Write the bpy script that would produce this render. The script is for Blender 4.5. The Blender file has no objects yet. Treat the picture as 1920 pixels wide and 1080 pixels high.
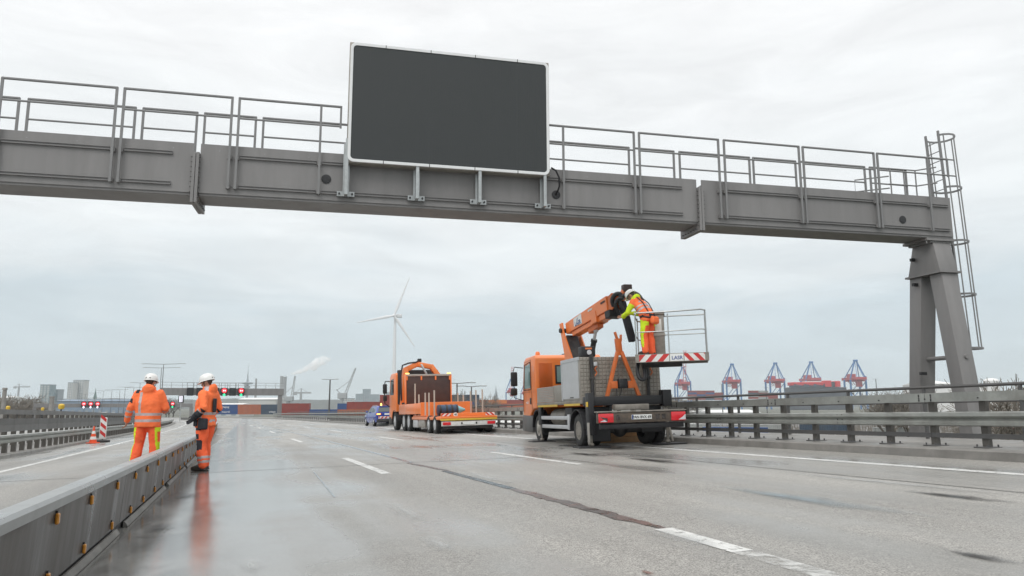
import bpy, bmesh, math, random
from mathutils import Vector, Matrix, noise
R_ = math.radians
random.seed(7)
scene = bpy.context.scene
COL = scene.collection

# ------------------------------------------------------------------ camera
FPX, HY, ROLL, CH = 1408.0, 759.2, 0.003, 0.942
_p = math.atan((HY - 540) / FPX)
_r0 = Vector((1, 0, 0)); CF = Vector((0, math.cos(_p), math.sin(_p))); _u0 = Vector((0, -math.sin(_p), math.cos(_p)))
CR = _r0 * math.cos(ROLL) - _u0 * math.sin(ROLL)
CU = _r0 * math.sin(ROLL) + _u0 * math.cos(ROLL)
CP = Vector((0, 0, CH))
cd = bpy.data.cameras.new('camera'); cam = bpy.data.objects.new('camera', cd); COL.objects.link(cam)
cd.sensor_width = 36; cd.lens = 36 * FPX / 1920; cd.clip_start = 0.05; cd.clip_end = 30000
cam.matrix_world = Matrix(((CR.x, CU.x, -CF.x, 0), (CR.y, CU.y, -CF.y, 0), (CR.z, CU.z, -CF.z, CH), (0, 0, 0, 1)))
scene.camera = cam

# ------------------------------------------------------------------ sky and light (overcast)
SUN_EL, SUN_AZ = R_(48), R_(205)
w = bpy.data.worlds.new('World'); scene.world = w; w.use_nodes = True
nt = w.node_tree; nt.nodes.clear()
def nd(t, typ, **kw):
    n = t.nodes.new(typ)
    for k_, v_ in kw.items():
        if k_.startswith('i_'):
            n.inputs[k_[2:].replace('_', ' ')].default_value = v_
        else:
            setattr(n, k_, v_)
    return n
wo = nd(nt, 'ShaderNodeOutputWorld'); bg = nd(nt, 'ShaderNodeBackground')
tc = nd(nt, 'ShaderNodeTexCoord'); sx = nd(nt, 'ShaderNodeSeparateXYZ')
nt.links.new(tc.outputs['Generated'], sx.inputs[0])
rmp = nd(nt, 'ShaderNodeValToRGB')
cr = rmp.color_ramp; cr.elements[0].position = 0.0; cr.elements[0].color = (.64, .71, .735, 1)
cr.elements[1].position = 1.0; cr.elements[1].color = (2.1, 2.1, 2.08, 1)
for pos, c in ((.045, (.635, .71, .75, 1)), (.10, (.65, .73, .77, 1)), (.16, (.79, .84, .86, 1)), (.25, (.89, .92, .925, 1)), (.40, (.94, .953, .955, 1)), (.55, (1.0, 1.0, 1.0, 1))):
    e = cr.elements.new(pos); e.color = c
# soft cloud layers: stretched noise shifts the elevation and the brightness
mp = nd(nt, 'ShaderNodeMapping'); mp.inputs['Scale'].default_value = (1.6, 1.6, 7.0)
nz = nd(nt, 'ShaderNodeTexNoise', i_Scale=1.5, i_Detail=5.0, i_Roughness=.55, i_Distortion=.4)
nt.links.new(tc.outputs['Generated'], mp.inputs[0]); nt.links.new(mp.outputs[0], nz.inputs['Vector'])
sh = nd(nt, 'ShaderNodeMath', operation='MULTIPLY_ADD'); sh.inputs[1].default_value = .27; sh.inputs[2].default_value = -.135
nt.links.new(nz.outputs['Fac'], sh.inputs[0])
ad = nd(nt, 'ShaderNodeMath', operation='ADD', use_clamp=True)
nt.links.new(sx.outputs['Z'], ad.inputs[0]); nt.links.new(sh.outputs[0], ad.inputs[1]); nt.links.new(ad.outputs[0], rmp.inputs[0])
nz2 = nd(nt, 'ShaderNodeTexNoise', i_Scale=3.2, i_Detail=6.0, i_Roughness=.6, i_Distortion=.6)
nt.links.new(mp.outputs[0], nz2.inputs['Vector'])
m2 = nd(nt, 'ShaderNodeMapRange'); m2.inputs['From Min'].default_value = .3; m2.inputs['From Max'].default_value = .7
m2.inputs['To Min'].default_value = .91; m2.inputs['To Max'].default_value = 1.06
nt.links.new(nz2.outputs['Fac'], m2.inputs['Value'])
mul = nd(nt, 'ShaderNodeMixRGB', blend_type='MULTIPLY'); mul.inputs[0].default_value = 1
nt.links.new(rmp.outputs[0], mul.inputs[1]); nt.links.new(m2.outputs[0], mul.inputs[2])
sky = nd(nt, 'ShaderNodeTexSky', sky_type='NISHITA'); sky.sun_disc = False; sky.sun_elevation = SUN_EL; sky.sun_rotation = SUN_AZ
sm_ = nd(nt, 'ShaderNodeMixRGB', blend_type='MULTIPLY'); sm_.inputs[0].default_value = 1; sm_.inputs[2].default_value = (.1, .1, .1, 1)
nt.links.new(sky.outputs[0], sm_.inputs[1])
mx = nd(nt, 'ShaderNodeMixRGB'); mx.inputs[0].default_value = .06       # thin blue through the overcast
nt.links.new(mul.outputs[0], mx.inputs[1]); nt.links.new(sm_.outputs[0], mx.inputs[2])
nt.links.new(mx.outputs[0], bg.inputs[0]); bg.inputs[1].default_value = 1.06
nt.links.new(bg.outputs[0], wo.inputs[0])
sl = bpy.data.lights.new('sun', 'SUN'); sl.energy = 1.1; sl.angle = R_(35); sl.color = (1, .975, .94)
so = bpy.data.objects.new('sun', sl); COL.objects.link(so)
so.rotation_euler = Vector((-math.sin(SUN_AZ) * math.cos(SUN_EL), -math.cos(SUN_AZ) * math.cos(SUN_EL), -math.sin(SUN_EL))).to_track_quat('-Z', 'Y').to_euler()
so.location = (0, 0, 60)
vs = scene.view_settings; vs.view_transform = 'Standard'; vs.look = 'None'; vs.exposure = 0.0; vs.gamma = 1; vs.use_curve_mapping = False

# ------------------------------------------------------------------ road geometry helpers
KS = (0, 25, 50, 80, 130, 200); KV = (.001, .00046, .00022, .00046, .00133, .00195)
GS = (0, 30, 60, 100, 200); GV = (-.0153, -.0130, -.0131, -.0093, -.0120)
AZ0, BANK = R_(-19.2), .0196
def interp(x, xs, ys):
    if x <= xs[0]: return ys[0]
    for i in range(len(xs) - 1):
        if x <= xs[i + 1]:
            return ys[i] + (ys[i + 1] - ys[i]) * (x - xs[i]) / (xs[i + 1] - xs[i])
    return ys[-1]
S0, DS = -14.0, .25
PATH = []
_fw = [(0., 0., 0., AZ0, 0.)]
for _i in range(int(440 / DS)):
    s_, x_, y_, a_, g_ = _fw[-1]
    a_ -= interp(s_, KS, KV) * DS
    _fw.append((s_ + DS, x_ + math.sin(a_) * DS, y_ + math.cos(a_) * DS, a_, g_ + interp(s_, GS, GV) * DS))
_bw = []
for _i in range(int(-S0 / DS), 0, -1):
    d_ = _i * DS
    _bw.append((-d_, -math.sin(AZ0) * d_, -math.cos(AZ0) * d_, AZ0, d_ * .0153))
PATH = _bw + _fw
def pth(s):
    q = (s - S0) / DS
    i = max(0, min(len(PATH) - 2, int(q))); f_ = q - i
    A, B = PATH[i], PATH[i + 1]
    return [A[j] + (B[j] - A[j]) * f_ for j in range(5)]
def rp(s, t, h=0.0):
    _, x, y, a, g = pth(s)
    return Vector((x + math.cos(a) * t, y - math.sin(a) * t, g + BANK * t + h))
def st(x, y):
    best = min(range(0, len(PATH), 4), key=lambda i: (PATH[i][1] - x) ** 2 + (PATH[i][2] - y) ** 2)
    rng = range(max(0, best - 5), min(len(PATH), best + 6))
    i = min(rng, key=lambda i: (PATH[i][1] - x) ** 2 + (PATH[i][2] - y) ** 2)
    p = PATH[i]
    return p[0], (x - p[1]) * math.cos(p[3]) - (y - p[2]) * math.sin(p[3])
def gz(x, y):
    s, t = st(x, y)
    return pth(s)[4] + BANK * t
def road_matrix(x, y, az, z=None):
    """frame standing on the road surface: +Y along heading az, +Z the surface normal"""
    z0 = gz(x, y) if z is None else z
    e = .5
    nx = -(gz(x + e, y) - gz(x - e, y)); ny = -(gz(x, y + e) - gz(x, y - e))
    up = Vector((nx, ny, 2 * e)).normalized()
    fw = Vector((math.sin(az), math.cos(az), 0)); fw = (fw - up * fw.dot(up)).normalized()
    rt = fw.cross(up)
    return Matrix(((rt.x, fw.x, up.x, x), (rt.y, fw.y, up.y, y), (rt.z, fw.z, up.z, z0), (0, 0, 0, 1)))
def at(u, v, Y):
    """world point at forward distance Y (metres) seen in direction (u, v)"""
    d = CR * ((u - 960) / FPX) - CU * ((v - 540) / FPX) + CF
    return CP + d * (Y / d.y)

# ------------------------------------------------------------------ mesh helpers
class MB:
    def __init__(s): s.v = []; s.f = []; s.m = []; s.mi = 0
    def add(s, vs_, fs, M=None):
        o = len(s.v)
        s.v += [tuple(M @ Vector(q)) if M else tuple(q) for q in vs_]
        s.f += [tuple(i + o for i in f_) for f_ in fs]; s.m += [s.mi] * len(fs)
        return s
    def box(s, x0, x1, y0, y1, z0, z1, M=None):
        return s.add([(x0, y0, z0), (x1, y0, z0), (x1, y1, z0), (x0, y1, z0), (x0, y0, z1), (x1, y0, z1), (x1, y1, z1), (x0, y1, z1)],
                     [(0, 3, 2, 1), (4, 5, 6, 7), (0, 1, 5, 4), (1, 2, 6, 5), (2, 3, 7, 6), (3, 0, 4, 7)], M)
    def rbox(s, x0, x1, y0, y1, z0, z1, r=.02, seg=2, M=None):
        bm = bmesh.new(); bmesh.ops.create_cube(bm, size=1)
        for v_ in bm.verts:
            v_.co = Vector(((x0 + x1) / 2 + v_.co.x * (x1 - x0), (y0 + y1) / 2 + v_.co.y * (y1 - y0), (z0 + z1) / 2 + v_.co.z * (z1 - z0)))
        r = min(r, .49 * min(x1 - x0, y1 - y0, z1 - z0))
        bmesh.ops.bevel(bm, geom=list(bm.edges), offset=r, segments=seg, profile=.5, affect='EDGES')
        return s.bm(bm, M)
    def bm(s, bm, M=None):
        bm.verts.index_update()
        s.add([v_.co.copy() for v_ in bm.verts], [[v_.index for v_ in f_.verts] for f_ in bm.faces], M); bm.free(); return s
    def prism(s, poly, x0, x1, M=None, r=0, seg=2):
        """polygon in (y, z) pushed along x"""
        bm = bmesh.new()
        a = [bm.verts.new((x0, p[0], p[1])) for p in poly]; b = [bm.verts.new((x1, p[0], p[1])) for p in poly]
        n = len(poly)
        bm.faces.new(a[::-1]); bm.faces.new(b)
        for i in range(n): bm.faces.new((a[i], a[(i + 1) % n], b[(i + 1) % n], b[i]))
        bmesh.ops.recalc_face_normals(bm, faces=list(bm.faces))
        if r: bmesh.ops.bevel(bm, geom=list(bm.edges), offset=r, segments=seg, profile=.5, affect='EDGES', clamp_overlap=True)
        return s.bm(bm, M)
    def beam(s, p, q, w_, h_, up=(0, 0, 1), r=0):
        p, q = Vector(p), Vector(q); d = q - p; L = d.length
        if L < 1e-6: return s
        d.normalize(); up = Vector(up)
        if abs(d.dot(up)) > .98: up = Vector((0, 1, 0))
        x = d.cross(up).normalized(); z = x.cross(d)
        M = Matrix(((x.x, d.x, z.x, p.x), (x.y, d.y, z.y, p.y), (x.z, d.z, z.z, p.z), (0, 0, 0, 1)))
        if r: return s.rbox(-w_ / 2, w_ / 2, 0, L, -h_ / 2, h_ / 2, r, 2, M)
        return s.box(-w_ / 2, w_ / 2, 0, L, -h_ / 2, h_ / 2, M)
    def tube(s, pts, r, n=8, caps=True, closed=False):
        pts = [Vector(p) for p in pts]; m = len(pts)
        rs = r if isinstance(r, (list, tuple)) else [r] * m
        rings = []; prev = None
        for i, p in enumerate(pts):
            if closed: t = pts[(i + 1) % m] - pts[i - 1]
            else: t = (pts[min(i + 1, m - 1)] - pts[max(i - 1, 0)])
            t.normalize()
            if prev is None:
                a = Vector((0, 0, 1)) if abs(t.z) < .9 else Vector((1, 0, 0))
                x = t.cross(a).normalized()
            else:
                x = (prev - t * prev.dot(t)).normalized()
            prev = x; y = t.cross(x)
            rr = rs[i]; rx, ry = rr if isinstance(rr, tuple) else (rr, rr)
            rings.append([p + x * math.cos(2 * math.pi * j / n) * rx + y * math.sin(2 * math.pi * j / n) * ry for j in range(n)])
        vs_ = [q for g in rings for q in g]; fs = []
        for i in range(m if closed else m - 1):
            a, b = i * n, ((i + 1) % m) * n
            for j in range(n): fs.append((a + j, a + (j + 1) % n, b + (j + 1) % n, b + j))
        if caps and not closed:
            fs.append(tuple(range(n))[::-1]); fs.append(tuple((m - 1) * n + j for j in range(n)))
        return s.add(vs_, fs)
    def lathe(s, prof, n=24, M=None, close=False):
        vs_ = []; fs = []
        for (r, z) in prof:
            for j in range(n):
                a = 2 * math.pi * j / n; vs_.append((r * math.cos(a), r * math.sin(a), z))
        k_ = len(prof)
        for i in range(k_ - 1 + (1 if close else 0)):
            a, b = i * n, ((i + 1) % k_) * n
            for j in range(n): fs.append((a + j, a + (j + 1) % n, b + (j + 1) % n, b + j))
        if not close:
            if prof[0][0] > 1e-4: fs.append(tuple(range(n))[::-1])
            if prof[-1][0] > 1e-4: fs.append(tuple((k_ - 1) * n + j for j in range(n)))
        return s.add(vs_, fs, M)
    def ellip(s, c, rx, ry, rz, n=14, m=9, M=None):
        prof = []
        vs_ = [(c[0], c[1], c[2] - rz)]; fs = []
        for i in range(1, m):
            a = -math.pi / 2 + math.pi * i / m
            for j in range(n):
                b = 2 * math.pi * j / n
                vs_.append((c[0] + rx * math.cos(a) * math.cos(b), c[1] + ry * math.cos(a) * math.sin(b), c[2] + rz * math.sin(a)))
        vs_.append((c[0], c[1], c[2] + rz)); top = len(vs_) - 1
        for j in range(n):
            fs.append((0, 1 + (j + 1) % n, 1 + j)); e = 1 + (m - 2) * n
            fs.append((top, e + j, e + (j + 1) % n))
        for i in range(m - 2):
            a = 1 + i * n; b = a + n
            for j in range(n): fs.append((a + j, a + (j + 1) % n, b + (j + 1) % n, b + j))
        return s.add(vs_, fs, M)
    def loft(s, rings, n=16):
        """rings of (centre, rx, ry[, xaxis, yaxis])"""
        vs_ = []; fs = []
        for g in rings:
            c = Vector(g[0]); xa = Vector(g[3]) if len(g) > 3 else Vector((1, 0, 0)); ya = Vector(g[4]) if len(g) > 4 else Vector((0, 1, 0))
            for j in range(n):
                a = 2 * math.pi * j / n
                vs_.append(c + xa * g[1] * math.cos(a) + ya * g[2] * math.sin(a))
        for i in range(len(rings) - 1):
            a, b = i * n, (i + 1) * n
            for j in range(n): fs.append((a + j, a + (j + 1) % n, b + (j + 1) % n, b + j))
        fs.append(tuple(range(n))[::-1]); fs.append(tuple((len(rings) - 1) * n + j for j in range(n)))
        return s.add(vs_, fs)
    def mesh(s, name, mats, smooth=35, inv=None):
        me = bpy.data.meshes.new(name)
        vv = [inv @ Vector(q) for q in s.v] if inv else s.v
        me.from_pydata(vv, [], s.f)
        for m in (mats if isinstance(mats, (list, tuple)) else [mats]): me.materials.append(m)
        if len(me.materials) > 1: me.polygons.foreach_set('material_index', s.m)
        me.update()
        if smooth:
            me.shade_smooth(); me.set_sharp_from_angle(angle=R_(smooth))
        return me
    def build(s, name, mats, parent=None, smooth=35, world=False, label=None, loc=None):
        inv = WM[parent.name].inverted() if (world and parent) else None
        return link(name, s.mesh(name, mats, smooth, inv), parent, label, loc)
WM = {}
def link(name, me, parent=None, label=None, loc=None):
    o = bpy.data.objects.new(name, me); COL.objects.link(o)
    if parent: o.parent = parent
    if loc is not None: o.location = loc
    pm = WM[parent.name] if parent else Matrix()
    WM[o.name] = pm @ Matrix.Translation(o.location)
    if label: o['label'] = label
    return o
def thing(name, label, cat, M=None, group=None):
    o = bpy.data.objects.new(name, None); COL.objects.link(o); o.empty_display_size = .3
    M = M if M is not None else Matrix()
    if isinstance(M, (tuple, Vector)): M = Matrix.Translation(Vector(M))
    o.matrix_world = M; WM[o.name] = M.copy()
    o['label'] = label; o['category'] = cat
    if group: o['group'] = group
    return o
def tag(o, label, cat, group=None):
    o['label'] = label; o['category'] = cat
    if group: o['group'] = group
    return o
def struct(o, kind='structure', label=None):
    o['kind'] = kind
    if label: o['label'] = label
    return o
def copy_tree(o, parent=None, M=None):
    c = o.copy(); COL.objects.link(c); c.parent = parent
    if M is not None: c.matrix_world = M
    WM[c.name] = (WM[parent.name] @ Matrix.Translation(c.location)) if parent else (M.copy() if M is not None else WM[o.name])
    for ch in list(o.children):
        copy_tree(ch, c)
    return c
def text(body, size, m, parent, M, name='lettering', depth=.002, align='CENTER', bold=0, label=None):
    cu = bpy.data.curves.new(name, 'FONT'); cu.body = body; cu.size = size; cu.align_x = align; cu.align_y = 'CENTER'
    cu.extrude = depth; cu.offset = bold; cu.resolution_u = 3
    tmp = bpy.data.objects.new('tmp', cu); COL.objects.link(tmp)
    dg = bpy.context.evaluated_depsgraph_get()
    me = bpy.data.meshes.new_from_object(tmp.evaluated_get(dg)); bpy.data.objects.remove(tmp)
    me.transform(M); me.materials.clear(); me.materials.append(m)
    return link(name, me, parent, label)
def frame(o, x, y):
    """matrix with x right, y up in the plane, z out"""
    x = Vector(x).normalized(); y = Vector(y); y = (y - x * y.dot(x)).normalized(); z = x.cross(y); o = Vector(o)
    return Matrix(((x.x, y.x, z.x, o.x), (x.y, y.y, z.y, o.y), (x.z, y.z, z.z, o.z), (0, 0, 0, 1)))

# ------------------------------------------------------------------ materials
def mat(name, col, rough=.5, metal=0, var=.12, vs=2.0, rvar=.08, bump=0, bs=60, dirt=None, ds=1.5, da=.5, spec=.5, coat=0, streak=False, emit=None, es=0, trans=0):
    m = bpy.data.materials.new(name); m.use_nodes = True; t = m.node_tree; b = t.nodes['Principled BSDF']
    b.inputs['Roughness'].default_value = rough; b.inputs['Metallic'].default_value = metal; b.inputs['Specular IOR Level'].default_value = spec
    b.inputs['Coat Weight'].default_value = coat; b.inputs['Coat Roughness'].default_value = .12
    if trans: b.inputs['Transmission Weight'].default_value = trans
    col = tuple(col) + (1,)
    tc = t.nodes.new('ShaderNodeTexCoord'); mp = t.nodes.new('ShaderNodeMapping')
    t.links.new(tc.outputs['Object'], mp.inputs[0])
    if streak: mp.inputs['Scale'].default_value = (1.6, 1.6, .22)
    n1 = nd(t, 'ShaderNodeTexNoise', i_Scale=vs, i_Detail=6.0, i_Roughness=.6); t.links.new(mp.outputs[0], n1.inputs['Vector'])
    mr = nd(t, 'ShaderNodeMapRange'); mr.inputs['From Min'].default_value = .28; mr.inputs['From Max'].default_value = .72
    mr.inputs['To Min'].default_value = 1 - var; mr.inputs['To Max'].default_value = 1 + var
    t.links.new(n1.outputs['Fac'], mr.inputs['Value'])
    mu = nd(t, 'ShaderNodeMixRGB', blend_type='MULTIPLY'); mu.inputs[0].default_value = 1; mu.inputs[1].default_value = col
    t.links.new(mr.outputs[0], mu.inputs[2]); out = mu.outputs[0]
    if dirt:
        n2 = nd(t, 'ShaderNodeTexNoise', i_Scale=ds, i_Detail=8.0, i_Roughness=.7); t.links.new(mp.outputs[0], n2.inputs['Vector'])
        rr = nd(t, 'ShaderNodeMapRange'); rr.inputs['From Min'].default_value = .45; rr.inputs['From Max'].default_value = .75; rr.inputs['To Max'].default_value = da
        t.links.new(n2.outputs['Fac'], rr.inputs['Value'])
        mm = nd(t, 'ShaderNodeMixRGB'); mm.inputs[2].default_value = tuple(dirt) + (1,)
        t.links.new(rr.outputs[0], mm.inputs[0]); t.links.new(out, mm.inputs[1]); out = mm.outputs[0]
    t.links.new(out, b.inputs['Base Color'])
    r2 = nd(t, 'ShaderNodeMapRange'); r2.inputs['From Min'].default_value = .3; r2.inputs['From Max'].default_value = .7
    r2.inputs['To Min'].default_value = max(.02, rough - rvar); r2.inputs['To Max'].default_value = min(1, rough + rvar)
    t.links.new(n1.outputs['Fac'], r2.inputs['Value']); t.links.new(r2.outputs[0], b.inputs['Roughness'])
    if bump:
        n3 = nd(t, 'ShaderNodeTexNoise', i_Scale=bs, i_Detail=3.0); t.links.new(tc.outputs['Object'], n3.inputs['Vector'])
        bp = nd(t, 'ShaderNodeBump', i_Strength=bump, i_Distance=.01); t.links.new(n3.outputs['Fac'], bp.inputs['Height']); t.links.new(bp.outputs[0], b.inputs['Normal'])
    if emit:
        b.inputs['Emission Color'].default_value = tuple(emit) + (1,); b.inputs['Emission Strength'].default_value = es
    return m
M_ = {}
def MT(k_, *a, **kw): M_[k_] = mat(k_, *a, **kw); return M_[k_]
MT('gantry', (.215, .209, .206), .5, 0, .10, 1.2, .1, dirt=(.155, .15, .147), ds=1.3, da=.6, streak=True)
MT('gantry_tube', (.20, .20, .20), .45, 0, .08, 3)
MT('galv', (.42, .44, .44), .42, .75, .15, 7, .1, dirt=(.25, .25, .24), da=.4)
MT('galv_old', (.335, .345, .325), .45, .45, .16, 2.0, .12, dirt=(.13, .12, .10), ds=1.2, da=.7, streak=False)
MT('post_steel', (.115, .108, .098), .55, .3, .15, 5, .1, dirt=(.08, .07, .06), da=.6)
MT('rail_dark', (.105, .105, .105), .5, .2, .15, 3, dirt=(.09, .08, .07), da=.5)
MT('black', (.018, .018, .02), .5, 0, .2, 6, .1)
MT('rubber', (.022, .022, .023), .75, 0, .25, 9, .1, dirt=(.10, .095, .085), ds=4, da=.5)
MT('chassis', (.03, .03, .032), .6, 0, .2, 4, dirt=(.12, .105, .09), ds=3, da=.6)
MT('sign_white', (.72, .73, .73), .4, 0, .05, 3)
MT('led', (.036, .041, .042), .62, 0, .06, 4, .06, bump=.0)
MT('orange', (.84, .215, .045), .34, 0, .06, 1.5, .06, coat=.3, dirt=(.5, .2, .08), ds=2.2, da=.3)
MT('orange_dk', (.60, .14, .03), .42, 0, .1, 2.5, .08, dirt=(.25, .12, .06), ds=3, da=.5)
MT('alu', (.40, .375, .34), .42, .5, .10, 5, .1, dirt=(.24, .22, .18), ds=2, da=.5)
MT('alu_clean', (.55, .56, .57), .38, .35, .07, 3, .06, dirt=(.33, .32, .30), ds=2, da=.3)
MT('alu_dirty', (.27, .25, .22), .55, .25, .18, 6, .1, dirt=(.12, .10, .08), ds=4, da=.7)
MT('glass', (.03, .045, .05), .06, 0, .1, 1, .02, spec=.8)
MT('glass_g', (.18, .27, .26), .08, 0, .1, 1, .02, spec=.7)
MT('red_lamp', (.50, .012, .02), .2, 0, .1, 12, coat=.5, emit=(1, .03, .04), es=.12)
MT('clear_lamp', (.6, .6, .62), .15, 0, .1, 12)
MT('amber', (.46, .19, .018), .3, 0, .15, 15, dirt=(.25, .12, .03), ds=12, da=.5)
MT('amber_lit', (.9, .45, .08), .3, emit=(1, .62, .15), es=2.2)
MT('yellow', (.68, .45, .05), .45, 0, .1, 5, dirt=(.3, .2, .06), da=.4)
MT('plate_white', (.75, .76, .74), .4, 0, .04, 6)
MT('blue_mark', (.03, .07, .25), .4)
MT('black_ink', (.015, .015, .02), .5)
MT('white_ink', (.78, .78, .78), .5)
MT('red_refl', (.55, .03, .03), .35, 0, .1, 8, dirt=(.32, .10, .08), ds=6, da=.4)
MT('white_refl', (.72, .72, .70), .4, 0, .08, 8, dirt=(.40, .38, .34), ds=6, da=.5)
MT('hv_orange', (.95, .20, .068), .8, 0, .08, 5, .06, bump=.25, bs=90, spec=.25)
MT('hv_trouser', (.92, .145, .055), .8, 0, .10, 5, .06, bump=.25, bs=90, spec=.25)
MT('hv_yellow', (.62, .80, .03), .8, 0, .08, 6, bump=.2, bs=90, spec=.25)
MT('silver', (.46, .40, .40), .45, .15, .12, 20)
MT('dark_cloth', (.035, .036, .042), .85, 0, .2, 14, bump=.2, bs=120, spec=.2)
MT('skin', (.42, .22, .15), .55, 0, .08, 14)
MT('helmet', (.78, .78, .76), .28, 0, .04, 6, dirt=(.55, .54, .5), ds=9, da=.25)
MT('leather', (.03, .024, .02), .6, 0, .25, 18)
MT('hair', (.05, .035, .025), .7, 0, .2, 40)
MT('wood', (.40, .24, .12), .7, 0, .25, 4, bump=.2, bs=30)
MT('brown_board', (.05, .026, .022), .5, 0, .2, 3, dirt=(.10, .06, .045), ds=1.5, da=.4)
MT('stake', (.46, .41, .35), .6, 0, .1, 6, dirt=(.26, .2, .16), da=.5)
MT('car_blue', (.018, .05, .30), .25, 0, .05, 1, .04, coat=.7)
MT('car_white', (.6, .61, .61), .3, 0, .05, 1, .04, coat=.5)
MT('car_dark', (.06, .065, .07), .3, 0, .05, 1, .04, coat=.5)
MT('bundle_blue', (.02, .05, .10), .5, 0, .35, 5)
MT('cone_teal', (.20, .42, .45), .4, 0, .12, 5)
MT('concrete', (.27, .26, .245), .7, 0, .14, 1.5, .1, bump=.2, bs=25, dirt=(.13, .125, .115), ds=.8, da=.6)
MT('kerb', (.22, .21, .195), .5, 0, .18, 2.5, .2, bump=.2, bs=30, dirt=(.10, .095, .085), ds=1.1, da=.7)
MT('terrain', (.10, .10, .075), .95, 0, .4, .02, dirt=(.17, .16, .14), ds=.013, da=.8)
MT('yard', (.17, .165, .16), .85, 0, .25, .03)
MT('bark', (.085, .07, .055), .9, 0, .3, 6)
MT('twig', (.17, .15, .125), .9, 0, .3, 2)
MT('turbine', (.72, .73, .74), .45, 0, .04, .05)
MT('crane_blue', (.045, .15, .36), .5, 0, .12, .1)
MT('crane_red', (.42, .05, .06), .5, 0, .15, .1)
MT('crane_grey', (.33, .345, .35), .6, 0, .15, .1)
MT('ship_red', (.55, .03, .035), .5, 0, .12, .05)
MT('ship_dark', (.05, .05, .06), .5, 0, .2, .05)
MT('c_blue', (.02, .065, .20), .5, 0, .15, .5, dirt=(.05, .06, .09), ds=.4, da=.5)
MT('c_navy', (.035, .06, .095), .5, 0, .15, .5, dirt=(.08, .07, .06), ds=.4, da=.4)
MT('c_red', (.24, .04, .03), .55, 0, .18, .5, dirt=(.16, .07, .05), ds=.4, da=.5)
MT('c_rust', (.36, .11, .05), .6, 0, .18, .5, dirt=(.2, .08, .05), ds=.4, da=.5)
MT('c_orange', (.55, .17, .04), .55, 0, .15, .5, dirt=(.3, .12, .06), ds=.4, da=.4)
MT('c_grey', (.30, .31, .30), .6, 0, .15, .5)
MT('b_glass', (.16, .22, .24), .3, 0, .15, .05, spec=.6)
MT('b_pale', (.50, .50, .48), .7, 0, .1, .03)
MT('b_grey', (.24, .27, .29), .6, 0, .1, .03)
MT('b_white', (.70, .70, .68), .6, 0, .08, .03)
MT('b_roof', (.16, .22, .30), .6)
MT('copper', (.10, .17, .15), .6)
MT('brick', (.26, .11, .07), .8, 0, .2, .1)
MT('lit_red', (.4, .02, .02), .4, emit=(1, .04, .06), es=.8)
MT('lit_green', (.05, .5, .25), .4, emit=(.05, 1, .45), es=.9)
MT('lit_white', (.7, .7, .75), .4, emit=(.9, .88, 1), es=.9)
MT('paint', (.66, .66, .64), .5, 0, .10, 1.5, .15, dirt=(.34, .33, .31), ds=2.5, da=.65)
MT('patch_brown', (.055, .048, .045), .3, 0, .5, 6, .15, dirt=(.17, .075, .06), ds=2.2, da=.9)
MT('rusty_bar', (.085, .07, .058), .55, .1, .35, 6, .1, dirt=(.20, .14, .09), ds=5, da=.8)
MT('patch_grey', (.20, .235, .255), .22, 0, .12, 2, .1)
MT('joint', (.09, .088, .082), .4, 0, .2, 3)
MT('cone_orange', (.72, .08, .02), .5, 0, .1, 6)

def mat_alpha(name, col, rough, scale, lo, hi, radial=True, amax=1.0):
    """thin stain, painted shade or worn paint: noise-broken coverage"""
    m = mat(name, col, rough, 0, .15, 3); t = m.node_tree; b = t.nodes['Principled BSDF']
    tc = nd(t, 'ShaderNodeTexCoord'); n = nd(t, 'ShaderNodeTexNoise', i_Scale=scale, i_Detail=7.0, i_Roughness=.68, i_Distortion=.3)
    if radial:
        t.links.new(tc.outputs['Generated'], n.inputs['Vector'])
        vm = nd(t, 'ShaderNodeVectorMath', operation='DISTANCE'); vm.inputs[1].default_value = (.5, .5, .5)
        sp_ = nd(t, 'ShaderNodeSeparateXYZ'); cb_ = nd(t, 'ShaderNodeCombineXYZ'); cb_.inputs[2].default_value = .5
        t.links.new(tc.outputs['Generated'], sp_.inputs[0]); t.links.new(sp_.outputs[0], cb_.inputs[0]); t.links.new(sp_.outputs[1], cb_.inputs[1]); t.links.new(cb_.outputs[0], vm.inputs[0])
        fo = nd(t, 'ShaderNodeMapRange'); fo.inputs['From Min'].default_value = .05; fo.inputs['From Max'].default_value = .5; fo.inputs['To Min'].default_value = .35; fo.inputs['To Max'].default_value = -.45
        t.links.new(vm.outputs['Value'], fo.inputs['Value']); ad_ = nd(t, 'ShaderNodeMath', operation='ADD'); t.links.new(n.outputs['Fac'], ad_.inputs[0]); t.links.new(fo.outputs[0], ad_.inputs[1]); src = ad_.outputs[0]
    else:
        t.links.new(tc.outputs['Object'], n.inputs['Vector']); src = n.outputs['Fac']
    mr = nd(t, 'ShaderNodeMapRange'); mr.inputs['From Min'].default_value = lo; mr.inputs['From Max'].default_value = hi; mr.inputs['To Max'].default_value = amax
    t.links.new(src, mr.inputs['Value']); t.links.new(mr.outputs[0], b.inputs['Alpha'])
    return m
M_['paint'] = mat_alpha('paint', (.62, .62, .60), .45, 9, .30, .46, False, .92)
M_['paint_worn'] = mat_alpha('paint_worn', (.58, .58, .56), .4, 5, .40, .60, False, .85)
M_['stain_shade_dark'] = mat_alpha('stain_shade_dark', (.045, .044, .043), .2, 4, .45, .85, True, .85)  # dark road stains, and painted contact shade under the lift truck
M_['stain_pale'] = mat_alpha('stain_pale', (.46, .47, .46), .35, 5, .45, .95, True, .55)
M_['stain_rust'] = mat_alpha('stain_rust', (.16, .06, .04), .3, 4, .5, .8, True, .8)
M_['stain_blue'] = mat_alpha('stain_blue', (.20, .25, .28), .12, 4, .4, .9, True, .75)

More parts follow.
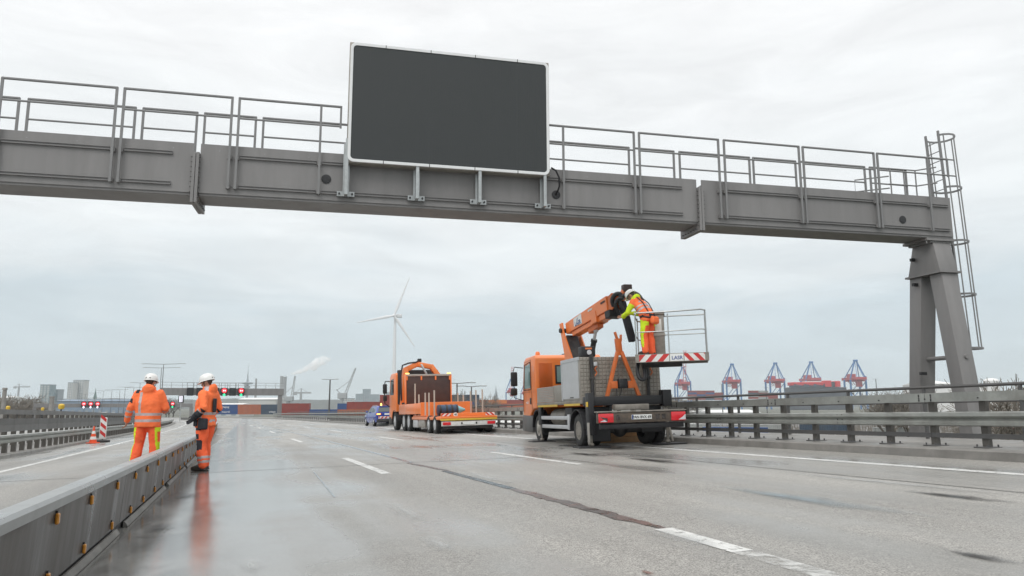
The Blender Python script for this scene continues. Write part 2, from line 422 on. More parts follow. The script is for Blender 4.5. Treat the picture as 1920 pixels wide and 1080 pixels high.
# ================================================================== SETTING
def road_mat():
    m = bpy.data.materials.new('road'); m.use_nodes = True; t = m.node_tree; b = t.nodes['Principled BSDF']
    tc = t.nodes.new('ShaderNodeTexCoord'); mp = t.nodes.new('ShaderNodeMapping'); mp.vector_type = 'POINT'
    mp.inputs['Rotation'].default_value = (0, 0, AZ0)      # y runs along the road
    t.links.new(tc.outputs['Object'], mp.inputs[0])
    def noise_(sx_, sy_, sc, det=5, ro=.6, dis=0):
        m2_ = t.nodes.new('ShaderNodeMapping'); m2_.inputs['Scale'].default_value = (sx_, sy_, 1); t.links.new(mp.outputs[0], m2_.inputs[0])
        n = nd(t, 'ShaderNodeTexNoise', i_Scale=sc, i_Detail=float(det), i_Roughness=ro, i_Distortion=float(dis)); t.links.new(m2_.outputs[0], n.inputs['Vector']); return n.outputs['Fac']
    def mrange(v, a, b_, c, d, smooth=True):
        r = nd(t, 'ShaderNodeMapRange'); r.interpolation_type = 'SMOOTHSTEP' if smooth else 'LINEAR'
        for k_, q in zip(('From Min', 'From Max', 'To Min', 'To Max'), (a, b_, c, d)): r.inputs[k_].default_value = q
        t.links.new(v, r.inputs['Value']); return r.outputs[0]
    def math_(op, a, b_):
        n = nd(t, 'ShaderNodeMath', operation=op)
        for i, q in enumerate((a, b_)):
            if isinstance(q, (int, float)): n.inputs[i].default_value = q
            else: t.links.new(q, n.inputs[i])
        return n.outputs[0]
    sep = nd(t, 'ShaderNodeSeparateXYZ'); t.links.new(mp.outputs[0], sep.inputs[0])
    streak = noise_(1.0, .06, .9, 3, .5, .3)        # long wheel-track streaks
    patch = noise_(.30, .16, .9, 3, .5, .6)          # puddly patches
    cross = noise_(.10, 1.0, .45, 4, .5, .3)          # bands across the lane
    fine = noise_(1, 1, 26, 6, .75)
    grain = noise_(1, 1, 95, 2, .6)
    wet = math_('ADD', math_('MULTIPLY', streak, .75), math_('ADD', math_('MULTIPLY', patch, .6), math_('MULTIPLY', cross, .35)))
    low = math_('MULTIPLY', math_('MULTIPLY', mrange(sep.outputs['X'], -1.15, -1.0, 0, 1), mrange(sep.outputs['X'], -.4, 2.2, 1, 0)), .28)      # water stands on the low side along the barrier
    wetm = mrange(math_('ADD', wet, low), .76, 1.08, 0, 1)
    dry = nd(t, 'ShaderNodeMixRGB'); dry.inputs[1].default_value = (.315, .303, .280, 1); dry.inputs[2].default_value = (.20, .192, .177, 1)
    t.links.new(mrange(fine, .3, .7, 0, 1), dry.inputs[0])
    var = nd(t, 'ShaderNodeMixRGB', blend_type='MULTIPLY'); var.inputs[0].default_value = 1
    t.links.new(dry.outputs[0], var.inputs[1]); t.links.new(mrange(noise_(.6, .05, 1.3, 5), .3, .7, .80, 1.18), var.inputs[2])
    gr = nd(t, 'ShaderNodeMixRGB', blend_type='MULTIPLY'); gr.inputs[0].default_value = 1
    t.links.new(var.outputs[0], gr.inputs[1]); t.links.new(mrange(grain, .32, .68, .45, 1.55), gr.inputs[2])
    wc = nd(t, 'ShaderNodeMixRGB'); wc.inputs[2].default_value = (.225, .222, .21, 1)
    t.links.new(wetm, wc.inputs[0]); t.links.new(gr.outputs[0], wc.inputs[1])
    # oily black stains
    st_ = mrange(noise_(.8, .12, .8, 6, .65, .5), .66, .74, 0, .75)
    oc = nd(t, 'ShaderNodeMixRGB'); oc.inputs[2].default_value = (.055, .052, .05, 1); t.links.new(st_, oc.inputs[0]); t.links.new(wc.outputs[0], oc.inputs[1])
    # grit and dirt washed against the barrier foot
    gm = math_('MULTIPLY', math_('MULTIPLY', mrange(sep.outputs['X'], -1.0, -.9, 0, 1), mrange(sep.outputs['X'], -.75, .25, 1, 0)), mrange(noise_(1.2, .5, 1.6, 6, .65, .4), .34, .62, 0, .9))
    gc = nd(t, 'ShaderNodeMixRGB'); gc.inputs[2].default_value = (.06, .057, .052, 1); t.links.new(gm, gc.inputs[0]); t.links.new(oc.outputs[0], gc.inputs[1])
    t.links.new(gc.outputs[0], b.inputs['Base Color'])
    t.links.new(math_('ADD', mrange(wetm, 0, 1, .48, .10, False), math_('MULTIPLY', fine, .06)), b.inputs['Roughness'])
    b.inputs['Specular IOR Level'].default_value = .5
    bp = nd(t, 'ShaderNodeBump', i_Distance=.006); t.links.new(mrange(wetm, 0, 1, .5, .05, False), bp.inputs['Strength']); t.links.new(grain, bp.inputs['Height'])
    t.links.new(bp.outputs[0], b.inputs['Normal'])
    return m
M_['road'] = road_mat()
def strip(s0, s1, prof, name, m, parent=None, step=2.0, smooth=0):
    """profile [(t, h), ...] carried along the road"""
    n = max(1, int(round((s1 - s0) / step))); mb = MB(); k_ = len(prof)
    vs_ = [rp(s0 + (s1 - s0) * i / n, t, h) for i in range(n + 1) for (t, h) in prof]
    fs = [(i * k_ + j, i * k_ + j + 1, (i + 1) * k_ + j + 1, (i + 1) * k_ + j) for i in range(n) for j in range(k_ - 1)]
    mb.add(vs_, fs); return mb.build(name, m, parent, smooth)
SEND = 300
road = struct(strip(-13, SEND, [(-26, 0), (-14, 0), (-5.98, 0), (0, 0), (5, 0), (10.9, 0)], 'road', M_['road']))
RKB, LKB = 10.72, -5.98
struct(strip(-13, SEND, [(RKB, -.05), (RKB + .02, .13), (RKB + .05, .15), (13.3, .17), (13.3, -1.3), (12.8, -1.35), (11, -1.6)], 'pavement', M_['kerb'], None, 2.0, 30))
struct(strip(-13, SEND, [(LKB, -.05), (LKB - .02, .08), (LKB - .04, .10), (-9.2, .10), (-9.23, -.05)], 'kerb', M_['kerb'], None, 2.0, 30))
struct(strip(-13, SEND, [(-26.0, .004), (-26.05, .35), (-26.4, .35), (-26.4, -1.6)], 'bridge_parapet', M_['concrete'], None, 3.0, 30))
# harbour ground far below the bridge
ZG = -9.0
g = MB()
for (x0, x1, y0, y1) in ((-9000, 9000, -60, 14000),):
    g.add([(x0, y0, ZG), (x1, y0, ZG), (x1, y1, ZG), (x0, y1, ZG)], [(0, 1, 2, 3)])
struct(g.build('ground', M_['terrain'], None, 0))
g = MB(); g.box(-180, 330, 185, 700, ZG - .5, ZG + .08)
struct(g.build('yard', M_['yard'], None, 0))
# painted lines and repairs, 4 mm above the road
def line(s0, s1, t, wd, m, name='lane_marking', h=.004, t1=None):
    n = max(1, int((s1 - s0) / 1.5)); mb = MB(); vs_ = []
    for i in range(n + 1):
        f_ = i / n; tt = t + ((t1 - t) * f_ if t1 is not None else 0)
        vs_ += [rp(s0 + (s1 - s0) * f_, tt - wd / 2, h), rp(s0 + (s1 - s0) * f_, tt + wd / 2, h)]
    mb.add(vs_, [(2 * i, 2 * i + 1, 2 * i + 3, 2 * i + 2) for i in range(n)])
    return mb.build(name, m, road, 0)
line(-10, 260, -4.45, .16, M_['paint']); line(-10, 260, 9.06, .22, M_['paint']); 
line(-10, 260, -10.2, .16, M_['paint'])
for a_, b_ in ((-6, -1.2), (12.2, 14.5), (14.62, 17.2), (28.3, 32.9), (45, 49.8), (61.5, 66), (78, 83), (95, 100), (112, 117)): line(a_, b_, 2.21, .16, M_['paint'])
for a_, b_ in ((-4, .8), (12.0, 16.8), (26.3, 31.2), (41.8, 46.8), (58, 63), (74, 79), (91, 96), (108, 113)): line(a_, b_, 5.5, .16, M_['paint'])
line(2.0, 4.3, 3.02, .17, M_['paint_worn'], t1=3.09); line(4.3, 5.35, 3.09, .165, M_['paint'], t1=3.13)
def ragged(s0, s1, t0, t1, w_, m, seed):
    rr = random.Random(seed); n = int((s1 - s0) / .12); mb = MB()
    for i in range(n + 1):
        f_ = i / n; e = min(1, 6 * f_, 6 * (1 - f_)) * .6 + .4; tt = t0 + (t1 - t0) * f_ + .01 * math.sin(i * .9)
        mb.v += [tuple(rp(s0 + (s1 - s0) * f_, tt - w_ * e * rr.uniform(.3, .55), .0042)), tuple(rp(s0 + (s1 - s0) * f_, tt + w_ * e * rr.uniform(.3, .55), .0042))]
    mb.f = [(2 * i, 2 * i + 1, 2 * i + 3, 2 * i + 2) for i in range(n)]; mb.m = [0] * n
    return mb.build('road_repair', m, road, 0)
ragged(5.35, 8.9, 3.13, 3.14, .17, M_['patch_brown'], 3)
def gpt(u, v):
    d = CR * ((u - 960) / FPX) - CU * ((v - 540) / FPX) + CF; l = 6.0
    for _ in range(50):
        q = CP + d * l; l += .7 * (q.z - gz(q.x, q.y)) / max(.02, -d.z)
    return CP + d * l
def stain_shade(u, v, L, W, m, az=0, h=.005):
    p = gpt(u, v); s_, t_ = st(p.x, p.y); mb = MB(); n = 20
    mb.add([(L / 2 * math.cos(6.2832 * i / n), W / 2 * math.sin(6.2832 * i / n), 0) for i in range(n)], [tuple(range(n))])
    o = mb.build('road_stain_shade', m, road, 0); o.matrix_world = road_matrix(p.x, p.y, pth(s_)[3] + R_(az)) @ Matrix.Translation((0, 0, h)) @ Matrix.Rotation(R_(90), 4, 'Z')
for i, a in enumerate(((1790, 931, 2.6, .55, 'stain_shade_dark'), (1230, 864, 4.5, .9, 'stain_shade_dark'), (1100, 852, 4.0, .8, 'stain_shade_dark'), (1840, 1045, 1.0, .30, 'stain_shade_dark'), (1215, 1075, .35, .12, 'stain_rust'), (820, 1020, 1.4, .45, 'stain_pale'), (470, 1062, .9, .35, 'stain_pale'), (1280, 1010, 1.6, .6, 'stain_pale'), (1660, 905, 6, .6, 'stain_pale'), (760, 960, 3, .5, 'stain_pale'), (350, 930, 1.6, .5, 'stain_shade_dark'), (300, 990, 1.4, .4, 'stain_shade_dark'), (1500, 935, 5, .7, 'stain_blue'), (905, 895, 4, .8, 'stain_pale'), (860, 812, 9, 1.2, 'stain_shade_dark'), (1160, 839, 6.5, 3.0, 'stain_shade_dark'), (1075, 836, 3.0, 1.6, 'stain_shade_dark'))):  # last two dark sheets paint the lift truck's contact shadow on the road
    stain_shade(a[0], a[1], a[2], a[3], M_[a[4]], 0, .0048 + .0003 * i); line(8.9, 12.2, 3.14, .12, M_['patch_grey'], 'road_repair', t1=3.15)
ragged(12.2, 14.6, 3.2, 3.05, .14, M_['patch_brown'], 8); line(14.6, 90, 3.15, .10, M_['patch_grey'], 'road_repair')
line(9.2, 13.5, 1.05, .02, M_['patch_grey'], 'road_joint', t1=1.2)
line(3, 34, 7.35, .035, M_['joint'], 'road_joint', .003, 7.5)
for s_, ta, tb in ((14.6, -.8, 10.6), (14.9, -5.9, -1.3), (38.5, -5.9, 10.6), (7.2, -5.9, -1.3), (62, -5.9, 10.6)):
    mb = MB(); n = 14
    for i in range(n + 1):
        t_ = ta + (tb - ta) * i / n; o_ = .05 * math.sin(i * 1.7)
        mb.v += [tuple(rp(s_ + o_ - .02, t_, .003)), tuple(rp(s_ + o_ + .02, t_, .003))]
    mb.f = [(2 * i, 2 * i + 2, 2 * i + 3, 2 * i + 1) for i in range(n)]; mb.m = [0] * n
    mb.build('road_joint', M_['joint'], road, 0)

# ================================================================== GANTRY
GA = 13.5073
GM = Matrix.Translation((-10.42, 14.6, 0)) @ Matrix.Rotation(R_(GA), 4, 'Z')
gan = thing('sign_gantry', 'grey steel box-beam gantry with railings and caged ladder spanning the wet road', 'gantry', GM)
ZB, ZT, DB = 5.37, 6.52, .85
def beam_seg(x0, x1, name='beam'):
    mb = MB(); mb.rbox(x0, x1, .03, DB, ZB, ZT - .12, .012, 1)
    mb.box(x0, x1, 0, .03, ZB + .06, ZT)                      # front web stands proud as upstand
    mb.box(x0, x1, DB, DB + .03, ZB + .06, ZT)
    return mb.build(name, M_['gantry'], gan)
SEGS = ((-7.4, 3.70), (3.84, 15.48), (15.62, 23.08))
for a_, b_ in SEGS: beam_seg(a_, b_)
for fx in (3.77, 15.55):                                      # bolted flange joints
    mb = MB()
    for sgn in (-1, 1): mb.box(fx + sgn * .036 - .030, fx + sgn * .036 + .030, -.10, DB + .13, ZB - .17, ZT - .22)
    fl = mb.build('joint_flange', M_['gantry'], gan)
    mb = MB()
    for i in range(9):
        z = ZB - .05 + i * .11
        mb.tube([(fx - .095, -.06, z), (fx + .095, -.06, z)], .016, 6)
    for i in range(6): mb.tube([(fx - .095, .08 + i * .15, ZB - .11), (fx + .095, .08 + i * .15, ZB - .11)], .016, 6)
    struct(mb.build('bolt', M_['rail_dark'], fl), 'stuff')
rail_x = [(-6.45, -4.3), (-4.2, -2.15), (-2.2 + .1, -.12), (0.0, 2.14), (2.29, 4.44), (4.59, 6.75), (11.72, 13.79), (13.93, 16.08), (16.24, 18.39), (18.51, 20.66), (20.77, 23.0)]
def rail_panel(x0, x1, y, front, name='railing_panel', posts=None, open_r=False):
    mb = MB(); zt = 7.60; w_ = .05
    posts = posts or (x0, x1)
    zlow = ZB + .16 if front else ZT - .25
    for px in posts: mb.box(px - .025, px + .025, y - .02, y + .02, zlow, zt - .02)
    mb.rbox(min(x0, posts[0]) - .025, max(x1, posts[-1]) + .025, y - .025, y + .025, zt - .045, zt + .005, .012, 1)
    mb.rbox(x0, x1, y - .018, y + .018, 7.10, 7.14, .01, 1)
    if x1 > posts[-1] + .1: mb.box(x1 - .02, x1 + .025, y - .02, y + .02, 7.08, zt)
    o = mb.build(name, M_['gantry_tube'], gan)
    if front:
        for px in posts:
            for z in (ZB + .22, ZT - .28):
                mb = MB(); mb.box(px - .045, px + .045, y + .02, 0, z - .04, z + .04); mb.build('bracket', M_['gantry'], o)
for i, (a_, b_) in enumerate(rail_x):
    if i == 5: rail_panel(a_, b_, -.10, True, posts=(4.59, 6.32))
    elif i == 6: rail_panel(a_ - .7, b_, -.10, True, posts=(11.97, 13.79))
    elif i == 10: rail_panel(a_, b_, -.10, True, posts=(20.77, 22.35))
    else: rail_panel(a_, b_, -.10, True)
rear = [(-6.4, -4.3), (-4.2, -2.1), (-2.0, -.08), (0.11, 2.25), (2.42, 3.55), (3.72, 4.83), (5.0, 7.1), (7.25, 9.4), (9.55, 11.7), (11.85, 14.1), (14.25, 15.37), (15.54, 17.6), (17.72, 19.02), (19.16, 21.23), (21.41, 22.6)]
for a_, b_ in rear: rail_panel(a_, b_, DB + .13, False)
# cable channels along the web, split at the posts
allp = sorted([p for i, (a_, b_) in enumerate(rail_x) for p in ((4.59, 6.32) if i == 5 else (11.97, 13.79) if i == 6 else (20.77, 22.35) if i == 10 else (a_, b_))])
def channel(x0, x1, z):
    if x1 - x0 < .1: return
    mb = MB(); mb.box(x0, x1, -.05, -.0, z - .012, z + .002); mb.box(x0, x1, -.05, -.0, z + .045, z + .058); mb.box(x0, x1, -.022, -.0, z + .002, z + .045)
    mb.build('cable_channel', M_['gantry'], gan)
for a_, b_ in SEGS:
    pts = [a_ + (.4 if a_ > 0 else .1)] + [p for p in allp if a_ + .4 < p < b_ - .4] + [b_ - (.35 if b_ < 23 else .05)]
    for i in range(len(pts) - 1):
        for z in (ZT - .27, ZB + .21):
            channel(pts[i] + .06, pts[i + 1] - .06, z)
for hx, hz in ((6.48, 5.91), (21.49, 5.82), (11.8, 5.89)):
    mb = MB(); mb.lathe([(.0, 0), (.10, 0), (.105, .012), (.075, .018), (.0, .014)], 20, Matrix.Translation((hx, -.004, hz)) @ Matrix.Rotation(R_(90), 4, 'X'))
    mb.build('hand_hole', M_['black'], gan)
mb = MB(); mb.tube([(11.60, -.30, 6.45), (11.72, -.28, 6.40), (11.82, -.22, 6.25), (11.84, -.16, 6.05), (11.81, -.08, 5.93), (11.8, -.01, 5.89)], .022, 8)
mb.build('cable', M_['black'], gan)
mb = MB()
for x, z in [(i * .93 + .5, ZT - .14) for i in range(24)]: mb.box(x, x + .012, -.004, .0, z, z + .012)
struct(mb.build('bolt', M_['galv'], gan), 'stuff')
# A-frame support at the right-hand end
XC = 22.72
def taper(x0, x1, y0, y1, z0, X0, X1, Y0, Y1, z1, r=.02):
    vs_ = [(x0, y0, z0), (x1, y0, z0), (x1, y1, z0), (x0, y1, z0), (X0, Y0, z1), (X1, Y0, z1), (X1, Y1, z1), (X0, Y1, z1)]
    bm = bmesh.new(); v = [bm.verts.new(q) for q in vs_]
    for f_ in [(0, 3, 2, 1), (4, 5, 6, 7), (0, 1, 5, 4), (1, 2, 6, 5), (2, 3, 7, 6), (3, 0, 4, 7)]: bm.faces.new([v[i] for i in f_])
    bmesh.ops.bevel(bm, geom=list(bm.edges), offset=r, segments=2, profile=.5, affect='EDGES'); return bm
mb = MB(); mb.box(XC - .50, XC + .40, .0, DB + .05, ZB - .07, ZB - .005); mb.box(XC - .36, XC + .34, .05, DB, ZB - .12, ZB - .075)
for i in range(4): mb.tube([(XC - .47 + i * .27, .06, ZB - .15), (XC - .47 + i * .27, .06, ZB - .07)], .022, 6)
mb.build('head_plate', M_['gantry'], gan)
mb = MB(); mb.bm(taper(XC - .29, XC + .29, -.12, 1.03, 4.45, XC - .28, XC + .28, .05, .80, ZB - .12)); mb.build('column_head', M_['gantry'], gan)
mb = MB(); mb.box(XC - .34, XC + .34, -.19, 1.10, 4.40, 4.45); mb.build('collar_plate', M_['gantry'], gan)
for sg, (ya, yb, Ya, Yb) in enumerate(((-.70, -.28, -.12, .31), (1.19, 1.61, .60, 1.03))):
    mb = MB(); mb.bm(taper(XC - .24, XC + .24, ya, yb, -.35, XC - .25, XC + .25, Ya, Yb, 4.40)); mb.build('leg', M_['gantry'], gan)
mb = MB(); mb.tube([(XC, -.45, 2.15), (XC, 1.25, 2.15)], .06, 10); mb.build('cross_tie', M_['gantry'], gan)
mb = MB(); mb.rbox(XC - 1.1, XC + 1.1, -2.0, 2.8, ZG - .3, -.34, .05, 2); mb.build('foundation', M_['concrete'], gan)
for z in (4.9, 4.2, 1.75): mb = MB(); mb.box(XC - .40, XC - .22, .72, .80, z - .04, z + .04); mb.build('cable_clip', M_['black'], gan)
# mirrored support beyond the left edge of the road
mb = MB(); mb.bm(taper(-7.9, -6.9, -1.3, -.7, -1.2, -7.7, -7.0, -.1, .4, ZB - .02)); mb.build('leg', M_['gantry'], gan)
mb = MB(); mb.bm(taper(-7.9, -6.9, 1.5, 2.1, -1.2, -7.7, -7.0, .45, .95, ZB - .02)); mb.build('leg', M_['gantry'], gan)
# caged ladder at the beam end
LX, LY = 23.30, .42
def ly(z): return LY - .042 * (8.6 - z)
lad = MB()
for dy in (.0, .46): lad.beam((LX, ly(1.2) + dy, 1.2), (LX, LY + dy, 8.62), .06, .04, (1, 0, 0))
ladder = lad.build('ladder', M_['gantry_tube'], gan)
for i in range(26):
    z = 1.3 + i * .28; mb = MB(); mb.tube([(LX, ly(z), z), (LX, ly(z) + .46, z)], .013, 6); mb.build('rung', M_['gantry_tube'], ladder)
def hoop_pts(z, n=12, r=.36):
    cx, cy = LX + .30, ly(z) + .23
    pts = [(LX, ly(z), z)]
    for i in range(n + 1):
        a = math.pi + .55 + (2 * math.pi - 1.1) * i / n
        pts.append((cx + r * math.cos(a), cy + r * math.sin(a), z))
    return pts + [(LX, ly(z) + .46, z)]
for z in (2.42, 3.9, 5.4, 6.95, 8.5):
    mb = MB(); hp = hoop_pts(z)
    for i in range(len(hp) - 1): mb.beam(hp[i], hp[i + 1], .012, .055)
    mb.build('cage_hoop', M_['gantry_tube'], ladder)
for i in (2, 4, 7, 9, 11, 13):
    mb = MB(); mb.beam(hoop_pts(2.40)[i], hoop_pts(8.52)[i], .035, .014, (0, 1, 0)); mb.build('cage_bar', M_['gantry_tube'], ladder)
for z in (2.2, 3.7): mb = MB(); mb.beam((XC + .2, ly(z) + .1, z), (LX, ly(z) + .1, z), .04, .04); mb.build('ladder_bracket', M_['gantry_tube'], ladder)
mb = MB()      # platform rails round the ladder head
for z in (7.12, 7.58): mb.tube([(22.4, -.1, z), (23.25, -.1, z)], .02, 6); mb.tube([(22.0, .95, z), (22.9, .95, z), (23.25, .55, z)], .02, 6)
for x in (22.05, 22.5, 22.9): mb.tube([(x, .95, ZT - .1), (x, .95, 7.58)], .02, 6)
mb.tube([(22.0, .95, 7.35), (21.3, 1.5, 7.35), (21.3, 1.5, 7.0), (22.0, .95, 7.0)], .02, 6)
mb.build('platform_rail', M_['gantry_tube'], gan)

# ------------------------------------------------------------------ message sign on the gantry
def gsolve(u, v, off):
    """point on the vertical plane `off` metres in front of the beam"""
    d = CR * ((u - 960) / FPX) - CU * ((v - 540) / FPX) + CF
    Mi = GM.inverted(); o = Mi @ CP; dd = Mi.to_3x3() @ d
    l = (-off - o.y) / dd.y; return o + dd * l
SY = -.34
pTL, pBL, pTR, pBR = [gsolve(u, v, -SY) for u, v in ((655, 76), (651, 303), (1030.5, 117), (1031.5, 330.5))]
sx0, sx1 = (pTL.x + pBL.x) / 2, (pTR.x + pBR.x) / 2; sz0, sz1 = (pBL.z + pBR.z) / 2, (pTL.z + pTR.z) / 2
sgn_ = thing('message_sign', 'large switched-off dark LED message sign with white border on the gantry', 'sign', GM @ Matrix.Translation((sx0, SY, sz0)))
SW, SH = sx1 - sx0, sz1 - sz0
mb = MB(); mb.rbox(0, SW, .035, .26, 0.0, SH, .02, 2); mb.build('cabinet', M_['alu_dirty'], sgn_)
mb = MB(); mb.box(.0, SW, .26, .40, .25, SH - .25); mb.build('rear_housing', M_['alu_dirty'], sgn_)
def rrect(x0, x1, z0, z1, r, n=6):
    pts = []
    for cx, cz, a0 in ((x1 - r, z1 - r, 0), (x0 + r, z1 - r, 90), (x0 + r, z0 + r, 180), (x1 - r, z0 + r, 270)):
        for i in range(n + 1): a = R_(a0 + 90 * i / n); pts.append((cx + r * math.cos(a), cz + r * math.sin(a)))
    return pts
# the border is five lengths above and below, with rounded corners
bw = .062; xs = [0.02, SW * .172, SW * .392, SW * .615, SW * .832, SW - .02]
def border():
    o = rrect(.02, SW - .02, .02, SH - .02, .13); i_ = rrect(.02 + bw, SW - .02 - bw, .02 + bw, SH - .02 - bw, .085); n = len(o)
    mb = MB(); mb.v = [(x, 0.0, z) for x, z in o] + [(x, 0.0, z) for x, z in i_] + [(x, .04, z) for x, z in o] + [(x, .04, z) for x, z in i_]
    for k_ in range(n):
        k2 = (k_ + 1) % n
        mb.f += [(k_, k2, n + k2, n + k_), (2 * n + k_, 3 * n + k_, 3 * n + k2, 2 * n + k2), (k_, 2 * n + k_, 2 * n + k2, k2), (n + k_, n + k2, 3 * n + k2, 3 * n + k_)]
    mb.m = [0] * len(mb.f); return mb.build('white_border', M_['sign_white'], sgn_)
bo = border()
for x in xs[1:-1]:
    for z in (.015, SH - .09): mb = MB(); mb.box(x - .007, x + .007, -.004, .02, z, z + .072); mb.build('border_joint', M_['black'], bo)
for i in range(5):
    a_, b_ = (xs[i] + (.06 if i == 0 else .0003)), (xs[i + 1] - (.06 if i == 4 else .0003))
    mb = MB(); mb.box(a_, b_, .014, .06, .075, SH - .075); p_ = mb.build('display_panel', M_['led'], sgn_)
    mb = MB()                                                  # louvre ribs between the LED columns
    n = int((b_ - a_) / .055 + .3)
    for k_ in range(n): x = a_ + .02 + k_ * .055; mb.box(x, x + .010, .008, .0138, .085, SH - .085)
    struct(mb.build('louvre', M_['led'], p_), 'stuff')
for bx in [gsolve(u, v, .25).x - sx0 for u, v in ((649, 340), (782, 350), (899, 358), (1021, 372))]:
    zb = ZB + .14 - sz0
    mb = MB(); mb.box(bx - .035, bx + .035, .02, .22, zb, .55); mb.box(bx - .07, bx + .07, .22, .235, zb, .5)
    b_ = mb.build('bracket', M_['galv'], sgn_)
    mb = MB()
    for dz in (.06,): mb.box(bx - .19, bx + .19, .235, .30, zb + dz - .055, zb + dz + .055)
    mb.build('clamp', M_['galv'], b_)
    for dx in (-.14, .14): mb = MB(); mb.tube([(bx + dx, .20, zb + .06), (bx + dx, .24, zb + .06)], .022, 6); mb.build('bolt', M_['black'], b_)

# ================================================================== MOBILE STEEL BARRIER (orange reflectors)
BH, BT_ = .56, -.97
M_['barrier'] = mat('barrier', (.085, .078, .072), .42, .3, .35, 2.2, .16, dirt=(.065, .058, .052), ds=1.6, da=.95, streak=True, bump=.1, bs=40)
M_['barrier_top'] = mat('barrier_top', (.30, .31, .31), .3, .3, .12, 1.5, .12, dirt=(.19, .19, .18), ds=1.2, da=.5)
M_['foot'] = mat('foot', (.13, .125, .115), .6, .1, .2, 2, .1, dirt=(.3, .29, .27), ds=4, da=.6)
def barrier_unit(s0, s1, i):
    o = thing('steel_barrier', ('grey steel mobile barrier unit right beside the side-on worker' if s0 < 15.2 < s1 else 'grey steel mobile barrier unit with amber reflectors in the row the workers stand at'), 'barrier', Matrix.Translation(rp(s0, BT_)), 'steel barrier units along the carriageway')
    def sw(prof, name, m, close=True, a=s0 + .008, b=s1 - .008, sm=25, par=None):
        n = 4; k_ = len(prof); mb = MB(); inv = -rp(s0, BT_)
        mb.v = [tuple(rp(a + (b - a) * q / n, BT_ + t, h) + inv) for q in range(n + 1) for (t, h) in prof]
        for q in range(n):
            for j in range(k_ if close else k_ - 1): mb.f.append((q * k_ + j, (q + 1) * k_ + j, (q + 1) * k_ + (j + 1) % k_, q * k_ + (j + 1) % k_))
        mb.f += [tuple(range(k_)), tuple(n * k_ + j for j in range(k_))[::-1]]; mb.m = [0] * len(mb.f)
        return mb.build(name, m, par or o, sm)
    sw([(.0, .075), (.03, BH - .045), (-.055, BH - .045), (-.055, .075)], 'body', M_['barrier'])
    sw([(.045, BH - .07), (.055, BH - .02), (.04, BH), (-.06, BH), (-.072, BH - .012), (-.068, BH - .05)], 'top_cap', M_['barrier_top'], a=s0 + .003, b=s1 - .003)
    f_ = sw([(.006, .004), (.03, .004), (.03, .012), (.006, .05), (-.008, .05), (-.008, .004)], 'foot_rail', M_['foot'], a=s0 + .30, b=s1 - .16)
    sw([(-.05, .0), (-.05, .07), (-.025, .07), (-.025, .0)], 'base', M_['chassis'], a=s0 + .01, b=s1 - .01)  # dark set-back strip in the gap, painted as the shade of the hollow underside
    n = 4; rv = random.Random(i * 7 + 1)
    for q in range(n):
        s_ = s0 + (s1 - s0) * (q + .5) / n + rv.uniform(-.05, .05)
        for h in (.43, .12):
            mb = MB(); c = rp(s_, BT_ + .03 * (h - .075) / .44, h) - rp(s0, BT_)
            tng = (rp(s_ + .1, BT_) - rp(s_ - .1, BT_)).normalized(); M = frame(c, tng, (0, 0, 1)); 
            mb.rbox(-.020, .020, -.030, .030, .002, .022, .006, 1, M); r_ = mb.build('reflector', M_['amber'], o)
            mb = MB(); mb.box(-.008, .008, .030, .043, .001, .012, M); mb.build('clip', M_['black'], r_)
e0 = -1.2; k_ = 0
while e0 < 72:
    barrier_unit(e0, e0 + 4.33, k_); e0 += 4.33; k_ += 1
b_ = struct(strip(e0, 200, [(BT_, 0), (BT_, .5), (BT_ + .02, BH), (BT_ - .07, BH), (BT_ - .06, .5), (BT_ - .06, 0)], 'barrier_row', M_['barrier'], None, 4), 'stuff')
b_['label'] = 'far grey run of steel barrier curving away along the carriageway'; b_['category'] = 'barrier'

# ================================================================== RIGHT-HAND GUARDRAIL
PT = 11.30
WPROF = [(0, .0), (-.055, .02), (-.06, .075), (-.015, .10), (.0, .12), (-.015, .14), (-.06, .165), (-.055, .22), (0, .24), (.012, .24), (-.04, .22), (-.045, .17), (.005, .14), (.012, .12), (.005, .10), (-.045, .075), (-.04, .02), (.012, 0)]
def swept(prof, s0, s1, t, h, parent, name, m, n=2, sm=40):
    org = WM[parent.name].translation; kk = len(prof); mb = MB()
    mb.v = [tuple(rp(s0 + (s1 - s0) * q / n, t + a, h + b_) - org) for q in range(n + 1) for (a, b_) in prof]
    for q in range(n):
        for j in range(kk): mb.f.append((q * kk + j, q * kk + (j + 1) % kk, (q + 1) * kk + (j + 1) % kk, (q + 1) * kk + j))
    mb.f += [tuple(range(kk))[::-1], tuple(n * kk + j for j in range(kk))]; mb.m = [0] * len(mb.f)
    return mb.build(name, m, parent, sm)
def rect(w_, h_): return [(-w_ / 2, 0), (w_ / 2, 0), (w_ / 2, h_), (-w_ / 2, h_)]
def tangent(s): a = pth(s)[3]; return math.atan2(-math.sin(a), math.cos(a))
rg = thing('guardrail', 'double-height galvanised guardrail with bolted posts on the right kerb', 'guardrail', Matrix.Translation(rp(0, PT)))
s = -6.0
while s < 150:
    L = 4.0 if s < 60 else 8.0
    swept(rect(.10, .15), s + .004, s + L - .004, PT - .10, .90, rg, 'top_beam', M_['galv_old'])
    swept(WPROF, s + .002, s + L + .12, PT - .10, .49, rg, 'corrugated_beam', M_['galv_old'], sm=50)
    swept(rect(.03, .075), s + .004, s + L - .004, PT - .06, .30, rg, 'lower_rail', M_['rail_dark'])
    s += L
def post_mesh(h0, h1, w_=.10, d_=.06):
    mb = MB(); mb.rbox(-d_ / 2, d_ / 2, -w_ / 2, w_ / 2, h0, h1, .008, 1); return mb.mesh('post', M_['post_steel'])
pm = post_mesh(.15, .97, .12, .09)
bpm = MB(); bpm.rbox(-.16, .16, -.13, .13, .15, .17, .006, 1)
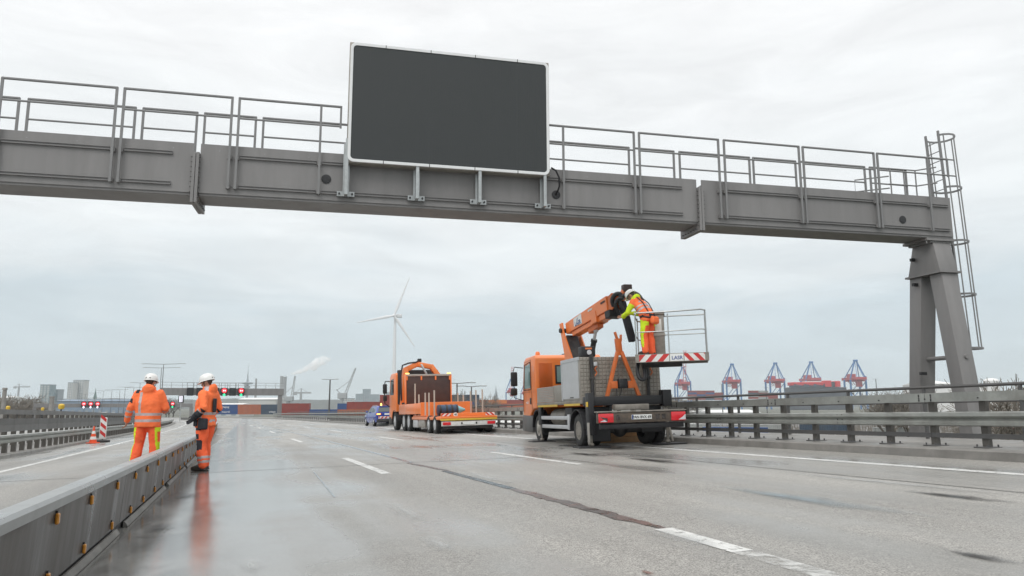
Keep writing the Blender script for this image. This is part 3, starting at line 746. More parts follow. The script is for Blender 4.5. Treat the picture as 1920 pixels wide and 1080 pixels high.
for dx in (-.12, .12):
    for dy in (-.09, .09): bpm.tube([(dx, dy, .17), (dx, dy, .205)], .014, 6)
bpm.beam((-.02, -.08, .17), (-.13, -.08, .17), .01, .05)
bpm = bpm.mesh('base_plate', M_['rail_dark'])
org = WM[rg.name].translation
pst = []; s = -5.3
while s < 138:
    pst.append(s); s += .955 if s < 90 else 1.9
for s in pst:
    p = link('post', pm, rg, None, rp(s, PT) - org); p.rotation_euler = (0, 0, tangent(s))
    if s < 55: link('base_plate', bpm, p)
bolts = MB()
for i in range(40):
    s = -4 + i * 1.0
    for h in (.95,): bolts.ellip(rp(s, PT - .153, h) - org, .016, .016, .012, 6, 4)
    if i % 4 == 2:
        for dh in (.92, .94, .97, 1.0, 1.02):
            for ds_ in (-.12, .12): bolts.ellip(rp(s + ds_, PT - .153, dh) - org, .014, .014, .012, 6, 4)
    if i % 4 == 0:
        for dh in (.53, .60, .69): 
            for ds_ in (-.06, .06): bolts.ellip(rp(s + ds_, PT - .15, dh) - org, .014, .014, .012, 6, 4)
struct(bolts.build('bolt', M_['black'], rg), 'stuff')
hr = thing('handrail', 'dark tubular bridge handrail standing behind the right guardrail', 'handrail', Matrix.Translation(rp(0, 12.95)))
org2 = WM[hr.name].translation
s = -5
while s < 140:
    L = 6 if s < 60 else 12
    for h, r in ((1.18, .035), (.88, .018), (.66, .018), (.44, .018)):
        mb = MB(); mb.tube([rp(s, 12.95, h) - org2, rp(s + L / 2, 12.95, h) - org2, rp(s + L, 12.95, h) - org2], r, 6); mb.build('rail', M_['rail_dark'], hr)
    s += L
pm2 = MB(); pm2.box(-.03, .03, -.02, .02, .15, 1.16); pm2 = pm2.mesh('post', M_['rail_dark'])
s = -4.4
while s < 140:
    p = link('post', pm2, hr, None, rp(s, 12.95) - org2); p.rotation_euler = (0, 0, tangent(s)); s += 2.0

# ================================================================== LEFT-HAND RAILS
lg = thing('guardrail', 'weathered low corrugated guardrail on close posts along the left kerb', 'guardrail', Matrix.Translation(rp(20, -6.25)))
ol = WM[lg.name].translation
WL = [(-a, b_) for a, b_ in WPROF][::-1]
s = 2.0
while s < 130:
    L = 4.0 if s < 70 else 8.0
    swept(WL, s, s + L + .1, -6.25, .38, lg, 'corrugated_beam', M_['galv_old'], sm=50); s += L
lpm = post_mesh(.08, .60, .16, .12)
s = 5.0
while s < 120:
    p = link('post', lpm, lg, None, rp(s, -6.34) - ol); p.rotation_euler = (0, 0, tangent(s)); s += 1.0 if s < 75 else 2
lw = thing('barrier_wall', 'tall grey steel panel barrier with top beam on the left median', 'barrier', Matrix.Translation(rp(24, -8.0)))
ow = WM[lw.name].translation
M_['panel'] = mat('panel', (.155, .155, .15), .6, .2, .16, 1.2, .1, dirt=(.07, .068, .062), ds=1.3, da=.6)
M_['panel2'] = mat('panel2', (.19, .19, .185), .6, .2, .16, 1.2, .1, dirt=(.09, .085, .08), ds=1.3, da=.6)
s = 10.0; i = 0
while s < 140:
    L = 4.0 if s < 70 else 8
    if s < 118:
        o = swept(rect(.07, .24), s + .015, s + L - .015, -8.0, .88, lw, 'panel', M_['panel'])
        swept(rect(.09, .24), s + .015, s + L - .015, -8.0, .635, lw, 'panel', M_['panel2'])
    swept(rect(.14, .18), s + .004, s + L - .004, -8.0, 1.27, lw, 'top_beam', M_['panel2'])
    s += L
wpm = post_mesh(.10, 1.28, .22, .14)
s = 11.0
while s < 130:
    p = link('post', wpm, lw, None, rp(s, -8.17) - ow); p.rotation_euler = (0, 0, tangent(s)); s += 1.33 if s < 75 else 2.66

# ================================================================== VEHICLES
def wheel(parent, x, y, r, wd, side, dual=False, rim_m='alu', hub=True):
    """side -1: the wheel's outer face looks to -x"""
    M = Matrix.Translation((x, y, r)) @ Matrix.Rotation(R_(90) * side, 4, 'Y')
    mb = MB(); k_ = r / .5
    prof = [(r * .58, -wd), (r * .80, -wd), (r * .95, -wd * .93), (r, -wd * .75), (r, -wd * .25), (r * .95, -wd * .07), (r * .80, 0), (r * .60, -.01 * k_), (r * .57, -.03 * k_)]
    mb.lathe(prof, 32, M, close=True)
    for i in range(36):                                     # tread blocks
        a = 2 * math.pi * i / 36
        mb.box(-.5 * .12 * r, .5 * .12 * r, r - .004, r + .012 * k_, -wd * .78, -wd * .22, M @ Matrix.Rotation(a, 4, 'Z'))
    if dual:
        mb.lathe([(a, b_ - wd - .05) for a, b_ in prof], 28, M, close=True)
    o = mb.build('wheel', M_['rubber'], parent, 40)
    mb = MB()
    if dual: mb.lathe([(r * .60, -.02 * k_), (r * .56, -.03 * k_), (r * .52, -.13 * k_), (r * .30, -.15 * k_), (r * .28, -.06 * k_), (r * .16, -.04 * k_), (0, -.04 * k_)], 28, M)
    else: mb.lathe([(r * .60, -.02 * k_), (r * .56, -.025 * k_), (r * .50, -.07 * k_), (r * .36, -.03 * k_), (r * .30, .01 * k_), (r * .18, .025 * k_), (0, .03 * k_)], 28, M)
    for i in range(10):
        a = 2 * math.pi * i / 10; q = r * .36
        mb.lathe([(.016 * k_, -.06 * k_), (.016 * k_, .0), (0, .004)], 6, M @ Matrix.Translation((q * math.cos(a), q * math.sin(a), 0)))
    mb.build('rim', M_[rim_m], o, 40)
    return o
def strip_stripes(x0, x1, z0, z1, y, n, parent, name, slant=.5, flip=False):
    """red and white diagonal warning board facing -y, each stripe its own piece"""
    wd = (x1 - x0) / n; h = z1 - z0
    def clip(p): return (min(max(p[0], x0), x1), p[1])
    for i in range(-2, n + 3):
        a = x0 + i * wd; sft = h * slant * (-1 if flip else 1)
        poly = [(a, z0), (a + wd, z0), (a + wd + sft, z1), (a + sft, z1)]
        if max(p[0] for p in poly) <= x0 + .004 or min(p[0] for p in poly) >= x1 - .004: continue
        out = []                                           # clip the slanted stripe to the board
        def inside(p, e): return p[0] >= x0 - 1e-6 if e == 0 else p[0] <= x1 + 1e-6
        pts = poly
        for e in (0, 1):
            X = x0 if e == 0 else x1; new = []
            for j in range(len(pts)):
                A, B = pts[j], pts[(j + 1) % len(pts)]
                if inside(A, e): new.append(A)
                if inside(A, e) != inside(B, e):
                    t_ = (X - A[0]) / (B[0] - A[0]); new.append((X, A[1] + (B[1] - A[1]) * t_))
            pts = new
        if len(pts) < 3: continue
        m_ = len(pts); mb = MB(); mb.add([(p[0], y, p[1]) for p in pts] + [(p[0], y + .003, p[1]) for p in pts],
              [tuple(range(m_)), tuple(range(m_, 2 * m_))[::-1]] + [(j, m_ + j, m_ + (j + 1) % m_, (j + 1) % m_) for j in range(m_)])
        mb.build('stripe', M_['red_refl'] if i % 2 else M_['white_refl'], parent, 0)

# ------------------------------------------------------------------ lift truck
TM = road_matrix(3.12, 18.18, R_(-14.0))
lt = thing('lift_truck', 'orange truck with folding work platform standing on outrigger pads under the gantry', 'truck', TM)
TI = TM.inverted()
def P1(*ps, name, m, sm=35, par=None, label=None): pass
def W2L(p): return TI @ p
mb = MB()
for sx_ in (-.42, .42): mb.rbox(sx_ - .05, sx_ + .05, .15, 6.4, .55, .80, .01, 1)
for y in (.6, 2.4, 3.6, 4.6): mb.box(-.4, .4, y, y + .1, .58, .76)
mb.rbox(-.35, .35, 2.7, 4.2, .35, .6, .03)
mb.tube([(-.9, 1.49, .39), (.9, 1.49, .39)], .09, 10); mb.tube([(-.8, 5.3, .39), (.8, 5.3, .39)], .07, 10)
mb.ellip((0, 1.49, .40), .2, .2, .2)
mb.build('chassis', M_['chassis'], lt)
for sd in (-1, 1):
    wheel(lt, sd * 1.12, 1.49, .40, .235, sd, True, 'alu_dirty'); wheel(lt, sd * 1.08, 5.30, .40, .235, sd, False, 'alu')
# rear light bar
mb = MB(); mb.rbox(-1.13, 1.13, .0, .12, .585, .83, .015); mb.build('light_bar', M_['rusty_bar'], lt)
mb = MB(); mb.rbox(-1.15, 1.15, -.03, .18, .835, .865, .008, 1); mb.build('bar_cover', M_['alu_dirty'], lt)
mb = MB(); mb.rbox(-1.05, 1.10, .05, .17, .44, .565, .02); mb.build('underrun_bar', M_['black'], lt)
for sd in (-1, 1):
    mb = MB(); mb.rbox(sd * .93 - .19, sd * .93 + .19, -.035, 0, .60, .81, .018); o = mb.build('tail_light', M_['red_lamp'], lt)
    mb = MB(); x = sd * 1.0
    mb.add([(x - .10, -.037, .62), (x + .10, -.037, .62), (x + .10 * sd + (.02 if sd > 0 else 0), -.037, .74), (x - .10 * sd, -.037, .70)] if sd < 0 else [(x - .08, -.037, .62), (x + .11, -.037, .62), (x + .11, -.037, .75), (x + .02, -.037, .68)], [(0, 1, 2, 3)])
    mb.build('lamp_lens', M_['clear_lamp'], o)
mb = MB(); mb.rbox(-.28, .24, -.02, -.003, .655, .765, .006, 1); pl = mb.build('number_plate', M_['plate_white'], lt)
mb = MB(); mb.box(-.275, -.235, -.0215, -.018, .66, .76); mb.build('plate_band', M_['blue_mark'], pl)
text('PAN BVX 691', .088, M_['black_ink'], pl, frame((.0, -.0225, .708), (1, 0, 0), (0, 0, 1)), bold=.002)
for x in (-.62, .40, .55): 
    mb = MB(); mb.rbox(x - .05, x + .05, -.012, .0, .65, .77, .01, 1); mb.build('rust_patch', M_['patch_brown'], lt)
mb = MB(); mb.rbox(-.55, .35, .35, .5, .875, 1.02, .015); mb.build('rear_plate', M_['alu_dirty'], lt)
# outrigger beam, housings and legs
mb = MB(); mb.rbox(-1.12, 1.12, .82, 1.05, 1.0, 1.23, .015); mb.build('outrigger_beam', M_['black'], lt)
def outrigger(x, y, zt, wd, zb=.16, pad=.32, tube=None):
    mb = MB(); mb.rbox(x - wd, x + wd, y - .13, y + .13, zb, zt, .015); o = mb.build('outrigger_leg', M_['black'], lt)
    mb = MB(); mb.tube([(x, y - .02, .03), (x, y - .02, zb + .3)], .035, 10); mb.ellip((x, y - .02, .07), .07, .07, .05); mb.build('jack_rod', M_['alu_dirty'], o)
    mb = MB(); mb.rbox(x - pad, x + pad, y - .28, y + .24, .004, .035, .008, 1); mb.build('pad', M_['black'], o)
    return o
o = outrigger(-1.06, .72, 1.32, .07, .30, .40); outrigger(1.05, .9, 1.36, .12, .95, .40)
mb = MB(); mb.tube([(1.1, .72, .08), (.98, .9, .98)], .032, 10); mb.build('jack_rod', M_['alu_dirty'], lt)
mb = MB(); mb.rbox(-1.17, -1.132, .56, .66, .08, .60, .01); mb.build('jack_sleeve', M_['alu'], o)
mb = MB(); mb.box(-1.172, -1.14, .60, .68, .98, 1.10); mb.build('marker_plate', M_['yellow'], o)
mb = MB(); mb.rbox(-.98, -.42, 1.02, 1.06, .12, .98, .02, 1); mb.build('mudflap', M_['black'], lt)
mb = MB(); mb.rbox(.42, .98, 1.02, 1.06, .30, .98, .02, 1); mb.build('mudflap', M_['black'], lt)
outrigger(-1.06, 5.02, 1.05, .05, .5, .36); outrigger(1.06, 4.9, 1.05, .06, .4, .3)
# wheel arch over the rear wheel
for sd in (-1, 1):
    mb = MB(); pts = [(sd * 1.0, 1.49 + .52 * math.cos(R_(a)), .42 + .50 * math.sin(R_(a))) for a in range(-5, 186, 12)]
    for i in range(len(pts) - 1): mb.beam(pts[i], pts[i + 1], .32, .02, up=(0, .3, 1))
    mb.build('mudguard', M_['black'], lt)
# platform and boxes
mb = MB(); mb.rbox(-1.12, 1.12, 1.08, 5.22, 1.06, 1.15, .01); fl = mb.build('platform', M_['alu_dirty'], lt)
for y0, y1 in ((1.25, 2.55), (3.15, 5.1)):
    mb = MB(); mb.box(-1.128, -1.121, y0, y1, 1.02, 1.075); mb.build('reflective_strip', M_['yellow'], fl)
M_['chequer'] = None
def chequer():
    m = mat('chequer', (.33, .305, .268), .46, .4, .12, 4, .1, dirt=(.17, .15, .12), ds=1.6, da=.6)
    return m
M_['chequer'] = chequer(); M_['chequer_dk'] = mat('chequer_dk', (.22, .198, .172), .6, .2, .2, 4)
mb = MB(); mb.rbox(-1.10, 1.10, 1.24, 2.72, 1.152, 2.24, .015); bx = mb.build('body_box', M_['alu'], lt)
def chequer_panel(x0, x1, z0, z1, y, parent):
    mb = MB(); mb.rbox(x0 + .006, x1 - .006, y - .012, y, z0, z1, .004, 1)
    o = mb.build('rear_panel', M_['chequer_dk'], parent)
    mb = MB(); nx = max(1, round((x1 - x0) / .105)); nz = max(1, round((z1 - z0) / .098))    # pressed squares with dark grooves
    for ix in range(nx):
        for iz in range(nz):
            ax, bx2 = x0 + .01 + (x1 - x0 - .02) * ix / nx, x0 + .01 + (x1 - x0 - .02) * (ix + 1) / nx; az2, bz2 = z0 + (z1 - z0) * iz / nz, z0 + (z1 - z0) * (iz + 1) / nz; g_ = .007; e_ = .012
            mb.add([(ax + g_, y - .012, az2 + g_), (bx2 - g_, y - .012, az2 + g_), (bx2 - g_, y - .012, bz2 - g_), (ax + g_, y - .012, bz2 - g_), (ax + g_ + e_, y - .022, az2 + g_ + e_), (bx2 - g_ - e_, y - .022, az2 + g_ + e_), (bx2 - g_ - e_, y - .022, bz2 - g_ - e_), (ax + g_ + e_, y - .022, bz2 - g_ - e_)], [(4, 5, 6, 7), (0, 1, 5, 4), (1, 2, 6, 5), (2, 3, 7, 6), (3, 0, 4, 7)])
    q = mb.build('tread', M_['chequer'], o, 0); q['kind'] = 'stuff'
for x0, x1 in ((-1.10, -.72), (-.72, -.05), (-.05, .58), (.58, 1.10)): chequer_panel(x0, x1, 1.155, 2.235, 1.24, bx)
mb = MB(); mb.rbox(-1.115, -1.10, 1.32, 2.66, 1.20, 2.16, .005, 1); dr = mb.build('locker_door', M_['alu_clean'], lt)
mb = MB(); mb.rbox(-1.13, -1.115, 1.75, 2.0, 1.22, 1.245, .005, 1); mb.build('handle', M_['black'], dr)
mb = MB(); mb.box(-1.125, -1.10, 1.25, 2.72, 2.16, 2.245); mb.box(-1.125, -1.10, 2.66, 2.72, 1.155, 2.158); mb.build('door_frame', M_['alu_clean'], lt)
for i in range(9):                                         # drop-side planks
    mb = MB(); z = 1.155 + i * .048; mb.rbox(-1.115, -1.085, 3.52, 5.2, z + .002, z + .046, .006, 1); mb.build('plank', M_['alu'], lt)
mb = MB(); mb.rbox(-1.11, -.55, 2.74, 3.50, 1.152, 1.60, .01); mb.build('locker', M_['chequer'], lt)
for i in range(9):
    mb = MB(); z = 1.155 + i * .048; mb.rbox(1.085, 1.115, 2.74, 5.2, z + .002, z + .046, .006, 1); mb.build('plank', M_['alu'], lt)
for x in (-.80, .72):                                      # dark posts with ropes on the rear panel
    mb = MB(); mb.tube([(x, 1.16, 1.1), (x, 1.16, 2.3)], .045, 10); mb.rbox(x - .055, x + .055, 1.10, 1.22, 1.65, 1.72, .01, 1); o = mb.build('stay_post', M_['chassis'], lt)
    mb = MB(); rr = random.Random(int(x * 100))
    pts = [(x + .10 + .03 * math.sin(i * 1.1), 1.14 + .02 * math.cos(i), 2.05 - .03 * i if i < 10 else 1.75 + .03 * (i - 10)) for i in range(18)]
    mb.tube(pts, .014, 6); mb.build('rope', M_['orange_dk'], o)
mb = MB(); mb.rbox(-.76, -.66, 1.10, 1.2, 2.0, 2.10, .01); mb.build('socket_box', M_['alu_clean'], lt)
mb = MB(); mb.rbox(-1.0, -.62, 1.3, 1.6, 2.25, 2.52, .03); wl = mb.build('work_light', M_['black'], lt)
mb = MB(); mb.lathe([(0, .0), (.055, 0), (.065, .015), (.05, .02), (0, .012)], 16, Matrix.Translation((-.80, 1.298, 2.36)) @ Matrix.Rotation(R_(90), 4, 'X')); mb.build('lamp_lens', M_['clear_lamp'], wl)
mb = MB(); mb.rbox(-.90, -.72, 1.295, 1.31, 2.44, 2.48, .004, 1); mb.build('sticker', M_['orange'], wl)
# A-frame rest on the tail
apx = Vector((-.10, .98, 2.80))
for x in (-.52, .36):
    mb = MB(); mb.beam((x, .93, 1.2), apx + Vector((.05 * (-1 if x < 0 else 1), 0, -.45)), .09, .09, (0, 1, 0), .01); mb.build('rest_leg', M_['orange_dk'], lt)
mb = MB(); mb.beam(apx + Vector((.0, 0, -.55)), apx + Vector((-.03, 0, -.12)), .16, .09, (0, 1, 0), .01); mb.beam(apx + Vector((-.04, 0, -.15)), apx + Vector((-.10, 0, .05)), .05, .09, (0, 1, 0), .01); mb.beam(apx + Vector((.05, 0, -.2)), apx + Vector((.06, 0, -.02)), .04, .09, (0, 1, 0), .01); mb.build('rest_fork', M_['orange_dk'], lt)
mb = MB(); mb.rbox(-.40, -.22, .90, 1.0, 1.42, 1.60, .01); mb.build('rest_gusset', M_['orange_dk'], lt); mb = MB(); mb.rbox(.06, .24, .90, 1.0, 1.42, 1.60, .01); mb.build('rest_gusset', M_['orange_dk'], lt)
mb = MB(); mb.rbox(-.20, .04, .86, 1.02, 1.42, 1.66, .03); mb.tube([(-.12, .92, 1.45), (-.14, .92, 1.3), (-.2, .93, 1.2)], .012, 6); mb.tube([(-.25, .92, 1.45), (-.25, .92, 1.2)], .012, 6); mb.build('coupling_box', M_['black'], lt)
# side guards
for sd in (-1, 1):
    for z in (.42, .66):
        mb = MB(); mb.rbox(sd * 1.09 - .02, sd * 1.09 + .02, 2.25, 4.85, z, z + .10, .01); mb.build('side_guard', M_['alu_clean'], lt)
    mb = MB(); mb.rbox(sd * 1.09 - .025, sd * 1.09 + .025, 2.2, 2.36, .40, .80, .01); mb.build('guard_post', M_['alu_clean'], lt)
mb = MB(); mb.tube([(-.75, 3.0, .72), (-.75, 4.3, .72)], .24, 16); mb.build('tank', M_['alu_dirty'], lt)
mb = MB(); mb.rbox(-1.0, -.5, 2.3, 2.9, .45, .98, .03); mb.build('battery_box', M_['chassis'], lt)
# cab
CW = 1.08
cabp = [(5.38, .98), (5.38, 2.52), (5.50, 2.62), (6.55, 2.60), (6.80, 2.50), (6.98, 1.72), (7.02, .62), (6.35, .62)]
mb = MB(); mb.prism(cabp + [(5.92, .95), (5.72, .98)], -CW, CW, None, .045, 3); cab = mb.build('cab', M_['orange'], lt, 50)
arch = [(5.30 + .52 * math.cos(R_(a)), .42 + .52 * math.sin(R_(a))) for a in range(0, 181, 15)]
for sd in (-1, 1):
    mb = MB()
    for i in range(len(arch) - 1): mb.beam((sd * 1.0, *arch[i]), (sd * 1.0, *arch[i + 1]), .24, .03, up=(0, .2, 1))
    mb.build('wheel_arch', M_['black'], lt)
mb = MB(); mb.prism([(5.90, .25), (7.08, .28), (7.10, .74), (6.98, .80), (6.05, .78), (5.84, .55)], -1.10, 1.10, None, .04, 2); mb.build('front_bumper', M_['rail_dark'], lt)
for sd in (-1, 1):
    x = sd * (CW + .002)
    mb = MB(); mb.add([(x, 6.02, 1.62), (x, 6.78, 1.62), (x, 6.66, 2.34), (x, 6.02, 2.40)], [(0, 1, 2, 3) if sd > 0 else (3, 2, 1, 0)])
    mb.build('side_window', M_['glass_g'], cab)
    mb = MB()
    for a, b_ in (((5.98, 1.58), (5.98, 2.44)), ((5.98, 2.44), (6.70, 2.38)), ((6.70, 2.38), (6.83, 1.58)), ((6.83, 1.58), (5.98, 1.58))): mb.beam((x, *a), (x, *b_), .016, .03, up=(1, 0, 0))
    mb.build('window_frame', M_['black'], cab)
    mb = MB()
    for a, b_ in (((5.90, .98), (5.90, 2.50)), ((5.90, 2.50), (6.74, 2.46)), ((6.92, 1.5), (6.94, .9)), ((5.9, 1.5), (6.9, 1.5))): mb.beam((x, *a), (x, *b_), .004, .012, up=(1, 0, 0))
    mb.build('door_seam', M_['black'], cab)
    mb = MB(); mb.rbox(x - .02, x + .02, 5.98, 6.10, 1.12, 1.32, .015); mb.build('door_handle', M_['black'], cab)
    mb = MB(); mb.rbox(x - .006, x + .006, 5.50, 5.82, 1.5, 2.3, .005, 1); mb.build('side_pressing', M_['orange'], cab)
    # mirrors
    mb = MB(); mb.tube([(sd * 1.08, 6.86, 2.30), (sd * 1.35, 6.95, 2.34), (sd * 1.40, 6.95, 2.2), (sd * 1.38, 6.95, 1.35), (sd * 1.08, 6.92, 1.25)], .016, 6); mi = mb.build('mirror_arm', M_['black'], lt)
    mb = MB(); mb.rbox(sd * 1.38 - .11, sd * 1.38 + .11, 6.88, 6.98, 1.72, 2.18, .04, 3); mb.build('mirror', M_['black'], mi)
    mb = MB(); mb.rbox(sd * 1.38 - .12, sd * 1.38 + .10, 6.88, 6.99, 1.42, 1.66, .05, 3); mb.build('mirror', M_['leather'], mi)
for x0, x1, z0, z1 in ((-.98, -.56, 1.6, 2.36),):
    mb = MB()
    for i in range(2): mb.rbox(x0, x1, 5.366, 5.385, z0 + .02, z1, .012, 2)
    mb.build('rear_pressing', M_['orange'], cab)
for i in range(3):
    mb = MB(); mb.rbox(-.98, -.56, 5.36, 5.385, 1.22 + i * .1, 1.28 + i * .1, .01, 1); mb.build('rear_pressing', M_['orange'], cab)
mb = MB(); mb.rbox(-.46, .50, 5.355, 5.38, 1.72, 2.30, .03, 2); rw = mb.build('rear_window', M_['black'], cab)
mb = MB(); mb.rbox(-.41, .45, 5.348, 5.3545, 1.77, 2.25, .003, 1); mb.build('pane', M_['glass_g'], rw)
mb = MB(); mb.add([(-.95, 6.93, 1.75), (.95, 6.93, 1.75), (.90, 6.80, 2.46), (-.90, 6.80, 2.46)], [(3, 2, 1, 0)]); mb.v = [(a, b_ + .04, c) for a, b_, c in mb.v]; mb.build('windscreen', M_['glass'], cab)
mb = MB(); mb.lathe([(.09, 0), (.09, .04), (.075, .05), (.075, .15), (.05, .19), (0, .2)], 14, Matrix.Translation((-.72, 6.35, 2.60))); mb.build('beacon', M_['orange'], lt)
mb = MB(); mb.lathe([(.08, 0), (.08, .05), (.05, .09), (0, .1)], 12, Matrix.Translation((.1, 6.2, 2.61))); mb.build('beacon', M_['rail_dark'], lt)
mb = MB(); mb.tube([(.35, 5.9, 2.60), (.36, 5.86, 3.05)], .008, 5); mb.build('antenna', M_['black'], lt)
text('mobil', .13, M_['white_ink'], cab, frame((-CW - .006, 6.45, 1.18), (0, -1, 0), (0, 0, 1)), depth=.001)
# ------- boom
def prj(u, v, Y): return W2L(at(u, v, Y))
def plate(pts, th, name, m, par=lt, axis=None):
    """outlined steel plate with thickness along its own normal"""
    pts = [Vector(p) for p in pts]; n = (pts[1] - pts[0]).cross(pts[2] - pts[0]).normalized()
    if axis is not None and n.dot(Vector(axis)) < 0: n = -n
    k_ = len(pts); mb = MB()
    bm = bmesh.new(); a = [bm.verts.new(p) for p in pts]; b_ = [bm.verts.new(p + n * th) for p in pts]
    bm.faces.new(a[::-1]); bm.faces.new(b_)
    for i in range(k_): bm.faces.new((a[i], a[(i + 1) % k_], b_[(i + 1) % k_], b_[i]))
    bmesh.ops.recalc_face_normals(bm, faces=list(bm.faces)); bmesh.ops.bevel(bm, geom=list(bm.edges), offset=.008, segments=1, affect='EDGES')
    mb.bm(bm); return mb.build(name, m, par, 35)
B0, B1 = prj(1069, 617, 22.3), prj(1148, 572, 19.9)
bd = (B1 - B0).normalized(); bs_ = bd.cross(Vector((0, 0, 1))).normalized(); bu = bs_.cross(bd)
VS = 1.0 if (TI @ CP - B0).dot(bs_) > 0 else -1.0
def BP(a, b_, c): return B0 + bd * a + bs_ * b_ + bu * c
BL = (B1 - B0).length
mb = MB(); mb.tube([(-.15, 3.75, 1.15), (-.15, 3.75, 1.75)], .42, 20); mb.rbox(-.55, .3, 3.3, 4.2, 1.7, 2.0, .03); mb.build('turret', M_['chassis'], lt)
for sgn2 in (-1, 1):                                       # column side plates
    off = bs_ * (.24 * sgn2) 
    basec = Vector((-.22, 3.78, 0)); bh = Vector((bd.x, bd.y, 0)).normalized()
    top = B0 + Vector((0, 0, .02))
    pts = [basec + bh * -.22 + Vector((0, 0, 2.0)), basec + bh * .36 + Vector((0, 0, 2.0)), top + bh * .10 + Vector((0, 0, -.10)), top + bh * .05 + Vector((0, 0, .16)), top + bh * -.14 + Vector((0, 0, .14))]
    plate([p + off for p in pts], .05, 'column_plate', M_['orange'], axis=off)
mb = MB(); mb.beam(Vector((-.22, 3.78, 1.95)), B0 + Vector((0, 0, -.25)), .36, .25, bd); mb.build('column_core', M_['chassis'], lt)
mb = MB(); mb.tube([BP(-.02, -.34, -.05), BP(-.02, .34, -.05)], .07, 12); mb.build('pivot_pin', M_['chassis'], lt)
# main boom: outer box with tapered root, telescoping box below it
def boxprof(a0, a1, c0l, c1l, c0r, c1r, hw, name, m, par=lt):
    vs_ = [BP(a0, -hw, c0l), BP(a0, hw, c0l), BP(a0, hw, c1l), BP(a0, -hw, c1l), BP(a1, -hw, c0r), BP(a1, hw, c0r), BP(a1, hw, c1r), BP(a1, -hw, c1r)]
    bm = bmesh.new(); v = [bm.verts.new(q) for q in vs_]
    for f_ in [(0, 3, 2, 1), (4, 5, 6, 7), (0, 1, 5, 4), (1, 2, 6, 5), (2, 3, 7, 6), (3, 0, 4, 7)]: bm.faces.new([v[i] for i in f_])
    bmesh.ops.recalc_face_normals(bm, faces=list(bm.faces)); bmesh.ops.bevel(bm, geom=list(bm.edges), offset=.012, segments=2, affect='EDGES')
    mb = MB(); mb.bm(bm); return mb.build(name, m, par)
boom = boxprof(.05, BL, -.17, .16, -.15, .25, .17, 'boom', M_['orange'])
boxprof(.35, BL - .02, -.30, -.175, -.30, -.155, .13, 'lower_boom', M_['orange'], lt)
boxprof(BL - .95, BL - .62, -.30, .05, -.30, .02, .185, 'boom_collar', M_['orange'], lt)
boxprof(BL - 1.35, BL - .75, -.46, -.302, -.42, -.302, .09, 'cylinder_bracket', M_['orange_dk'], lt)
boxprof(BL, BL + .26, -.22, .22, -.16, .26, .14, 'boom_head', M_['orange_dk'], lt)
boxprof(BL - .12, BL + .16, -.36, -.16, -.36, -.17, .20, 'valve_block', M_['black'], lt)
plate([BP(.62, VS * .174, -.09), BP(1.12, VS * .174, -.11), BP(1.12, VS * .174, .17), BP(.62, VS * .174, .14)], .004, 'logo_plate', M_['plate_white'], axis=bs_ * VS)
lf = frame(BP(.87, VS * .1815, .0), bd, bu)
if lf.col[2].to_3d().dot(bs_ * VS) < 0: lf = frame(BP(.87, VS * .1815, .0), -bd, bu)
text('LASR', .17, M_['blue_mark'], lt, lf @ Matrix.Translation((0, -.04, 0)), depth=.001, bold=.004)
mb = MB(); mb.add([lf @ Vector(q) for q in ((-.07, .04, .001), (.0, .04, .001), (.03, .12, .001), (.02, .12, .001))], [(0, 1, 2, 3)]); mb.build('logo_mark', M_['blue_mark'], lt)
for a in (1.55, 2.3): plate([BP(a, VS * .174, .10), BP(a + .24, VS * .174, .10), BP(a + .24, VS * .174, .15), BP(a, VS * .174, .15)], .003, 'warning_label', M_['white_refl'] if a < 2 else M_['brown_board'], axis=bs_ * VS)
C0, C1 = Vector((-.10, 3.25, 2.1)), BP(BL - 1.05, 0, -.42)
mb = MB(); mb.tube([C0, C0 + (C1 - C0) * .72], .075, 14); mb.tube([C0 + (C1 - C0) * .68, C0 + (C1 - C0) * .74], .09, 14); cy = mb.build('lift_cylinder', M_['black'], lt)
mb = MB(); mb.tube([C0 + (C1 - C0) * .72, C1], .045, 12); mb.ellip(C1, .08, .08, .08); mb.build('piston_rod', M_['alu_clean'], cy)
def arc_hose(pts, r, name='hose'):
    P_ = [Vector(p) for p in pts]; out = []
    for i in range(len(P_) - 1):
        p0, p1, p2, p3 = P_[max(i - 1, 0)], P_[i], P_[i + 1], P_[min(i + 2, len(P_) - 1)]
        for k_ in range(5):
            t_ = k_ / 5; out.append(.5 * ((2 * p1) + (-p0 + p2) * t_ + (2 * p0 - 5 * p1 + 4 * p2 - p3) * t_ ** 2 + (-p0 + 3 * p1 - 3 * p2 + p3) * t_ ** 3))
    out.append(P_[-1]); mb = MB(); mb.tube(out, r, 8); return mb.build(name, M_['black'], lt)
arc_hose([prj(1156, 585, 19.7), prj(1148, 565, 19.6), prj(1153, 553, 19.55), prj(1163, 552, 19.5), prj(1162, 567, 19.5), prj(1168, 580, 19.5)], .06)
arc_hose([prj(1160, 587, 19.6), prj(1154, 570, 19.5), prj(1160, 560, 19.45), prj(1170, 560, 19.4)], .045)
arc_hose([prj(1168, 556, 19.4), prj(1180, 549, 19.3), prj(1195, 552, 19.2), prj(1204, 565, 19.1), prj(1202, 578, 19.05)], .055)
arc_hose([prj(1197, 680, 18.75), prj(1195, 695, 18.7), prj(1199, 709, 18.65), prj(1207, 711, 18.65), prj(1209, 700, 18.7), prj(1206, 684, 18.75)], .05)
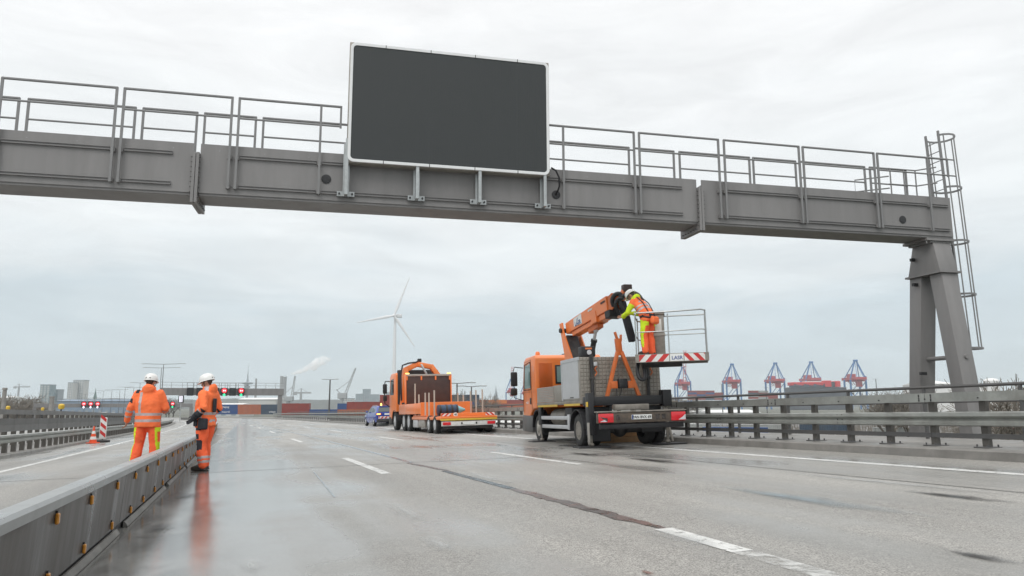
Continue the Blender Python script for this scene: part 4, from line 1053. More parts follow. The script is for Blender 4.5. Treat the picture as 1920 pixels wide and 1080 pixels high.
# jib from the boom head down to the basket
J0, J1 = prj(1160, 572, 19.65), prj(1180, 660, 19.25)
mb = MB(); mb.beam(J0, J0 + (prj(1172, 545, 19.6) - J0) * 1.0, .16, .16, bs_, .02); mb.build('jib_head', M_['orange_dk'], lt)
mb = MB(); mb.rbox(-.12, .12, -.1, .1, -.1, .1, .02, 2, Matrix.Translation(prj(1175, 541, 19.6))); mb.build('jib_cap', M_['brown_board'], lt)
mb = MB(); mb.beam(prj(1166, 566, 19.6), prj(1186, 640, 19.3), .14, .18, bs_, .02); mb.build('jib', M_['dark_cloth'], lt)
# basket
FL, FR = prj(1192, 666, 18.45), prj(1328, 661, 18.05)
bx_ = (FR - FL); BWd = bx_.length; bx_.normalize(); bz_ = Vector((0, 0, 1)); bz_ = (bz_ - bx_ * bz_.dot(bx_)).normalized(); by_ = bz_.cross(bx_)
def K(a, b_, c): return FL + bx_ * a + by_ * b_ + bz_ * c
KM = frame(FL, bx_, by_)
DP = .82
mb = MB(); mb.rbox(0, BWd, .012, DP, -.05, .0, .01, 1, KM); bk = mb.build('basket_floor', M_['alu_dirty'], lt)
mb = MB(); mb.rbox(-.015, .0, 0, DP, -.22, .02, .004, 1, KM); mb.rbox(BWd, BWd + .015, 0, DP, -.16, .02, .004, 1, KM); mb.rbox(0, BWd, DP, DP + .015, -.2, .02, .004, 1, KM); mb.build('toe_board', M_['alu_dirty'], bk)
mb = MB(); mb.prism([(.05, -.055), (.75, -.055), (.7, -.26), (.3, -.30), (.08, -.2)], .12, 1.1, KM, .01, 1); mb.prism([(.05, -.055), (.75, -.055), (.7, -.13), (.1, -.14)], 1.1, BWd - .1, KM, .01, 1); mb.build('basket_undertray', M_['chassis'], bk)
mb = MB(); mb.rbox(-.01, BWd + .01, -.012, .010, -.19, .015, .004, 1, KM); bd_ = mb.build('warning_board', M_['alu_dirty'], lt)
bl = bd_                                                   # stripes in board space
def board_stripes(x0, x1, n, flip):
    tmpM = KM; before = set(o.name for o in bpy.data.objects)
    strip_stripes(x0, x1, -.175, .0, -.0165, n, bd_, 'stripe', .9, flip)
    for o in [q for q in bpy.data.objects if q.name not in before]: o.data.transform(tmpM)
board_stripes(.08, .80, 5, False); board_stripes(1.16, BWd - .08, 4, True)
mb = MB(); mb.box(.82, 1.14, -.0165, -.0135, -.175, .0, KM); mb.build('logo_plate', M_['plate_white'], bd_)
text('LASR', .12, M_['blue_mark'], bd_, KM @ frame((.99, -.018, -.10), (1, 0, 0), (0, 0, 1)), depth=.0005, bold=.003)
RH = 1.04
corners = [(0.02, .02), (BWd * .47, .02), (BWd - .02, .02), (BWd - .02, DP - .02), (.02, DP - .02)]
rail_pts = {}
for i, (a, b_) in enumerate(corners):
    mb = MB(); mb.tube([K(a, b_, -.02), K(a, b_, RH - .05)], .017, 8); mb.build('basket_post', M_['galv'], lt)
for z in (RH, .56):
    r_ = .02 if z == RH else .014
    mb = MB(); e = .10
    pts = [K(.02, .02, z - (.06 if z == RH else 0)), K(.06, .02, z), K(BWd * .5, .02, z), K(BWd - .12, .02, z + .02), K(BWd - .02, .08, z), K(BWd - .02, DP - .02, z - .02), K(BWd * .32, DP - .02, z - .02)]
    mb.tube(pts, r_, 8); mb.build('basket_rail', M_['galv'], lt)
    mb = MB(); mb.tube([K(.02, .02, z), K(.0, DP * .5, z - .06), K(.02, DP - .02, z - .12), K(.12, DP, z - .14)], r_, 8); mb.build('basket_rail', M_['galv'], lt)
mb = MB(); mb.rbox(0.400, 0.700, DP - .34, DP - .06, .0, 1.06, .02, 2, KM); cb = mb.build('control_column', M_['alu_dirty'], lt)
mb = MB(); mb.rbox(0.370, 0.720, DP - .37, DP - .03, 1.03, 1.12, .01, 1, KM); mb.build('column_lid', M_['alu_dirty'], cb)
mb = MB(); mb.box(0.480, 0.640, DP - .344, DP - .341, .62, .92, KM); mb.build('instruction_sheet', M_['plate_white'], cb)
mb = MB(); mb.box(0.385, 0.715, DP - .36, DP - .045, .50, .56, KM); mb.build('column_band', M_['alu'], cb)
# timbers under the truck
for i, (x, y, z, L, az_) in enumerate(((-.2, 2.7, .0, 1.6, 5), (.1, 3.1, .0, 1.8, -8), (.0, 2.85, .145, 1.3, 12))):
    o = MB(); o.rbox(-L / 2, L / 2, -.09, .09, 0, .14, .01)
    oo = o.build('timber', M_['wood']); oo.matrix_world = TM @ Matrix.Translation((x + .6, y, z + .004)) @ Matrix.Rotation(R_(az_), 4, 'Z')
    tag(oo, ('wooden timber lying on the road beneath the lift truck', 'second wooden timber on the road beneath the lift truck', 'upper wooden timber lying across two others beneath the lift truck')[i], 'timber')

# ------------------------------------------------------------------ crane truck with low deck
CM = road_matrix(-1.855, 32.93, R_(-19.8))
ct = thing('crane_truck', 'orange flatbed truck with folded loading crane, brown headboard and upright stakes', 'truck', CM)
CI = CM.inverted()
mb = MB()
for x in (-.45, .45): mb.rbox(x - .06, x + .06, .3, 11.2, .42, .59, .01, 1)
for y in (1.03, 2.2, 6.8, 8.0, 10.4): mb.tube([(-.95, y, .46), (.95, y, .46)], .09, 8)
mb.rbox(-.5, .5, 2.9, 6.2, .4, .59, .02); mb.build('chassis', M_['chassis'], ct)
for sd in (-1, 1):
    for y in (1.03, 2.2): wheel(ct, sd * 1.285, y, .39, .24, sd, False, 'alu_clean')
    for y in (6.8, 8.0): wheel(ct, sd * 1.22, y, .50, .28, sd, True, 'alu_clean')
    wheel(ct, sd * 1.22, 10.4, .50, .30, sd, False, 'alu_clean')
    for y in (6.8, 8.0):
        mb = MB(); pts = [(sd * 1.08, y + .58 * math.cos(R_(a)), .5 + .58 * math.sin(R_(a))) for a in range(15, 166, 15)]
        for i in range(len(pts) - 1): mb.beam(pts[i], pts[i + 1], .34, .02, up=(0, .3, 1))
        mb.build('mudguard', M_['black'], ct)
mb = MB(); mb.rbox(-1.27, 1.27, .02, 5.7, .60, .73, .015); mb.build('deck', M_['orange'], ct)
mb = MB(); mb.rbox(-1.275, 1.275, -.04, .02, .56, .64, .01); mb.build('deck_edge', M_['yellow'], ct); mb = MB(); mb.rbox(-1.275, 1.275, -.04, .02, .645, .72, .01); mb.build('deck_edge', M_['orange'], ct)
for i in range(15):
    mb = MB(); mb.rbox(-1.2, 1.2, .08 + i * .25, .08 + i * .25 + .238, .732, .752, .004, 1); mb.build('deck_plank', M_['orange_dk'], ct)
mb = MB(); mb.rbox(-1.21, 1.21, .1, .2, .74, .875, .01, 1); tb = mb.build('tail_board', M_['orange'], ct)
strip_stripes(-1.2, -.78, .75, .87, .094, 4, tb, 'stripe', 1.2); strip_stripes(.78, 1.2, .75, .87, .094, 4, tb, 'stripe', 1.2, True)
mb = MB(); mb.lathe([(0, 0), (.095, 0), (.095, .008), (0, .008)], 20, Matrix.Translation((-.58, .09, .81)) @ Matrix.Rotation(R_(90), 4, 'X')); ro = mb.build('speed_disc', M_['plate_white'], ct)
text('40', .12, M_['black_ink'], ro, frame((-.58, .078, .81), (1, 0, 0), (0, 0, 1)), depth=.001, bold=.003)
mb = MB(); mb.rbox(-1.22, 1.22, .0, .08, .33, .535, .015); lb = mb.build('light_board', M_['white_refl'], ct)
for sd in (-1, 1):
    mb = MB(); mb.rbox(sd * 1.0 - .18, sd * 1.0 + .18, -.03, 0, .37, .50, .015); mb.build('tail_light', M_['red_lamp'], ct)
    mb = MB(); mb.rbox(sd * .33 - .03, sd * .33 + .03, -.02, 0, .39, .48, .01, 1); mb.build('lamp', M_['black'], lb)
mb = MB(); mb.rbox(-.27, .25, -.018, -.002, .38, .49, .005, 1); pl = mb.build('number_plate', M_['plate_white'], ct)
mb = MB(); mb.rbox(-1.1, 1.1, .1, .2, .20, .32, .02); mb.build('underrun_bar', M_['chassis'], ct)
for sd in (-1, 1):
    mb = MB(); mb.rbox(sd * 1.0 - .16, sd * 1.0 + .16, .32, .34, .10, .52, .01, 1); mb.build('mudflap', M_['black'], ct)
    mb = MB(); mb.rbox(sd * 1.24 - .03, sd * 1.24 + .03, 2.9, 5.4, .735, .80, .01); mb.build('side_rave', M_['orange_dk'], ct)
mb = MB(); mb.rbox(-1.22, -.8, 3.2, 4.4, .25, .595, .03); mb.build('tool_box', M_['alu'], ct)
mb = MB(); mb.rbox(-1.24, -.85, 4.6, 5.6, .22, .595, .04); mb.build('fuel_tank', M_['alu_clean'], ct)
mb = MB(); mb.rbox(.85, 1.24, 3.2, 5.4, .25, .595, .03); mb.build('tool_box', M_['alu'], ct)
mb = MB(); mb.rbox(-1.26, 1.26, 3.85, 9.0, .86, 1.38, .02); mb.build('upper_deck', M_['orange'], ct)
mb = MB(); mb.prism([(3.85, .74), (3.85, 1.38), (3.80, 1.41), (3.72, 1.41), (3.72, .74)], -1.265, 1.265, None, .01, 1); mb.build('deck_step', M_['orange'], ct)
mb = MB(); mb.rbox(-1.22, 1.22, 7.4, 7.48, 1.40, 2.88, .01); hb = mb.build('headboard', M_['brown_board'], ct)
for i in range(4):
    mb = MB(); x = -1.15 + i * .767; mb.rbox(x - .04, x + .04, 7.36, 7.40, 2.62, 2.86, .01, 1); mb.build('bracket', M_['orange'], hb)
mb = MB(); mb.rbox(-1.24, 1.24, 7.36, 7.50, 2.82, 2.93, .01); mb.build('headboard_rail', M_['alu'], hb)
for sd in (-1, 1):
    mb = MB(); mb.rbox(sd * 1.22 - .03, sd * 1.22 + .03, 7.34, 7.52, 1.40, 2.9, .01); mb.build('headboard_post', M_['orange'], hb)
    mb = MB(); mb.rbox(sd * 1.12 - .10, sd * 1.12 + .10, 7.38, 7.46, 2.94, 3.0, .02, 2); mb.build('warning_lamp', M_['amber_lit'], ct)
for y, zt in ((1.33, 1.9), (2.34, 1.82), (3.08, 1.84), (4.4, 1.80), (5.24, 2.35)):
    mb = MB(); mb.rbox(-1.23, -1.17, y - .03, y + .03, .73, zt, .008, 1); mb.build('stake', M_['stake'], ct)
for y, zt in ((1.83, 1.92), (2.84, 1.92), (3.73, 1.9), (5.0, 1.75), (6.0, 1.88)):
    mb = MB(); mb.rbox(1.17, 1.23, y - .03, y + .03, .73, zt, .008, 1); mb.build('stake', M_['stake'], ct)
# folded crane behind the cab
mb = MB(); mb.rbox(-.45, .45, 8.9, 9.6, .8, 2.2, .04); mb.build('crane_base', M_['orange_dk'], ct)
mb = MB(); mb.rbox(-1.1, -.5, 9.0, 9.5, .9, 1.5, .03); mb.build('crane_leg_box', M_['black'], ct); mb = MB(); mb.rbox(.5, 1.1, 9.0, 9.5, .9, 1.5, .03); mb.build('crane_leg_box', M_['black'], ct)
mb = MB(); mb.beam((-1.0, 9.2, 1.3), (-.85, 9.2, 3.35), .30, .36, (0, 1, 0), .03); mb.build('crane_mast', M_['orange'], ct)
mb = MB(); mb.beam((-.9, 9.2, 3.25), (-.1, 9.15, 3.62), .28, .34, (0, 1, 0), .03); mb.build('crane_arm', M_['orange'], ct)
mb = MB(); mb.beam((-.2, 9.05, 3.55), (.55, 9.0, 3.40), .26, .36, (0, 1, 0), .03); mb.build('crane_arm', M_['orange'], ct)
mb = MB(); mb.beam((.5, 9.0, 3.48), (1.05, 8.95, 2.75), .26, .32, (0, 1, 0), .03); mb.build('crane_arm', M_['orange'], ct)
mb = MB(); mb.beam((-.05, 8.86, 3.55), (.25, 8.86, 3.0), .10, .10, (0, 1, 0), .02); mb.build('crane_cylinder', M_['alu_clean'], ct)
mb = MB(); mb.tube([(-1.12, 9.0, 1.6), (-1.15, 9.0, 3.0), (-1.05, 9.0, 3.5), (-.7, 9.0, 3.62), (-.3, 9.0, 3.66), (-.1, 9.0, 3.80)], .045, 8); mb.rbox(-.2, .0, 8.95, 9.15, 3.68, 3.86, .02); mb.build('hose', M_['black'], ct)
# cab
cp = [(9.85, 1.0), (9.85, 3.05), (9.95, 3.15), (11.3, 3.15), (11.65, 2.98), (11.85, 2.0), (11.9, .6), (11.15, .6), (11.0, 1.02)]
mb = MB(); mb.prism(cp, -1.24, 1.24, None, .06, 3); cb2 = mb.build('cab', M_['orange'], ct, 50)
mb = MB(); mb.rbox(-1.15, 1.15, 9.78, 10.1, 1.4, 3.30, .06, 3); mb.build('cab_fairing', M_['black'], ct)
for sd in (-1, 1):
    x = sd * 1.243
    mb = MB(); mb.add([(x, 10.5, 1.95), (x, 11.62, 1.95), (x, 11.45, 2.8), (x, 10.5, 2.85)], [(0, 1, 2, 3) if sd > 0 else (3, 2, 1, 0)]); mb.build('side_window', M_['glass'], cb2)
    mb = MB(); mb.tube([(sd * 1.24, 11.7, 2.75), (sd * 1.5, 11.75, 2.75), (sd * 1.55, 11.75, 2.4), (sd * 1.52, 11.75, 1.5), (sd * 1.24, 11.7, 1.3)], .035, 6); mi = mb.build('mirror_arm', M_['black'], ct)
    mb = MB(); mb.rbox(sd * 1.52 - .12, sd * 1.52 + .12, 11.66, 11.78, 2.05, 2.6, .04, 2); mb.build('mirror', M_['black'], mi)
    mb = MB(); mb.rbox(sd * 1.50 - .12, sd * 1.50 + .10, 11.66, 11.78, 1.62, 1.95, .05, 2); mb.build('mirror', M_['black'], mi)
mb = MB(); mb.add([(-1.1, 11.86, 2.0), (1.1, 11.86, 2.0), (1.0, 11.70, 2.9), (-1.0, 11.70, 2.9)], [(3, 2, 1, 0)]); mb.v = [(a, b_ + .04, c) for a, b_, c in mb.v]; mb.build('windscreen', M_['glass'], cb2)
mb = MB(); mb.rbox(-1.25, 1.25, 11.2, 11.95, .3, .75, .05); mb.build('front_bumper', M_['chassis'], ct)
for sd in (-1, 1):
    mb = MB(); pts = [(sd * 1.1, 10.4 + .6 * math.cos(R_(a)), .5 + .6 * math.sin(R_(a))) for a in range(0, 181, 15)]
    for i in range(len(pts) - 1): mb.beam(pts[i], pts[i + 1], .30, .02, up=(0, .3, 1))
    mb.build('wheel_arch', M_['black'], ct)
# load: blue bundle with a pale cone end lying across the deck
LM = CM @ Matrix.Translation((-.62, 3.1, .755 + .262)) @ Matrix.Rotation(R_(90), 4, 'Y')
bn = thing('load_cylinder', 'dark blue cylinder with pale teal cone tip lying on the truck deck', 'cylinder', LM)
mb = MB(); mb.lathe([(.20, 0), (.25, .02), (.25, .88), (.22, .92)], 20); mb.build('barrel', M_['bundle_blue'], bn)
for z in (.05, .36, .62, .86):
    mb = MB(); mb.lathe([(.252, z), (.262, z + .01), (.262, z + .09), (.252, z + .10)], 20); mb.build('band', M_['black'], bn)
mb = MB(); mb.lathe([(.22, .93), (.21, .98), (.05, 1.34), (.0, 1.36)], 20); mb.build('cone_tip', M_['cone_teal'], bn)

# ------------------------------------------------------------------ cars
def make_car(M, paint, label, group=None, beacon=True, detail=True, van=False):
    c = thing('car' if not van else 'van', label, 'car' if not van else 'van', M, group)
    W = .90; L = 4.45
    # body sections along y: (y, half width bottom, z low, z belt, half width belt)
    low = [(0.05, .80, .34, .92), (.0, .84, .42, .96), (.25, .89, .28, .98), (1.0, .90, .24, .97), (2.6, .90, .24, .95), (3.4, .89, .26, .92), (4.1, .84, .30, .82), (4.42, .70, .38, .66)]
    mb = MB(); rings = []
    for (y, hw, z0, z1) in low[1:]:
        rings.append([(-hw * .93, y, z0), (-hw, y, z0 + .18), (-hw, y, (z0 + z1) / 2 + .08), (-hw * .94, y, z1), (hw * .94, y, z1), (hw, y, (z0 + z1) / 2 + .08), (hw, y, z0 + .18), (hw * .93, y, z0)])
    vs_ = [p for r in rings for p in r]; k_ = 8
    fs = [(i * k_ + j, i * k_ + (j + 1) % k_, (i + 1) * k_ + (j + 1) % k_, (i + 1) * k_ + j) for i in range(len(rings) - 1) for j in range(k_)] + [tuple(range(k_))[::-1], tuple((len(rings) - 1) * k_ + j for j in range(k_))]
    fs = [f_[::-1] for f_ in fs]
    mb.add(vs_, fs); mb.build('body', paint, c, 50)
    rf = 1.46 if not van else 1.95
    # cabin
    mb = MB(); cab_ = [(.10, .84, .95), (.42, .72, rf - .09), (.75, .68, rf), (2.2, .68, rf - .01), (2.5, .66, rf - .06), (3.35, .80, .93)]
    if van: cab_ = [(.02, .86, .95), (.06, .80, rf - .05), (.3, .78, rf), (2.8, .78, rf), (3.1, .76, rf - .06), (3.8, .82, .9)]
    vs_ = []; 
    for y, hw, z in cab_: vs_ += [(-hw, y, z), (hw, y, z)]
    n = len(cab_); fs = [(2 * i, 2 * i + 1, 2 * i + 3, 2 * i + 2) for i in range(n - 1)]
    fs += [tuple(2 * i for i in range(n)), tuple(2 * i + 1 for i in range(n))[::-1]]
    mb.add(vs_, fs); bmx = bmesh.new(); mm = mb.mesh('x', paint); bmx.from_mesh(mm); bmesh.ops.recalc_face_normals(bmx, faces=list(bmx.faces)); bmesh.ops.bevel(bmx, geom=list(bmx.edges), offset=.03, segments=2, affect='EDGES')
    mb2 = MB(); mb2.bm(bmx); cabn = mb2.build('cabin', paint, c, 50)
    def quad(pts, name, m, par, off=.02):
        n_ = (Vector(pts[1]) - Vector(pts[0])).cross(Vector(pts[2]) - Vector(pts[0])).normalized()
        q = MB(); q.add([Vector(p) + n_ * off for p in pts] + [Vector(p) for p in pts], [(0, 1, 2, 3), (7, 6, 5, 4), (0, 4, 5, 1), (1, 5, 6, 2), (2, 6, 7, 3), (3, 7, 4, 0)]); return q.build(name, m, par, 0)
    if not van:
        quad([(-.70, .13, 1.02), (.70, .13, 1.02), (.60, .385, rf - .13), (-.60, .385, rf - .13)], 'rear_window', M_['glass'], cabn, .012)
        for sd in (-1, 1):
            for y0, y1, a, b_ in ((.62, 1.30, .62, 1.3), (1.38, 2.2, 1.38, 2.2), (2.26, 3.0, 2.26, 2.45)):
                p = [(sd * .815, y0, 1.0), (sd * .81, y1, 1.0), (sd * .70, b_, rf - .12), (sd * .705, a + (.1 if y0 < 1 else 0), rf - .12)]
                quad(p if sd > 0 else p[::-1], 'side_window', M_['glass'], cabn, .012)
        quad([(.70, 3.20, 1.02), (-.70, 3.20, 1.02), (-.58, 2.62, rf - .14), (.58, 2.62, rf - .14)], 'windscreen', M_['glass'], cabn, .012)
    else:
        for sd in (-1, 1): quad([(-.0 + sd * .38 - .32, .015, 1.1), (sd * .38 + .32, .015, 1.1), (sd * .36 + .3, .03, 1.6), (sd * .36 - .3, .03, 1.6)], 'rear_window', M_['glass'], cabn, .015)
    for sd in (-1, 1):
        for y in (.82, 3.45): wheel(c, sd * .90, y, .33, .21, sd, False, 'alu_clean')
        mb = MB(); mb.rbox(sd * .68 - .18, sd * .68 + .19, -.03, .05, .80, .94, .03, 2); tl = mb.build('tail_light', M_['red_lamp'], c)
        if detail:
            mb = MB(); mb.rbox(sd * .70 - .13, sd * .70 + .14, -.045, -.02, .82, .91, .02, 2); mb.build('lamp_lens', M_['amber_lit'], tl)
            mb = MB(); mb.rbox(sd * .95 - .08, sd * .95 + .08, 2.75, 2.9, .98, 1.1, .03, 2); mb.build('mirror', paint, c)
    mb = MB(); mb.rbox(-.82, .82, -.06, .12, .30, .50, .04, 2); mb.build('bumper', M_['chassis'] if detail else paint, c)
    if detail:
        mb = MB(); mb.rbox(-.26, .26, -.025, -.005, .80, .91, .004, 1); mb.build('number_plate', M_['plate_white'], c)
        mb = MB(); mb.rbox(-.72, .72, -.022, -.008, .53, .70, .004, 1); wb = mb.build('warning_board', M_['white_refl'], c)
        strip_stripes(-.7, 0, .54, .69, -.026, 5, wb, 'stripe', .9); strip_stripes(0, .7, .54, .69, -.026, 5, wb, 'stripe', .9, True)
        for sd in (-1, 1):
            mb = MB(); mb.tube([(sd * .62, .8, 1.44), (sd * .62, .85, 1.50), (sd * .62, 2.2, 1.50), (sd * .62, 2.25, 1.44)], .018, 6); mb.build('roof_rail', M_['alu'], c)
        mb = MB(); mb.rbox(-.55, .55, .36, .5, 1.40, 1.46, .02, 2); mb.build('spoiler', paint, c)
    if beacon:
        mb = MB(); mb.lathe([(.07, 0), (.07, .05), (.055, .16), (.0, .19)], 12, Matrix.Translation((-.25, 1.1, 1.47))); mb.build('beacon', M_['amber_lit'], c)
    return c
car = make_car(road_matrix(-9.05, 55.5, R_(-23)), M_['car_blue'], 'blue estate car with amber beacon and red-white rear marking ahead of the trucks')

# ------------------------------------------------------------------ cone and beacon plate by the left rail
bp_ = rp(37.6, -5.62)
cn = thing('traffic_cone', 'small orange and white traffic cone beside the striped beacon board', 'cone', Matrix.Translation(rp(36.6, -5.62)))
mb = MB(); mb.rbox(-.20, .20, -.20, .20, .004, .05, .015); mb.build('cone_base', M_['cone_orange'], cn)
prev = [(.15, .05), (.127, .17), (.103, .29), (.08, .41), (.055, .53), (.03, .72)]
for i in range(5):
    mb = MB(); mb.lathe([(prev[i][0], prev[i][1]), (prev[i + 1][0], prev[i + 1][1])], 20, None); mb.build('cone_body' if i % 2 == 0 else 'cone_band', M_['cone_orange'] if i % 2 == 0 else M_['white_refl'], cn, 40)
bb = thing('beacon_board', 'upright red and white striped road beacon board by the left guardrail', 'beacon', Matrix.Translation(rp(37.9, -5.45)) @ Matrix.Rotation(R_(15), 4, 'Z'))
mb = MB(); mb.rbox(-.28, .28, -.22, .22, .004, .10, .03); mb.build('foot', M_['rubber'], bb)
mb = MB(); mb.rbox(-.14, .14, .0, .04, .14, 1.08, .03, 3); bdp = mb.build('board', M_['white_refl'], bb)
for i in range(3):
    z = .20 + i * .33; mb = MB(); mb.add([(-.115, -.004, z + .20), (.115, -.004, z), (.115, -.004, z + .16), (-.115, -.004, z + .30 + .06)], [(0, 1, 2, 3)]); mb.build('stripe', M_['red_refl'], bdp, 0)
mb = MB(); mb.box(-.03, .03, .005, .03, .09, .15); mb.build('stem', M_['rail_dark'], bb)

# ================================================================== PEOPLE
def remesh(mb, voxel, name, mats, parent, smooth=2, wr=0.0, pick=None, seed=0, label=None):
    me = bpy.data.meshes.new('t'); me.from_pydata(mb.v, [], mb.f); me.update()
    o = bpy.data.objects.new('t', me); COL.objects.link(o)
    r = o.modifiers.new('r', 'REMESH'); r.mode = 'VOXEL'; r.voxel_size = voxel; r.use_smooth_shade = True
    if smooth: s_ = o.modifiers.new('s', 'SMOOTH'); s_.factor = .5; s_.iterations = smooth
    dg = bpy.context.evaluated_depsgraph_get(); out = bpy.data.meshes.new_from_object(o.evaluated_get(dg)); bpy.data.objects.remove(o)
    out.name = name
    if wr:
        ns = [v.normal.copy() for v in out.vertices]
        for v, n in zip(out.vertices, ns):
            p = v.co + Vector((seed * 3.1, seed * 1.7, 0))
            q = Vector((p.x * 9, p.y * 9, p.z * 5)); q2 = Vector((p.x * 16, p.y * 16, p.z * 24 + 3 * math.sin(p.x * 9)))
            v.co += n * (noise.noise(q) * wr + (abs(noise.noise(q2)) - .25) * wr * .9)
    out.materials.clear()
    for m in (mats if isinstance(mats, list) else [mats]): out.materials.append(m)
    if pick:
        for f_ in out.polygons: f_.material_index = pick(f_.center)
    out.shade_smooth()
    return link(name, out, parent, label)
def chain(mb, pts, n=12):
    """smooth tapered limb: list of (point, radius)"""
    P_ = [Vector(p) for p, r in pts]; mb.tube(P_, [r for p, r in pts], n)
    for p, r in pts: mb.ellip(p, r, r, r, n, 8)
def seg_t(p, pts):
    best = (1e9, 0); tot = 0; L = [(Vector(pts[i + 1][0]) - Vector(pts[i][0])).length for i in range(len(pts) - 1)]; T = sum(L)
    for i in range(len(L)):
        a, b_ = Vector(pts[i][0]), Vector(pts[i + 1][0]); d = b_ - a
        t_ = max(0, min(1, (p - a).dot(d) / d.dot(d))); e = (p - (a + d * t_)).length
        if e < best[0]: best = (e, (tot + L[i] * t_) / T)
        tot += L[i]
    return best
def person(label, M, po, style, seed):
    pr = thing('person', label, 'person', M)
    V = {k_: Vector(v) for k_, v in po.items()}
    sp = [V['hem'], V['waist'], V['chest'], V['shoulder'], V['neck']]
    xa = (V['shR'] - V['shL']).normalized()
    def ring(c, rx, ry, i):
        a = sp[max(i - 1, 0)]; b_ = sp[min(i + 1, 4)]; t_ = (b_ - a).normalized(); y = t_.cross(xa).normalized(); return (c, rx, ry, xa, y)
    k_ = style.get('bulk', 1.0)
    arms = {sd: [(V['sh' + sd], .088 * k_), ((V['sh' + sd] + V['el' + sd]) / 2, .078 * k_), (V['el' + sd], .066 * k_), ((V['el' + sd] + V['wr' + sd]) / 2, .066 * k_), (V['wr' + sd], .056 * k_)] for sd in 'LR'}
    legs = {sd: [(V['hip' + sd], .125), ((V['hip' + sd] * .5 + V['kn' + sd] * .5), .115), (V['kn' + sd], .092), ((V['kn' + sd] + V['an' + sd]) / 2, .092), (V['an' + sd], .082)] for sd in 'LR'}
    # ---- body: one continuous surface (torso, limbs, head, hands with fingers)
    b_ = MB()
    b_.loft([ring(sp[0], .15, .11, 0), ring(sp[1], .14, .10, 1), ring(sp[2], .16, .11, 2), ring(sp[3], .16, .09, 3), ring(sp[4], .062, .062, 4)], 14)
    hc = V['head']; hd = (hc - V['neck']).normalized(); hy = Vector(style.get('look', (0, 1, 0))).normalized(); hx = hy.cross(hd).normalized(); hy = hd.cross(hx)
    HM = Matrix(((hx.x, hy.x, hd.x, hc.x), (hx.y, hy.y, hd.y, hc.y), (hx.z, hy.z, hd.z, hc.z), (0, 0, 0, 1)))
    b_.tube([V['neck'] - hd * .06, hc - hd * .02], .058, 12)
    b_.ellip((0, -.012, .025), .077, .097, .105, 16, 10, HM)       # skull
    b_.ellip((0, .028, -.045), .060, .070, .075, 14, 9, HM)        # face and jaw
    b_.ellip((0, .078, -.085), .030, .026, .026, 10, 7, HM)        # chin
    b_.ellip((0, .105, -.020), .013, .022, .024, 8, 6, HM); b_.tube([HM @ Vector((0, .085, .02)), HM @ Vector((0, .112, -.022))], .011, 6)
    for sx_ in (-1, 1):
        b_.ellip((sx_ * .078, -.008, -.01), .012, .020, .032, 8, 6, HM)
        b_.ellip((sx_ * .032, .078, .022), .016, .014, .009, 8, 5, HM)
    b_.ellip((0, .093, -.055), .026, .012, .008, 8, 5, HM)         # lips
    for sd in 'LR':
        chain(b_, [(p, r * .62) for p, r in arms[sd]], 10); chain(b_, [(p, r * .68) for p, r in legs[sd]], 10)
        f_ = V['hd' + sd].normalized(); wr_ = V['wr' + sd]; side = V['pl' + sd] - f_ * V['pl' + sd].dot(f_); side.normalize(); up = f_.cross(side)
        hm = Matrix(((side.x, f_.x, up.x, wr_.x), (side.y, f_.y, up.y, wr_.y), (side.z, f_.z, up.z, wr_.z), (0, 0, 0, 1)))
        b_.rbox(-.040, .040, -.01, .095, -.016, .016, .014, 2, hm)
        for i, (x, L) in enumerate(((-.031, .062), (-.010, .074), (.011, .070), (.031, .054))):
            p0 = Vector((x, .088, 0)); p1 = p0 + Vector((0, L * .5, -.010)); p2 = p1 + Vector((0, L * .38, -.028)); p3 = p2 + Vector((0, L * .15, -.024))
            b_.tube([hm @ q for q in (p0, p1, p2, p3)], [.0095, .009, .0085, .007], 7)
        th = -1 if sd == 'R' else 1
        b_.tube([hm @ Vector(q) for q in ((th * .034, .015, -.004), (th * .062, .045, -.014), (th * .064, .078, -.024))], [.013, .011, .009], 7)
    glove = style.get('glove')
    def pick_body(p):
        if glove:
            for sd in 'LR':
                if (p - V['wr' + sd]).length < .22 and (p - V['wr' + sd]).dot(V['hd' + sd]) > -.02: return 1
        q = HM.inverted() @ p
        if (q - Vector((0, -.02, .03))).length < .14 and q.z > .035: return 2
        if q.length < .14 and q.y < -.045 and q.z > -.07: return 2
        return 0
    remesh(b_, .0085, 'body', [M_['skin'], M_['dark_cloth'], M_['hair']], pr, 1, 0, pick_body)
    # ---- trousers
    t = MB()
    t.loft([((V['hipL'] + V['hipR']) / 2 + Vector((0, 0, -.02)), .21, .145), (sp[0] * .5 + sp[1] * .5, .20, .14), (sp[1], .19, .13)], 16)
    for sd in 'LR': chain(t, legs[sd], 14)
    tp = style['trouser']
    remesh(t, .016, 'trousers', style['tmats'], pr, 2, .016, lambda p: tp(p, {sd: seg_t(p, legs[sd]) for sd in 'LR'}, V), seed)
    # ---- jacket
    j = MB()
    j.loft([ring(sp[0] + (sp[0] - sp[1]) * .35, .225 * k_, .165 * k_, 0), ring(sp[0], .228 * k_, .165 * k_, 0), ring(sp[1], .222 * k_, .160 * k_, 1), ring(sp[2], .238 * k_, .158 * k_, 2), ring(sp[3], .205 * k_, .115 * k_, 3), ring(sp[4] * .8 + sp[3] * .2, .11, .105, 4), ring(sp[4] + (sp[4] - sp[3]) * .15, .088, .09, 4)], 20)
    for sd in 'LR': chain(j, arms[sd], 14)
    bk = -(sp[4] - sp[3]).normalized().cross(xa) * -1.0
    bk = -((sp[4] - sp[3]).normalized().cross(xa)); bk = -bk if bk.dot(V['fwd']) > 0 else bk
    hoodc = sp[4] + bk * .085 + (sp[3] - sp[4]) * .25
